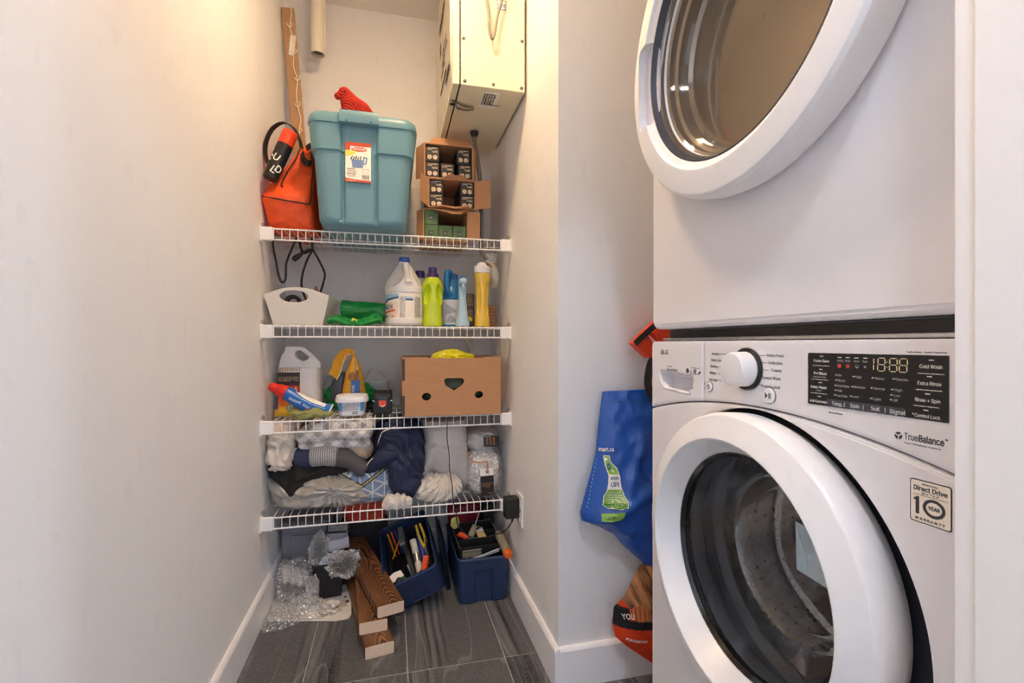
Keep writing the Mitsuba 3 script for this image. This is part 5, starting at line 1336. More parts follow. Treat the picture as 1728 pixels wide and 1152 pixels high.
# brown carton with heart-shaped hole
t = thing('fruit_carton', 'big brown cardboard carton with heart-shaped hole and two round holes on the third shelf', 'carton')
cx0, cx1, cy0, cy1, cz1 = 0.038, 0.4135, 1.850, 2.14, Z3 + 0.222
W_, H_ = cx1 - cx0, cz1 - Z3
heart = sg.Polygon([(-0.038, 0.014), (-0.030, 0.021), (0.030, 0.021), (0.038, 0.012), (0.033, -0.002), (0.0, -0.024), (-0.032, -0.004)]).buffer(-0.003).buffer(0.004)
pl = sg.box(0, 0, W_, H_).difference(shapely.affinity.translate(heart, 0.193, 0.119)).difference(shapely.affinity.scale(sg.Point(0.089, 0.073).buffer(0.017), 1.0, 0.85)).difference(shapely.affinity.scale(sg.Point(0.289, 0.076).buffer(0.016), 1.0, 0.85))
pl = pl.difference(sg.Polygon([(0.06, H_ + 0.01), (0.10, H_ - 0.004), (0.3, H_ - 0.0045), (0.34, H_ + 0.01)]))
add(t + '__front_panel', side(extr(pl, 0.005), cx0, cy0 + 0.005, Z3 + 0.0004), 'carton_mat')
add(t + '__side_panel', box(cx0, cx0 + 0.005, cy0 + 0.0052, cy1, Z3 + 0.0004, cz1), 'carton_mat')
add(t + '__side_panel', box(cx1 - 0.005, cx1, cy0 + 0.0052, cy1, Z3 + 0.0004, cz1), 'carton_mat')
add(t + '__back_panel', box(cx0, cx1, cy1, cy1 + 0.005, Z3 + 0.0004, cz1), 'carton_mat')
add(t + '__bottom', box(cx0 + 0.005, cx1 - 0.005, cy0 + 0.006, cy1, Z3 + 0.0004, Z3 + 0.005), 'carton_mat')
for z0, z1 in ((0.135, 0.215), (0.002, 0.078)):
    add(t + '__corner_tape', box(cx0 - 0.0006, cx0 + 0.009, cy0 - 0.0006, cy0 + 0.012, Z3 + z0, Z3 + z1), 'jug_label_black')
for pts in ([(0.052, 0.160), (0.08, 0.145), (0.11, 0.134), (0.156, 0.132)], [(0.105, 0.123), (0.13, 0.122), (0.157, 0.126)], [(0.108, 0.085), (0.13, 0.10), (0.155, 0.117)], [(0.193, 0.142), (0.194, 0.19)]):
    add(t + '__crease', tube([[cx0 + x, cy0 + 0.0002, Z3 + z] for x, z in pts], 0.0007, 5, 16), 'cardboard_pale')
mat('dark_green', '#2c3a22', 0.5)
solo('produce_bag', lump((0.228, 1.98, Z3 + 0.09), (0.16, 0.10, 0.083), 31, 0.012, 16, (1, 1, 1), 2.6, 5, Z3 + 0.006), 'dark_green', 'dark green bag inside the brown carton, seen through its heart-shaped hole', 'bag', smooth=True)
mat('bag_yellow', '#dfd41c', 0.3)
solo('yellow_wrapper', crumple((0.232, 1.93, Z3 + 0.2015), (0.085, 0.05, 0.046), 3, 4, 0.28, rz=8), 'bag_yellow', 'yellow plastic wrapper sticking out of the top of the brown carton', 'wrapper', smooth=20)
# ------------------------------------------------------------------ bottom shelf: clothes and bedding
mat('navy', '#1b2542', 0.7, sheen=0.15)
mat('navy_cuff', '#2b3150', 0.8)
mat('black_cloth', '#171717', 0.85)
mat('grey_flannel', '#c6c1be', 0.9, sheen=0.4)
mat('cream_cloth', '#d6cdc2', 0.9)
mat('pale_cloth', '#d9d2c8', 0.85)
mat('grey_film', '#a19d96', 0.18, spec=0.8, clearcoat=0.6)
mat('knit_dark', '#4b4a4e', 0.9)
mat('tag_black', '#201c1a', 0.4)
mat('copper_cord', '#b0714f', 0.5)


def drape(c, hx, hz, depth, seed, amp=0.01, freq=18, stretch=(1, 1, 1), floor=None, power=2.4, octv=3, rz=0, creases=()):
    """a soft heap with finer folds"""
    m = lump(c, (hx, depth, hz), seed, amp, freq, stretch, power, 6, floor, octaves=octv, rz=rz)
    for deg, fq, a in creases:      # sharp pleats running across the viewer's side
        v = np.asarray(m.vertices)
        q = (v[:, 0] * math.cos(math.radians(deg)) + v[:, 2] * math.sin(math.radians(deg))) * fq + 5 * (fuzz(v * 9, seed + 2, 2) - 0.5)
        m.vertices = v + np.asarray(m.vertex_normals) * (a * ((1 - np.abs(2 * (q - np.floor(q)) - 1)) ** 0.8 - 0.5) * fuzz(v * 13, seed + 4, 2) * 2)[:, None]
    return m


# grey plastic sack lying along the front left
m = drape((-0.245, 2.015, Z4 + 0.050), 0.198, 0.052, 0.130, 3, 0.016, 9, (1.1, 0.8, 2.2), floor=Z4, power=2.2)
v_ = np.asarray(m.vertices)
m.vertices[:, 2] += np.where(v_[:, 2] > Z4 + 0.03, 0.022 * np.exp(-((v_[:, 0] + 0.235) / 0.085) ** 2), 0) + np.clip((-v_[:, 0] - 0.375) / 0.07, 0, 1) * np.where(v_[:, 2] > Z4 + 0.03, 0.045, 0)
# radiating creases
v_ = np.asarray(m.vertices)
ang = np.arctan2(v_[:, 2] - Z4 - 0.075, v_[:, 0] + 0.20)
m.vertices[:, 1] -= 0.013 * (np.abs(np.sin(ang * 9 + 2.5 * fuzz(v_ * 14, 2))) ** 0.6 - 0.5) * np.clip(np.hypot(v_[:, 0] + 0.2, v_[:, 2] - Z4 - 0.075) / 0.05, 0, 1)
solo('plastic_sack', m, 'grey_film', 'grey translucent plastic sack stuffed full at the front left of the lowest shelf', 'sack', smooth=40)

# patterned pillow
m = drape((-0.105, 2.03, Z4 + 0.066), 0.165, 0.080, 0.115, 6, 0.005, 10, power=2.5, floor=Z4)
v_ = np.asarray(m.vertices)
m.vertices[:, 2] += np.where(v_[:, 2] > Z4 + 0.03, 0.022 * np.exp(-((v_[:, 0] + 0.03) / 0.05) ** 2), 0)


def quilted(p):
    u, w_ = p[:, 0] * 1.0 + 0.25 * (p[:, 1] - 2.0), p[:, 2] - p[:, 1] * 0.55
    s = 0.046
    star = np.full(len(p), 9.0)
    for a in (0, 60, 120):
        q = (u * math.cos(math.radians(a)) + w_ * math.sin(math.radians(a))) / s
        star = np.minimum(star, np.abs(q - np.round(q)))
    line = np.clip(1 - star / 0.075, 0, 1) ** 0.6
    weave = 0.5 + 0.5 * np.sin((u + w_) * 1500)
    C = blend('#4c658c', '#a9b6c9', np.clip(0.30 * weave + 0.35 * fuzz(p * 40, 3) + 0.05, 0, 1))
    C = C * (1 - line[:, None]) + line[:, None] * np.array(lin('#dcd8cf'))
    d = (p[:, 2] - np.interp(p[:, 0], [-0.27, -0.11, -0.024, 0.030], [0.525, 0.443, 0.503, 0.39]))
    band = (np.abs(d) < 0.0085) & (p[:, 1] < 2.02)
    C = np.where(band[:, None], lin('#2c2620'), C)
    C = np.where((band & (np.abs(d) < 0.0040) & (np.sin(p[:, 0] * 900) > -0.2))[:, None], lin('#cfc29b'), C)
    return C


def finer(m, n):
    v, f = trimesh.remesh.subdivide_to_size(m.vertices, m.faces, n)
    return trimesh.Trimesh(v, f, process=True)


m = finer(m, 0.0022)
solo('throw_pillow', m, 'vcol', 'blue and white star-patterned pillow with a dark zigzag band', 'pillow', smooth=True, color=tint(m, quilted))

# cream cloth at the left end
m = drape((-0.396, 2.0, Z4 + 0.232), 0.045, 0.080, 0.11, 11, 0.020, 10, (1, 1, 0.9), creases=((35, 22, 0.016), (110, 17, 0.014)))
solo('cloth', m, 'cream_cloth', 'crumpled cream cloth against the left wall on the lowest shelf', 'cloth', smooth=True)

# folded checked blanket: thick folds


def slab(x0, x1, y0, y1, z0, z1, seed, amp=0.005, sagx=0.0, n=0.006):
    m = rbox(x0, x1, y0, y1, z0, z1, min(0.49 * (z1 - z0), 0.02), 4)
    m = finer(m, n)
    v = np.asarray(m.vertices)
    u = (v[:, 0] - x0) / (x1 - x0)
    w = amp * (ridged(v * [9, 9, 26], seed) - 0.5) * 2
    m.vertices = v + np.asarray(m.vertex_normals) * w[:, None]
    m.vertices[:, 2] += sagx * np.sin(np.pi * u) + 0.005 * np.sin(9 * u + seed)
    return m


def checks(p):
    a, b = p[:, 0] + (p[:, 2] - 0.55) * 1.0 + 0.6 * p[:, 1], p[:, 0] - (p[:, 2] - 0.55) * 1.0 - 0.6 * p[:, 1]
    s = 0.031
    ca, cb = np.floor(a / s) % 2, np.floor(b / s) % 2
    wv = 0.5 + 0.5 * np.sin(a * 2400)
    return blend('#e8e2da', '#88888c', np.clip(0.42 * (ca + cb) * (0.8 + 0.3 * wv) + 0.10 * fuzz(p * 60, 2), 0, 1))


t = thing('folded_blanket', 'folded grey and white checked blanket under the third shelf, upper left', 'blanket')
for k, a in enumerate([(-0.335, -0.085, 1.925, 2.20, Z4 + 0.216, Z4 + 0.262), (-0.338, -0.075, 1.905, 2.2, Z4 + 0.256, Z4 + 0.292), (-0.300, -0.068, 1.915, 2.2, Z4 + 0.286, Z4 + 0.322)]):
    m = slab(*a, 40 + k, 0.007)
    m = finer(m, 0.0045)
    add(t + '__fold', m, 'vcol', smooth=True, color=tint(m, checks))

# black cloth spilling down to the left
m = quilt([(-0.377, 0.412), (-0.392, 0.435), (-0.408, 0.468), (-0.437, 0.487), (-0.446, 0.510), (-0.446, 0.560), (-0.43, 0.60)],
          [(-0.368, 0.412), (-0.330, 0.430), (-0.285, 0.452), (-0.213, 0.480), (-0.130, 0.494), (-0.105, 0.512), (-0.12, 0.54)],
          1.955, [0.030, 0.058, 0.055, 0.045, 0.04, 0.03, 0.02], 90, 90, 8, 0.006, 10, (1, 1, 0.5), 0.45, 0.01, 0.6,
          fold=lambda x, z: 0.014 * np.exp(-((x + 0.335 - 0.25 * (z - 0.5)) / 0.016) ** 2) + 0.012 * np.exp(-((z - 0.505 - 0.30 * (x + 0.27)) / 0.012) ** 2) * (x > -0.34) - 0.010 * np.exp(-((x + 0.37 - 0.1 * (z - 0.5)) / 0.014) ** 2))
solo('black_garment', m, 'black_cloth', 'black garment draped over the plastic sack and the stack at the left', 'clothing', smooth=60)

# knitted rolled piece
t = thing('rolled_knitwear', 'rolled grey knitwear with navy cuff and light ribbed band under the checked blanket', 'clothing')


def roll(p0, p1, r0, r1, m_, part, color=None, seed=1, bend=0.0, label=None):
    P0, P1 = np.array(p0, float), np.array(p1, float)
    ctl = [P0, (P0 + P1) / 2 + [0, 0, bend], P1]
    pts = smoothpath(ctl, 50)
    ms = tube(pts, np.interp(np.linspace(0, 1, 50), [0, 0.06, 0.5, 0.94, 1], [r0 * 0.8, r0, (r0 + r1) / 2, r1, r1 * 0.8]), 80)
    v = np.asarray(ms.vertices)
    ms.vertices = v + np.asarray(ms.vertex_normals) * (0.006 * (fuzz(v * 22, seed) - 0.5))[:, None]
    kw = {'color': tint(ms, color)} if color else {}
    add(t + '__' + part, ms, 'vcol' if color else m_, smooth=True, label=label, **kw)


def ribs_light(p):
    return blend('#5e5e63', '#b9b7b6', np.clip(0.5 + 0.5 * np.sin(p[:, 0] * 800 + 2 * fuzz(p * 60, 3)) * (0.4 + 0.6 * (fuzz(p * [60, 60, 300], 5) > 0.45)), 0, 1))


def ribs_dark(p):
    return blend('#38373b', '#6d6a6c', np.clip(0.5 + 0.5 * np.sin((p[:, 2] + 0.6 * p[:, 0]) * 1100 + 3 * fuzz(p * 40, 3)), 0, 1) * 0.8)


roll((-0.345, 1.945, Z4 + 0.188), (-0.285, 1.935, Z4 + 0.188), 0.034, 0.037, 'navy_cuff', 'cuff', None, 2, label='navy cuff')
roll((-0.294, 1.93, Z4 + 0.193), (-0.198, 1.93, Z4 + 0.190), 0.0375, 0.0385, None, 'ribbed_band', ribs_light, 3, 0.004, 'light grey ribbed band')
roll((-0.205, 1.935, Z4 + 0.190), (-0.098, 1.925, Z4 + 0.128), 0.037, 0.030, None, 'body', ribs_dark, 4, 0.014)
t = thing('striped_cloth', 'tan and grey striped cloth end peeping out between blanket and navy clothing', 'cloth')
m = drape((-0.120, 1.985, Z4 + 0.200), 0.050, 0.032, 0.06, 21, 0.006, 22)
add(t + '__heap', m, 'vcol', smooth=True, color=tint(m, lambda p: blend('#8f8984', '#c9a988', np.clip(0.5 + 0.5 * np.sin((p[:, 0] + 0.3 * p[:, 2]) * 700), 0, 1))))

# navy clothing
t = thing('navy_garments', 'heap of dark navy clothes with white piping in the middle of the lowest shelf', 'clothing')
add(t + '__upper', drape((0.030, 2.02, Z4 + 0.212), 0.095, 0.098, 0.125, 23, 0.015, 9, (1, 1, 0.8), creases=((70, 14, 0.012),)), 'navy', smooth=True)
add(t + '__front', drape((0.055, 1.945, Z4 + 0.125), 0.062, 0.105, 0.062, 24, 0.011, 10, (1.5, 1, 0.6), creases=((25, 26, 0.012),)), 'navy', smooth=True)
add(t + '__sleeve', tube(np.array([[-0.10, 1.95, Z4 + 0.115], [-0.060, 1.925, Z4 + 0.155], [-0.02, 1.915, Z4 + 0.185], [0.03, 1.93, Z4 + 0.20], [0.07, 1.95, Z4 + 0.22]]), [0.014, 0.028, 0.036, 0.034, 0.02], 20, 50), 'navy', smooth=True)
add(t + '__collar', tube(np.array([[-0.045, 1.96, Z4 + 0.235], [-0.02, 1.935, Z4 + 0.262], [0.010, 1.93, Z4 + 0.276], [0.04, 1.945, Z4 + 0.258], [0.06, 1.96, Z4 + 0.205]]), [0.016, 0.026, 0.028, 0.025, 0.015], 18, 40), 'navy', smooth=True)
add(t + '__piping', tube([[-0.052, 1.935, Z4 + 0.228], [-0.046, 1.918, Z4 + 0.252], [-0.034, 1.907, Z4 + 0.278], [-0.01, 1.904, Z4 + 0.288], [0.012, 1.904, Z4 + 0.296]], 0.0022, 6, 30), 'label_white')
add(t + '__piping', tube([[-0.098, 1.918, Z4 + 0.140], [-0.085, 1.905, Z4 + 0.165], [-0.070, 1.90, Z4 + 0.182]], 0.002, 6, 20), 'label_white')

# grey flannel with the wrinkled sheets below
# folded flannel sheet: a thick curtain of cloth, bulging and ending in a slanting hem
cols, rows = 70, 90
lp = []
for g in np.linspace(0, 1, rows):
    s = np.linspace(0, 1, cols)
    x0, x1 = 0.118 - 0.012 * g + 0.016 * np.sin(g * 3), 0.300 + 0.012 * g
    x = x0 + (x1 - x0) * s
    zb = Z4 + 0.105 - 0.085 * np.clip((s - 0.22) / 0.78, 0, 1) ** 1.0 + 0.0 * s - 0.045 * np.clip(0.22 - s, 0, 1) / 0.22
    zt = Z4 + 0.300 + 0 * s
    z = zt + (zb - zt) * g
    y = 2.015 - 0.075 * np.sin(np.pi * min(1, 0.25 + g * 0.75)) ** 0.7 * np.clip(4 * s * (1 - s), 0, 1) ** 0.4 - 0.03 * (g > 0.42) * np.clip((g - 0.42) / 0.06, 0, 1) - 0.008 * np.sin(s * 11 + 3 * g) * g - 0.006 * (fuzz(np.stack([x * 18, x * 0 + g * 2, z * 5], 1), 6) - 0.5)
    fr = np.stack([x, y, z], 1)
    bk = np.stack([x[::-1], np.maximum(y[::-1] + 0.006, 2.06), z[::-1] + 0.0], 1)
    lp.append(np.vstack([fr, bk]))
solo('flannel_sheet', loft(lp), 'grey_flannel', 'folded pale grey flannel sheet with slanting hem, right of the navy clothes', 'sheet', smooth=50)
solo('bed_linen', drape((0.205, 2.14, Z4 + 0.15), 0.095, 0.145, 0.085, 29, 0.01, 10), 'grey_flannel', 'stack of grey linen behind the pale flannel sheet', 'bed linen', smooth=True)
m = drape((0.178, 1.975, Z4 + 0.040), 0.092, 0.042, 0.085, 33, 0.010, 12, (1.7, 1, 0.8), floor=Z4, creases=((-20, 30, 0.012),))
v_ = np.asarray(m.vertices)
ang = np.arctan2(v_[:, 2] - Z4 - 0.10, v_[:, 0] - 0.215)
m.vertices[:, 1] -= 0.010 * np.abs(np.sin(ang * 15 + 2 * fuzz(v_ * 12, 4)))
solo('wrinkled_sheet', m, 'pale_cloth', 'wrinkled off-white sheet peeping out below the grey flannel sheet', 'sheet', smooth=True)
m = drape((0.018, 1.888, Z4 + 0.016), 0.048, 0.026, 0.035, 37, 0.008, 14, (1.2, 1, 1.4), floor=Z4 - 0.004, creases=((-50, 34, 0.010),))
solo('crumpled_cloth', m, 'pale_cloth', 'small crumpled off-white cloth overhanging the front edge of the lowest shelf', 'cloth', smooth=True)

# clear packages with black tags
t = thing('clear_package', 'clear zip package with black printed tag and copper cord by the right wall', 'package')
PX0, PX1 = 0.292, 0.440
v, f = ico(5)
for part, c, rad, seed in (('lower_bag', (0.366, 1.985, Z4 + 0.094), (0.072, 0.095, 0.093), 41), ('upper_bag', (0.366, 2.03, Z4 + 0.215), (0.068, 0.100, 0.045), 43)):
    add(t + '__' + part, crumple(c, rad, seed, 5, 0.10, Z4, power=3.4), 'film', smooth=22)
silver = lambda p: blend('#3c3c42', '#dedcda', np.clip((ridged(p * [34, 34, 22], 6, 3) - 0.35) * 2.2, 0, 1))
m = lump((0.362, 1.990, Z4 + 0.092), (0.060, 0.085, 0.084), 45, 0.010, 26, (1, 1, 1), 3.2, 5, Z4 + 0.003)
add(t + '__contents', m, 'vcol_gloss', smooth=True, color=tint(m, silver))
m = lump((0.366, 2.035, Z4 + 0.212), (0.056, 0.09, 0.036), 46, 0.008, 26, (1, 1, 1), 3.0, 5)
add(t + '__contents', m, 'vcol_gloss', smooth=True, color=tint(m, silver))
tg = side(rect(0, 0, 0.052, 0.078, 0.001), 0.341, 1.884, Z4 + 0.014)
rot(tg, (0, 1, 0), -3, (0.366, 1.884, Z4 + 0.05))
tg_ = add(t + '__tag', tg, 'tag_black', label='black printed tag')
tg = side(rect(0, 0.078, 0.052, 0.106, 0.001), 0.341, 1.884, Z4 + 0.014)
rot(tg, (0, 1, 0), -3, (0.366, 1.884, Z4 + 0.05))
add(t + '__tag_top', tg, 'label_white')
pr = [side(text(s, 0.004, w_, True), 0.341 + x, 1.8825, Z4 + 0.014 + z) for s, x, z, w_ in (('MEMORY FOAM', 0.006, 0.046, 0.040), ('PILLOW SET', 0.006, 0.038, 0.036), ('queen', 0.018, 0.031, 0.016), ('2 pieces', 0.024, 0.008, 0.022))]
for m in pr:
    rot(m, (0, 1, 0), -3, (0.366, 1.884, Z4 + 0.05))
add(t + '__tag_print', pr, 'copper_cord')
tg = box(0.360, 0.425, 1.925, 1.926, Z4 + 0.196, Z4 + 0.243)
rot(tg, (1, 0, 0), -28, (0.39, 1.925, Z4 + 0.22))
rot(tg, (0, 1, 0), 4, (0.39, 1.925, Z4 + 0.22))
add(t + '__upper_tag', tg, 'tag_black')
pr = [side(text(s, 0.005, 0.02), 0.366 + 0.015 * k, 1.9235, Z4 + 0.208) for k, s in enumerate(('abc', 'fgh', 'lmn'))]
pr = [rot(box(0.370 + 0.014 * k, 0.377 + 0.014 * k, 1.9235, 1.9245, Z4 + 0.204, Z4 + 0.236), (1, 0, 0), -28, (0.39, 1.925, Z4 + 0.22)) for k in range(3)]
add(t + '__upper_tag_print', pr, 'rust_brown')
add(t + '__cord', tube([[0.366, 1.8815, Z4 + 0.105], [0.366, 1.881, Z4 + 0.145], [0.345, 1.882, Z4 + 0.1465], [0.312, 1.888, Z4 + 0.148], [0.297, 1.90, Z4 + 0.160], [0.292, 1.93, Z4 + 0.185]], 0.0024, 8, 50), 'copper_cord')
add(t + '__cord_ring', tube([[0.366 + 0.0062 * math.cos(a), 1.8815, Z4 + 0.109 + 0.0055 * math.sin(a)] for a in np.linspace(0, 6.283, 20)], 0.0012, 6), 'ink')

# ------------------------------------------------------------------ outlet, adapter and cord on the right wall
t = thing('wall_outlet', 'white outlet cover plate on the right closet wall', 'outlet')
add(t + '__plate', box(XR - 0.006, XR - 0.0002, 1.695, 1.770, 0.312, 0.428, 0.002), 'trim_mat')
for z in (0.345, 0.395):
    add(t + '__socket', rbox(XR - 0.008, XR - 0.004, 1.715, 1.750, z - 0.016, z + 0.016, 0.0018, 2), 'trim_mat')
add(t + '__screw', lathe([(0.003, -0.0075), (0.0025, -0.0062)], 12, (XR, 1.7325, 0.370), 'x'), 'zinc')
t = thing('power_adapter', 'black plug-in power adapter in the wall outlet beside the lowest shelf', 'power adapter')
add(t + '__body', rbox(XR - 0.062, XR - 0.0085, 1.712, 1.758, 0.342, 0.418, 0.007, 3), 'cord_black')
add(t + '__strain_relief', tube([[XR - 0.030, 1.735, 0.343], [XR - 0.030, 1.735, 0.333], [XR - 0.032, 1.736, 0.322]], [0.005, 0.0045, 0.003], 8, 10), 'cord_black')
solo('adapter_cord', tube([[XR - 0.032, 1.736, 0.322], [0.405, 1.755, 0.285], [0.36, 1.78, 0.262], [0.31, 1.80, 0.252], [0.275, 1.81, 0.262], [0.245, 1.82, 0.295], [0.2385, 1.835, 0.325], [0.2385, 1.845, 0.345]], 0.0022, 6, 60), 'cord_black', 'thin black cord curving from the power adapter to the lowest shelf edge', 'cord')
solo('hanging_cord', tube([[0.203, 1.8405, Z3 - 0.004], [0.204, 1.843, 0.62], [0.212, 1.846, 0.56], [0.214, 1.85, 0.50], [0.224, 1.852, 0.44], [0.226, 1.856, 0.40], [0.231, 1.858, 0.365], [0.2405, 1.858, 0.336]], 0.0017, 6, 70), 'cord_black', 'thin black cord hanging from the third shelf down past the grey flannel', 'cord')
solo('cord_tag', crumple((0.2335, 1.842, 0.300), (0.016, 0.006, 0.022), 8, 3, 0.4), 'olive', 'small torn olive tag on the cord below the lowest shelf', 'tag', smooth=20)
# ------------------------------------------------------------------ on the floor under the shelves
def wood_color(p, n, uv):
    # uv: metres across and along the plank, shifted per plank; nested arches of growth rings
    k = dr.floor(uv.x / 2.0)
    u = uv.x - 2 * k - 1.0
    w = 0.020 * (fbm(u * 16 + k * 9, uv.y * 3.5, k * 3.0) - 0.5)
    rings = (uv.y + 130 * dr.square(u - 0.012 + w) + 0.25 * fbm(u * 9 + k * 5, uv.y * 4.0, 2.0)) * 24 + k * 3.7
    g = dr.abs(rings - dr.floor(rings) - 0.5) * 2
    line = smoothstep(0.30, 0.95, g)
    fine = fbm(u * 420 + k, uv.y * 12, 7.0, octaves=2)
    blot = fbm(u * 18 + k * 4, uv.y * 7, 11.0, octaves=2)
    c = mix([0.070, 0.026, 0.010], [0.40, 0.175, 0.070], dr.clip(blot * 1.2 - 0.1, 0, 1) * 0.8 + 0.25 * fine)
    return c * (1 - 0.80 * line)


def endgrain_color(p, n, uv):
    r = dr.sqrt(dr.square(p.x * 1.0 + 0.01) + dr.square(p.z + 0.04)) * 330 + 2.5 * fbm(p.x * 40, p.z * 40, 1.0)
    g = dr.abs(r - dr.floor(r) - 0.5) * 2
    return mix([0.50, 0.32, 0.20], [0.80, 0.62, 0.46], 0.35 + 0.4 * g + 0.25 * fbm(p.x * 90, p.z * 90, 3.0))


mat('plank_wood', mikit.proc(wood_color), 0.5)
mat('plank_end', mikit.proc(endgrain_color), 0.8)
mat('bin_blue', '#1f3152', 0.36)
mat('bin_red', '#c8401f', 0.5)
mat('bin_grey', '#77787f', 0.5)
mat('dark_red', '#7c1524', 0.55)
mat('handle_grey', '#8d8876', 0.5)
mat('handle_orange', '#ef6a1d', 0.4)
mat('steel', '#b9b9b7', 0.3, 0.9)
mat('pencil_yellow', '#d98a2c', 0.5)
mat('blue_tool', '#2d3d88', 0.4)
mat('caulk_white', '#d8d2c2', 0.5)
mat('paper', '#e4ddd2', 0.7)
mat('clip_orange', '#e4572b', 0.45)
mat('glue_green', '#2f6b52', 0.4)


def plank(label, x, y, z, ang, L, tilt=0.0, w=0.089, h=0.038):
    """x, y, z: middle of the lower front edge; ang: turn to the left going back"""
    t = thing('wood_plank', label, 'plank', 'stacked planks on the floor')
    M = trimesh.transformations.translation_matrix([x, y, z]) @ trimesh.transformations.rotation_matrix(math.radians(ang), [0, 0, 1]) @ trimesh.transformations.rotation_matrix(math.radians(tilt), [1, 0, 0])
    P = rrect(0, h / 2, w / 2, h / 2, 0.004, 5)
    m = loft([[[a, yy, b] for a, b, _ in P] for yy in (0.0012, L)])
    uv = np.column_stack([m.vertices[:, 0] + 1.0 + 2 * (len([k for k in taken if k.startswith('wood_plank')]) // 3), m.vertices[:, 1]])
    add(t + '__body', m.apply_transform(M), 'plank_wood', smooth=False, uv=uv)
    add(t + '__cut_end', loft([[[a * k, yy, h / 2 + (b - h / 2) * k] for a, b, _ in P] for yy, k in ((0.0, 0.985), (0.0012, 1.0))]).apply_transform(M), 'plank_end', label='pale fresh-cut end')
    return t


plank('brown stained plank, lowest of the stack, its pale end nearest', -0.0365, 1.575, 0.0005, 11.0, 0.55)
plank('brown stained plank in the middle of the stack, running straight back', -0.058, 1.640, 0.0400, 6.0, 0.50)
plank('brown stained plank on top of the stack, slanting across the other two', -0.003, 1.660, 0.0800, 16.5, 0.555, 3.2)
solo('black_crate', box(-0.215, -0.02, 2.205, 2.285, 0.0005, 0.205, 0.004), 'black_matte', 'black crate behind the planks under the red bin', 'crate')
solo('red_bin', loft([rrect(-0.115, 2.240, a, 0.042 * a / 0.09, 0.012, 6, z) for z, a in [(0.206, 0.082), (0.208, 0.085), (0.31, 0.095), (0.312, 0.10), (0.322, 0.10), (0.325, 0.095)]]), 'bin_red', 'red orange plastic bin on the black crate under the lowest shelf', 'bin', smooth=40)

# blue bins


def blue_bin(label, M, w, d, h, notch=0.0):
    t = thing('storage_bin', label, 'bin')

    def loop(k, z, chan, o=0.0):
        L = resample(rrect(0, d / 2, w / 2 * k - o, d / 2 * k - o, 0.022, 6, z), 300)
        fr = L[:, 1] < d / 2 - d / 2 * k + o + 0.003
        u = np.abs(L[:, 0])
        L[:, 1] += np.where(fr & (u < 0.034), 0.009 * chan * np.clip((0.034 - u) / 0.002, 0, 1), 0)
        return L
    out = [loop(k, z, c) for z, k, c in [(0, 0.88, 0), (0.003, 0.90, 1), (h * 0.72, 0.955, 1), (h * 0.735, 0.955, 0), (h * 0.93, 0.965, 0), (h * 0.935, 0.995, 0), (h * 0.975, 1.0, 0), (h, 0.985, 0)]]
    inn = [loop(k, z, 0, 0.003) for z, k in [(h, 0.965), (h * 0.93, 0.945), (h * 0.5, 0.92), (0.006, 0.88)]]
    m = loft(out + inn)
    m.apply_transform(M)
    add(t + '__tub', m, 'bin_blue', smooth=35)
    return t


def mat4(o, rz=0, rx=0, ry=0):
    R = trimesh.transformations.rotation_matrix
    return trimesh.transformations.translation_matrix(o) @ R(math.radians(rz), [0, 0, 1]) @ R(math.radians(rx), [1, 0, 0]) @ R(math.radians(ry), [0, 1, 0])


M2 = mat4([0.338, 1.792, 0.0005], 0)
blue_bin('dark blue storage bin standing level against the right wall', M2, 0.208, 0.40, 0.176)
M1 = mat4([0.112, 1.800, 0.0030], 4, 15, -23)
M1[:3, 3] += [0, 0, 0.030]
blue_bin('dark blue storage bin tipped on its edge beside the planks', M1, 0.205, 0.36, 0.125)


def loc(mesh, M, x=0, y=0, z=0, rz=0, rx=0, ry=0):
    mesh.apply_transform(M @ mat4([x, y, z], rz, rx, ry))
    return mesh


# tool tray inside the level bin
t = thing('tool_tray', 'black compartment tool tray in the level blue bin', 'tool tray')
TT = M2 @ mat4([0.0, 0.075, 0.150], 4, 8, 0)
w, d, h = 0.17, 0.19, 0.045
add(t + '__base', loc(box(-w / 2, w / 2, 0, d, 0, 0.003), TT), 'black_matte')
for a in [(-w / 2, -w / 2 + 0.003, 0, d), (w / 2 - 0.003, w / 2, 0, d), (-w / 2, w / 2, 0, 0.003), (-w / 2, w / 2, d - 0.003, d), (-w / 2, w / 2, 0.055, 0.058), (0.0, 0.003, 0.058, d), (0.038, 0.041, 0.058, d), (0.041, w / 2, 0.115, 0.118)]:
    add(t + '__wall', loc(box(*a, 0, h, 0.0005), TT), 'black_matte')
add(t + '__rim', loc(tube([[-w / 2, 0.0, h], [-w / 2, d, h + 0.002], [w / 2, d, h + 0.002], [w / 2, 0.0, h]], 0.002, 6), TT), 'rubber')
t = thing('screwdriver', 'old grey handled screwdriver lying across the tool tray, blade up', 'screwdriver')
add(t + '__handle', loc(tube([[-0.030, 0.065, 0.045], [0.000, 0.115, 0.066]], [0.012, 0.0135, 0.0125, 0.011], 10, 12), TT), 'handle_grey', smooth=25)
add(t + '__shaft', loc(tube([[0.000, 0.115, 0.066], [0.030, 0.155, 0.110]], 0.003, 8), TT), 'steel')
t = thing('screwdriver', 'big screwdriver with grey and orange handle hanging over the bin edge at the right wall', 'screwdriver')
add(t + '__handle', tube([[0.418, 1.93, 0.212], [0.424, 1.86, 0.200], [0.4275, 1.795, 0.186]], [0.011, 0.0165, 0.0175, 0.0165, 0.0175, 0.018], 16, 30), 'handle_grey', smooth=30)
add(t + '__butt', tube([[0.4275, 1.797, 0.1863], [0.4285, 1.776, 0.1815]], [0.0182, 0.0182, 0.0170, 0.012], 16, 10), 'handle_orange', label='orange butt end')
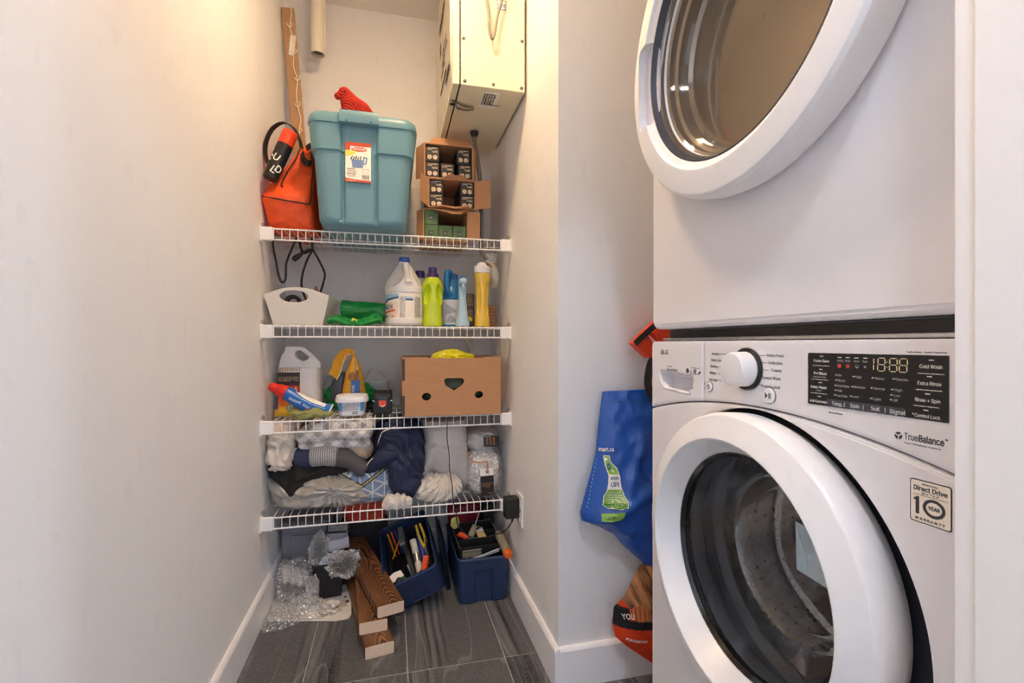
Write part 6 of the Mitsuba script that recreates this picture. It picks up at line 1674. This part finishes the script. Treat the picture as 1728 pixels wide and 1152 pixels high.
add(t + '__shaft', tube([[0.418, 1.93, 0.212], [0.412, 1.99, 0.224]], 0.0035, 8), 'steel')
for k, (x, y, a, lbl) in enumerate([(-0.052, 0.085, 50, 'orange plastic clip with teeth in the left compartment of the tool tray')]):
    t = thing('plastic_clip', lbl, 'clip')
    add(t + '__body', loc(box(-0.024, 0.024, -0.008, 0.008, -0.004, 0.004, 0.002), TT, x, y, 0.05, -a, 10), 'clip_orange')
    for q in range(6):
        add(t + '__tooth', loc(box(-0.022 + 0.008 * q, -0.018 + 0.008 * q, -0.016, -0.0075, -0.003, 0.003), TT, x, y, 0.05, -a, 10), 'clip_orange')
mat('cork', '#c9a97c', 0.8)
t = thing('pin_box', 'clear box of tan pins in the middle compartment of the tool tray', 'box')
add(t + '__body', loc(box(0.004, 0.037, 0.062, 0.105, 0.004, 0.046, 0.002), TT), 'cork')
add(t + '__top', loc(box(0.004, 0.037, 0.108, 0.145, 0.004, 0.048, 0.002), TT), 'paper')
add(t + '__clip', loc(tube([[0.009, 0.115, 0.050], [0.018, 0.122, 0.052], [0.024, 0.128, 0.052], [0.033, 0.136, 0.050]], [0.003, 0.004, 0.002, 0.004], 8, 14), TT), 'black_matte')
t = thing('measuring_scale', 'grey metal ruler with punched holes at the front of the tool tray', 'ruler')
add(t + '__blade', loc(box(-0.075, 0.000, -0.004, -0.0025, 0.004, 0.036, 0.0005), TT), 'handle_grey')
for q in range(9):
    add(t + '__hole', loc(lathe([(0.0022, 0), (0.0022, -0.0006)], 8, (-0.069 + 0.008 * q, -0.0041, 0.028), 'y'), TT), 'hole_dark')
solo('wrench', loc(tube([[-0.058, -0.012, 0.010], [-0.055, -0.014, 0.002], [-0.01, -0.014, 0.010], [0.03, -0.012, 0.020], [0.075, -0.010, 0.030]], [0.0035, 0.004, 0.003, 0.003, 0.004], 8, 30), TT), 'steel', 'bright steel wrench lying along the front of the tool tray', 'wrench')
solo('hex_key', loc(tube([[-0.05, -0.018, 0.004], [0.0, -0.018, 0.010], [0.07, -0.016, 0.024]], 0.0024, 6, 20), TT), 'steel', 'thin steel rod beside the wrench in the level bin', 'rod')
solo('wooden_stick', loc(tube([[-0.035, 0.020, 0.158], [0.05, 0.020, 0.160]], 0.0028, 6), M2), 'cork', 'pale wooden stick at the front of the level blue bin', 'stick')
solo('loose_hardware', lump((0.338, 1.99, 0.100), (0.070, 0.140, 0.040), 51, 0.008, 40, (1, 1, 1), 3.5, 5), 'black_matte', 'dark loose tools filling the level blue bin under the tray', 'tools', smooth=30)
solo('red_case', rot(rbox(0.245, 0.385, 2.135, 2.20, 0.16, 0.262, 0.014, 3), (0, 1, 0), -6, (0.3, 2.15, 0.2)), 'dark_red', 'dark red case at the back of the level blue bin', 'case')
solo('black_case', rbox(0.391, 0.440, 2.10, 2.20, 0.16, 0.27, 0.006, 3), 'black_matte', 'black case at the right back corner of the level blue bin', 'case')

# caddy inside the tipped bin
CT = M1 @ mat4([0.0, 0.030, 0.022], 0, 0, 0)
t = thing('tool_caddy', 'black open tool caddy with tall central handle in the tipped blue bin', 'tool caddy')
w, d, h = 0.152, 0.28, 0.085
add(t + '__base', loc(box(-w / 2, w / 2, 0, d, 0, 0.003), CT), 'black_matte')
for a in [(-w / 2, -w / 2 + 0.003, 0, d), (w / 2 - 0.003, w / 2, 0, d), (-w / 2, w / 2, 0, 0.003), (-w / 2, w / 2, d - 0.003, d)]:
    add(t + '__wall', loc(box(*a, 0, h, 0.0005), CT), 'black_matte')
hp = sg.Polygon([(0.003, 0), (d - 0.003, 0), (d - 0.003, 0.05), (0.215, 0.10), (0.205, 0.150), (0.105, 0.150), (0.095, 0.10), (0.02, 0.05), (0.003, 0.05)]).buffer(-0.004).buffer(0.004).difference(sg.box(0.118, 0.105, 0.192, 0.135).buffer(0.006))
m = extr(hp, 0.012)
m.apply_transform(CT @ frame([-0.006, 0, 0.002], (0, 1, 0), (0, 0, 1)))
add(t + '__handle', m, 'black_matte')
m = box(-0.011, 0.011, 0.102, 0.21, 0.142, 0.156, 0.004)
add(t + '__grip', loc(m, CT), 'rubber')
m = box(-0.0085, 0.0085, 0.106, 0.135, 0.1565, 0.158)
add(t + '__grip_label', loc(m, CT), 'steel')
solo('pencil', loc(tube([[-0.07, 0.17, 0.058], [-0.018, 0.255, 0.082]], 0.0035, 6), CT), 'pencil_yellow', 'yellow pencil lying slantwise in the left half of the tool caddy', 'pencil')
for k, (x, y, m_, lb_) in enumerate([(-0.070, 0.27, 'pencil_yellow', 'orange pencil standing in the back left of the tool caddy'), (-0.055, 0.275, 'clip_orange', 'red orange marker standing in the back left of the tool caddy'), (-0.040, 0.27, 'blue_tool', 'blue pen standing in the back left of the tool caddy')]):
    solo('pen', loc(tube([[x, y - 0.035, 0.012], [x + 0.004, y, 0.105]], 0.004, 6), CT), m_, lb_, 'pen')
t = thing('glue_bottle', 'small bottle with crumpled white label in the front left of the tool caddy', 'bottle')
add(t + '__body', loc(lathe([(0.022, 0), (0.023, 0.004), (0.023, 0.055), (0.012, 0.066), (0.012, 0.07)], 24), CT, -0.048, 0.05, 0.012, 0, 30), 'glue_green', smooth=40)
add(t + '__label', loc(lathe([(0.0236, 0.020), (0.0238, 0.052)], 24, cap=False), CT, -0.048, 0.05, 0.012, 0, 30), 'paper', smooth=40)
add(t + '__cap', loc(lathe([(0.013, 0.070), (0.012, 0.085), (0.001, 0.086)], 20), CT, -0.048, 0.05, 0.012, 0, 30), 'black_matte')
t = thing('caulk_tube', 'cream caulk tube leaning in the right half of the tool caddy', 'tube')
add(t + '__body', loc(tube([[0.020, 0.060, 0.030], [0.028, 0.175, 0.095]], 0.0135, 16), CT), 'caulk_white', smooth=40)
add(t + '__band', loc(tube([[0.0225, 0.096, 0.0505], [0.0245, 0.125, 0.0668]], 0.0139, 16), CT), 'steel', smooth=40)
add(t + '__tip', loc(tube([[0.020, 0.060, 0.030], [0.018, 0.030, 0.014]], [0.0135, 0.008], 16), CT), 'rubber', smooth=40)
t = thing('marker', 'white marker lying at the front of the tool caddy', 'marker')
add(t + '__body', loc(tube([[-0.016, 0.105, 0.052], [-0.004, 0.045, 0.030]], 0.0055, 10), CT), 'plastic_white', smooth=40)
add(t + '__cap', loc(tube([[-0.004, 0.045, 0.030], [0.000, 0.026, 0.023]], 0.006, 10), CT), 'tag_black', smooth=40)
solo('blue_tool', loc(tube([[0.046, 0.08, 0.03], [0.052, 0.235, 0.095]], [0.009, 0.012, 0.011, 0.006], 10, 14), CT), 'blue_tool', 'blue handled tool leaning in the right half of the tool caddy', 'tool', smooth=40)
t = thing('pliers', 'yellow handled pliers in the back right of the tool caddy', 'pliers')
for s in (-1, 1):
    add(t + '__handle', loc(tube([[0.066 + 0.004 * s, 0.14, 0.065], [0.064 + 0.010 * s, 0.185, 0.085], [0.062 + 0.008 * s, 0.24, 0.105]], 0.0055, 8, 14), CT), 'soap_yellow')
add(t + '__jaw', loc(tube([[0.066, 0.14, 0.065], [0.068, 0.10, 0.05]], [0.009, 0.004], 8), CT), 'steel')
t = thing('plastic_clip', 'orange toothed clip standing at the front right of the tool caddy', 'clip')
add(t + '__body', loc(box(-0.028, 0.028, -0.009, 0.009, -0.004, 0.004, 0.002), CT, 0.052, 0.045, 0.075, 62, 0, -20), 'clip_orange')
for q in range(6):
    add(t + '__tooth', loc(box(-0.026 + 0.009 * q, -0.021 + 0.009 * q, -0.016, -0.0085, -0.003, 0.003), CT, 0.052, 0.045, 0.075, 62, 0, -20), 'clip_orange')
solo('paper_tag', loc(plate(sg.Polygon([(0, 0), (0.05, 0.004), (0.046, 0.03), (0.02, 0.036), (-0.004, 0.03)]), 0.0004, 0.001), CT, -0.075, 0.01, 0.083, 10, 20), 'paper', 'white paper tag at the front left corner of the tool caddy', 'paper')
solo('tool_clutter', loc(lump((0.041, 0.15, 0.022), (0.036, 0.135, 0.018), 61, 0.010, 50, (1, 1, 1), 3.0, 5), CT), 'black_matte', 'dark small tools at the bottom of the tool caddy', 'tools', smooth=30)
t = thing('lid_stack', 'dark plastic lids leaning between the two blue bins', 'lids')
for k in range(3):
    add(t + '__lid', rot(box(0.214 + 0.0065 * k, 0.218 + 0.0065 * k, 1.93, 2.24, 0.002, 0.205 - 0.012 * k, 0.002), (0, 1, 0), -7, (0.22, 2, 0)), ('bin_blue', 'black_matte', 'bin_blue')[k])

def film_sheet(c, rx, ry, h, seed, rz=0, n=44, floor=0.006):
    """a crumpled sheet of film spread on the ground: sharp irregular folds, ragged outline"""
    g = np.random.default_rng(seed)
    r, a = np.meshgrid(np.linspace(0.02, 1, n), np.arange(3 * n) * 2 * np.pi / (3 * n), indexing='ij')
    rag = 0.72 + 0.5 * (fuzz(np.stack([np.cos(a) * 2.2 + seed, np.sin(a) * 2.2, a * 0], -1), seed, 3) - 0.3)
    x, y = r * rag * np.cos(a) * rx, r * rag * np.sin(a) * ry
    q = np.stack([x * 26 + seed, y * 26, x * 0], -1)
    z = h * (ridged(q, seed, 3) ** 1.5 * 1.2 + 0.35 * ridged(q * 2.7, seed + 3, 2) ** 2) * np.clip((1 - r) * 3, 0.10, 1) * (1.1 - 0.6 * r)
    x, y = x + 0.004 * (g.random(x.shape) - 0.5), y + 0.004 * (g.random(x.shape) - 0.5)
    ca, sa = math.cos(math.radians(rz)), math.sin(math.radians(rz))
    lay = lambda dz: np.stack([c[0] + x * ca - y * sa, c[1] + x * sa + y * ca, floor + np.maximum(z + dz, 0)], -1)
    return loft(lay(0.0), cap=False)


# black waste bin with its contents, sheet and plastic
t = thing('waste_bin', 'small square black bin standing on the cardboard sheet', 'bin')
WB = mat4([-0.236, 1.972, 0.0055], 8)
o_ = [rrect(0, 0.085, 0.048 + 0.010 * k, 0.080 + 0.010 * k, 0.006, 5, 0.130 * k) for k in (0, 0.02, 1)]
i_ = [rrect(0, 0.085, 0.048 + 0.010 * k - 0.0025, 0.080 + 0.010 * k - 0.0025, 0.005, 5, 0.130 * k) for k in (1, 0.03)]
m = loft(o_ + i_)
m.apply_transform(WB)
add(t + '__body', m, 'black_matte', smooth=35)
t = thing('white_box', 'open white plastic box resting on top of the black bin', 'box')
WT = mat4([-0.205, 2.055, 0.155], 12, 12, -6)
for a in [(-0.04, 0.04, 0, 0.004, 0, 0.045), (-0.04, 0.04, 0.066, 0.07, 0, 0.045), (-0.04, -0.036, 0, 0.07, 0, 0.045), (0.036, 0.04, 0, 0.07, 0, 0.045), (-0.04, 0.04, 0, 0.07, 0, 0.004)]:
    add(t + '__panel', loc(box(*a, 0.0005), WT), 'enamel_shade')
t = thing('printed_box', 'black box with white printed strip leaning on the white box', 'box')
m = box(-0.045, 0.045, 0, 0.03, 0, 0.045, 0.001)
PT = mat4([-0.215, 2.10, 0.205], 10, -15, 5)
add(t + '__body', loc(m, PT), 'black_matte')
add(t + '__strip', loc(box(-0.038, 0.036, -0.0008, 0, 0.010, 0.036), PT), 'print_dim')
add(t + '__lettering', [loc(put(text(s, 0.008, w_, True), (-0.036, -0.001, z)), PT) for s, w_, z in (('ELECTRIC TOOL', 0.068, 0.026), ('SPARE PARTS', 0.06, 0.014))], 'ink')
t = thing('leaflet', 'pale leaflet with blue lettering lying on the black bin rim', 'paper')
m = plate(sg.Polygon([(0, 0), (0.085, 0), (0.08, 0.03), (0.035, 0.05), (0.01, 0.03)]), 0.0005, 0.0015)
LT = mat4([-0.270, 1.975, 0.134], 8, 28)
add(t + '__sheet', loc(m, LT), 'label_pale')
add(t + '__lettering', loc(move(text('instructions', 0.009, 0.06, True), 0.012, 0.006, 0.0016), LT), 'print_blue')
solo('plastic_wrap', crumple((-0.180, 1.965, 0.135), (0.055, 0.045, 0.040), 12, 5, 0.8, rz=20), 'film', 'clear crumpled plastic over the right rim of the black bin', 'plastic wrap', smooth=25)
solo('plastic_wrap', crumple((-0.275, 2.02, 0.175), (0.030, 0.035, 0.060), 14, 5, 0.8, rz=-20), 'film', 'clear plastic film standing up out of the black bin left side', 'plastic wrap', smooth=25)
solo('bulb_pack', crumple((-0.205, 2.03, 0.135), (0.035, 0.03, 0.025), 15, 4, 0.4), 'film_white', 'white crumpled packaging inside the black bin', 'packaging', smooth=30)
# storage drawer behind
t = thing('plastic_cabinet', 'grey plastic drawer unit standing in the left back corner on the floor', 'storage drawer')
add(t + '__body', box(-0.432, -0.240, 2.12, 2.285, 0.0005, 0.255, 0.004), 'bin_grey')
add(t + '__drawer', box(-0.395, -0.262, 2.113, 2.1195, 0.055, 0.205, 0.002), 'bin_grey')
add(t + '__drawer', box(-0.425, -0.245, 2.113, 2.1195, 0.216, 0.250, 0.002), 'bin_grey')
t = thing('gloves_bag', 'clear bag of grey gloves between the left wall and the black bin', 'bag')
add(t + '__film', crumple((-0.358, 2.010, 0.075), (0.070, 0.085, 0.072), 22, 5, 0.35, 0.006, rz=25), 'film', smooth=25)
for k, (x, y, z, a) in enumerate([(-0.395, 2.01, 0.10, 70), (-0.370, 2.0, 0.095, 60), (-0.345, 1.99, 0.09, 50), (-0.325, 2.0, 0.08, 35)]):
    a = math.radians(a)
    add(t + '__finger', tube([[x - 0.03 * math.cos(a) * 0.5, y + 0.02, z + 0.02], [x, y, z + 0.012], [x + 0.025 * math.cos(a), y - 0.03, z - 0.02]], [0.014, 0.015, 0.012], 12, 16), 'film_white', smooth=50)
# printed cardboard sheet
t = thing('cardboard_sheet', 'printed cream cardboard sheet lying flat on the tiles by the left baseboard', 'cardboard')
sh = sg.Polygon([(-0.425, 1.865), (-0.30, 1.838), (-0.19, 1.812), (-0.150, 1.815), (-0.142, 1.84), (-0.160, 2.07), (-0.30, 2.09), (-0.432, 2.08), (-0.436, 1.98)]).buffer(-0.008).buffer(0.008)
add(t + '__sheet', move(plate(sh, 0.0008, 0.0035, 2), 0, 0, 0.001), 'paper')
SH = lambda m, x, y, rz=10: loc(m, np.eye(4), x, y, 0.0046, rz)
add(t + '__green_oval', SH(extr(shapely.affinity.scale(sg.Point(0, 0).buffer(0.02), 1.1, 0.55), 0.0004), -0.388, 1.985), 'box_green', label='printed green oval')
add(t + '__green_badge', SH(extr(sg.box(-0.012, -0.008, 0.012, 0.008).difference(sg.box(-0.009, -0.004, 0.009, 0.004)), 0.0004), -0.236, 1.858), 'box_green')
add(t + '__bars', [SH(rect(0.006 * k, 0, 0.006 * k + 0.0025, 0.022), -0.218 + 0.0, 1.848) for k in range(4)], 'print_blue')
add(t + '__print', [SH(move(text(('care and use', 'keep dry', 'assemble on a flat floor', 'two people', 'tools', 'see back', 'recycle')[k % 7], 0.006, 0.045), 0, -0.009 * k), -0.215, 1.935, 12) for k in range(6)] + [SH(rect(0, 0, 0.012, 0.018), -0.168, 1.925), SH(rect(0, 0, 0.010, 0.010), -0.178, 1.965)], 'ink', kind='stuff')
# crumpled film on the floor
solo('plastic_wrap', film_sheet((-0.312, 1.905), 0.150, 0.080, 0.040, 31, -18), 'film', 'wide crumpled clear plastic on the cardboard sheet', 'plastic wrap', smooth=25)
solo('plastic_wrap', film_sheet((-0.378, 1.842), 0.085, 0.060, 0.045, 33, 15, floor=0.002), 'film', 'crumpled glossy plastic at the front left corner of the cardboard sheet', 'plastic wrap', smooth=25)
solo('foil_packet', crumple((-0.288, 1.945, 0.058), (0.022, 0.018, 0.052), 35, 5, 0.35, 0.006, rz=10), 'chrome', 'standing silver foil packet left of the black bin', 'packet', smooth=25)
solo('paper_scrap', crumple((-0.222, 1.905, 0.016), (0.030, 0.020, 0.011), 36, 4, 0.5, 0.0055), 'cream_cloth', 'crumpled beige paper scrap in front of the black bin', 'paper', smooth=25)

# ------------------------------------------------------------------ bags hanging on the alcove wall beside the washer
mat('bag_blue', '#144a9c', 0.34, spec=0.6)
mat('bag_red', '#d9421d', 0.5)
mat('bag_green', '#7da84a', 0.5)
mat('label_green', '#3f7a2c', 0.5)
t = thing('shopping_bag', 'blue plastic shopping bag with a green bottle print hanging beside the washer', 'shopping bag')
m = quilt([(0.745, 0.310), (0.700, 0.352), (0.640, 0.405), (0.612, 0.440), (0.560, 0.470), (0.513, 0.488), (0.509, 0.512), (0.532, 0.590), (0.556, 0.672), (0.565, 0.760), (0.5755, 0.838), (0.577, 0.846)],
          [(0.760, 0.310), (0.800, 0.36), (0.83, 0.42), (0.84, 0.47), (0.84, 0.52), (0.84, 0.57), (0.84, 0.62), (0.83, 0.68), (0.82, 0.74), (0.81, 0.79), (0.80, 0.845), (0.80, 0.853)],
          1.268, [0.006, 0.03, 0.048, 0.06, 0.06, 0.052, 0.045, 0.035, 0.025, 0.012], 90, 120, 4, 0.009, 13, (1, 1, 0.7), 0.55, 0.0, 0.2,
          fold=lambda x, z: 0.016 * np.exp(-((z - 0.52 - 0.55 * (x - 0.6)) / 0.02) ** 2) * np.clip((x - 0.53) / 0.05, 0, 1) + 0.013 * np.exp(-((x - 0.66 - 0.35 * (z - 0.65)) / 0.018) ** 2) * np.exp(-((z - 0.64) / 0.09) ** 2) - 0.012 * np.exp(-((x - 0.70 + 0.5 * (z - 0.6)) / 0.02) ** 2) * np.exp(-((z - 0.6) / 0.07) ** 2))
add(t + '__body', m, 'bag_blue', smooth=60)
bagfront = trimesh.proximity.ProximityQuery


def onbag(mesh, x, z, mesh_bag=m, lift=0.0012, rz=0):
    """lays a flat print on the bag's bulging front"""
    q = mesh.copy()
    if hasattr(q, 'subdivide_to_size'):
        q = q.subdivide_to_size(0.008)
    v = np.asarray(q.vertices)
    a = math.radians(rz)
    X_, Z_ = x + v[:, 0] * math.cos(a) - v[:, 1] * math.sin(a), z + v[:, 0] * math.sin(a) + v[:, 1] * math.cos(a)
    bv = np.asarray(mesh_bag.vertices)
    bv = bv[bv[:, 1] < 1.2675]
    from scipy.spatial import cKDTree
    d, i = cKDTree(bv[:, [0, 2]]).query(np.stack([X_, Z_], 1), k=6)
    y = bv[i, 1].min(1)
    return trimesh.Trimesh(np.stack([X_, y - lift - v[:, 2], Z_], 1), q.faces, process=False)


bot = sg.Polygon([(-0.012, 0.135), (0.004, 0.135), (0.005, 0.118), (0.022, 0.100), (0.026, 0.080), (0.028, 0.055), (0.034, 0.030), (0.040, 0.016), (0.036, 0.002), (0.018, -0.004), (-0.012, -0.004), (-0.024, 0.004), (-0.020, 0.028), (-0.012, 0.040), (-0.006, 0.060), (-0.004, 0.085), (-0.010, 0.108)]).buffer(-0.002).buffer(0.002)
BX_, BZ_, BR = 0.581, 0.537, 0
bl_ = add(t + '__bottle_print', onbag(extr(bot, 0.0004), BX_, BZ_), 'label_white', smooth=40)
for z0, z1 in ((0.085, 0.2), (-0.02, 0.045)):
    add(t + '__bottle_green', onbag(extr(bot.buffer(-0.0018).intersection(sg.box(-0.1, z0, 0.1, z1)), 0.0004), BX_, BZ_, lift=0.0018), 'bag_green', smooth=40)
add(t + '__bottle_shade', onbag(extr(bot.buffer(-0.0018).intersection(sg.Polygon([(-0.1, -0.02), (0.1, -0.02), (0.1, 0.022), (0.0, 0.008), (-0.1, 0.010)])), 0.0004), BX_, BZ_, lift=0.0023), 'label_green', smooth=40)
add(t + '__lettering', [onbag(text('mart.ca', 0.011, 0.036, True), 0.560, 0.682, lift=0.002, rz=3)] + [onbag(rect(-0.014 + 0.001 * k, 0.018 + 0.006 * k, 0.026 - 0.001 * k, 0.0195 + 0.006 * k), BX_, BZ_, lift=0.0028) for k in range(4)], 'label_white', smooth=40, kind='stuff')
add(t + '__bottle_text', [onbag(text('GOOD', 0.008, 0.022, True), BX_ + 0.000, BZ_ + 0.072, lift=0.0024), onbag(text('LIFE', 0.010, 0.022, True), BX_ + 0.001, BZ_ + 0.054, lift=0.0024), onbag(extr(shapely.affinity.scale(sg.Point(0, 0).buffer(0.009), 0.6, 1).difference(sg.Point(0, 0).buffer(0.003)), 0.0004), BX_ - 0.001, BZ_ + 0.105, lift=0.0022)], 'print_blue', smooth=40)
add(t + '__green_tag', [onbag(extr(sg.Polygon([(0, 0), (0.046, 0.004), (0.056, 0.012), (0.058, 0.028), (0.002, 0.020)]), 0.0004), 0.550, 0.500, lift=0.0015)], 'bag_green', smooth=40)
add(t + '__tag_lettering', [onbag(text('JUNE PRO', 0.006, 0.026, True), 0.560, 0.507, lift=0.002, rz=6)], 'ink', smooth=40)
add(t + '__stitching', [onbag(rect(0, 0, 0.0012, 0.005), 0.5215 + 0.0042 * k * 0.62, 0.530 + 0.0105 * k, lift=0.0014) for k in range(13)], 'sky_blue', kind='stuff')
add(t + '__hem', onbag(rect(0, 0, 0.205, 0.0016), 0.580, 0.818, lift=0.001, rz=1), 'cap_navy', smooth=40)

t = thing('tote_bag', 'orange and black cloth bag hanging over the washer top by the alcove wall', 'bag')
# folded mouth of the bag: a wedge of orange cloth pointing at the wall
prf = [(0.667, 0.982), (0.712, 1.022), (0.7405, 1.0455), (0.80, 1.07), (0.85, 1.0), (0.80, 0.985), (0.742, 0.955), (0.7195, 0.9385), (0.700, 0.952)]
wd = plate(sg.Polygon(prf).buffer(-0.003).buffer(0.003), 0.006, 0.04, 3)
wd = put(wd, (0, 1.285, 0))
add(t + '__body', finer(wd, 0.012), 'bag_red', smooth=30)
add(t + '__edge', [ribbon([[0.664, 1.240, 0.981], [0.689, 1.238, 1.0035], [0.713, 1.236, 1.024]], 0.016, (0.62, 0, -0.78), 0.002), ribbon([[0.7125, 1.234, 1.024], [0.742, 1.232, 1.048], [0.79, 1.23, 1.075]], 0.016, (0.5, 0, -0.86), 0.002)], 'strap_black', smooth=50)
add(t + '__flap', put(plate(sg.Polygon([(0.715, 1.012), (0.745, 1.036), (0.80, 1.06), (0.82, 1.0), (0.77, 0.985), (0.74, 0.975)]).buffer(-0.002), 0.003, 0.010, 2), (0, 1.2445, 0)), 'bag_red', smooth=30)
for k in range(3):
    add(t + '__seam', tube([[0.708 + 0.0045 * k, 1.2405 - 0.001 * k, 1.004 - 0.003 * k], [0.722 + 0.005 * k, 1.238, 0.982 - 0.002 * k], [0.742 + 0.005 * k, 1.238, 0.965 - 0.001 * k]], 0.0012, 5, 14), 'label_white' if k != 1 else 'orange_cloth')
add(t + '__strap', ribbon([[0.760, 1.255, 0.965], [0.724, 1.248, 0.935], [0.708, 1.240, 0.905], [0.700, 1.233, 0.870], [0.7045, 1.228, 0.845], [0.720, 1.225, 0.815]], 0.022, (1, 0, 0.25), 0.0015), 'strap_black', smooth=50)

# firewood print bag near the floor
t = thing('firewood_bag', 'orange and black bag printed with firewood near the floor beside the washer', 'bag')
m = quilt([(0.735, 0.055), (0.690, 0.090), (0.640, 0.128), (0.612, 0.155), (0.604, 0.195), (0.609, 0.238), (0.640, 0.262), (0.665, 0.305), (0.690, 0.345)], [(0.76, 0.055), (0.82, 0.10), (0.86, 0.15), (0.86, 0.19), (0.86, 0.23), (0.85, 0.27), (0.83, 0.31), (0.80, 0.33), (0.76, 0.352)],
          1.262, [0.006, 0.03, 0.05, 0.055, 0.05, 0.04, 0.025, 0.012], 80, 90, 9, 0.006, 15)
m = finer(m, 0.004)


def firewood(p):
    x, z = p[:, 0], p[:, 2]
    o = blend('#d9421d', '#b5361b', fuzz(p * 26, 3))
    wv = fuzz(np.stack([x * 90 + 30 * (z - 0.2) * 0.9, z * 22, x * 0], 1), 5)
    wd_ = blend('#3b1c10', '#c78a5c', np.clip(wv * 1.9 - 0.45, 0, 1))
    up = z > 0.218 - 0.55 * (x - 0.66)
    C = np.where(((x > 0.638 - 0.1 * (z - 0.2)) & (z > 0.225 - 0.9 * (x - 0.665)))[:, None], wd_, o)
    dark = (np.abs(z - (0.205 - 0.05 * (x - 0.6))) < 0.012) & (x < 0.70) | (x < 0.640) & (z > 0.20) & (z < 0.245)
    C = np.where(dark[:, None], lin('#1d1a1c'), C)
    log = ((x - 0.668) / 0.026) ** 2 + ((z - 0.232) / 0.020) ** 2 < 1
    C = np.where(log[:, None], blend('#9c3a1f', '#c9824f', np.clip(np.abs(np.sin((x - 0.668) * 260)) * 0.9, 0, 1)), C)
    return C


add(t + '__body', m, 'vcol', smooth=True, color=tint(m, firewood))
add(t + '__lettering', [onbag(text('FIREWOOD', 0.007, 0.055, True), 0.630, 0.160, m, 0.0015, -6), onbag(text('YOU', 0.014, 0.03, True), 0.622, 0.216, m, 0.0015, 8)], 'label_white', smooth=40, kind='stuff')
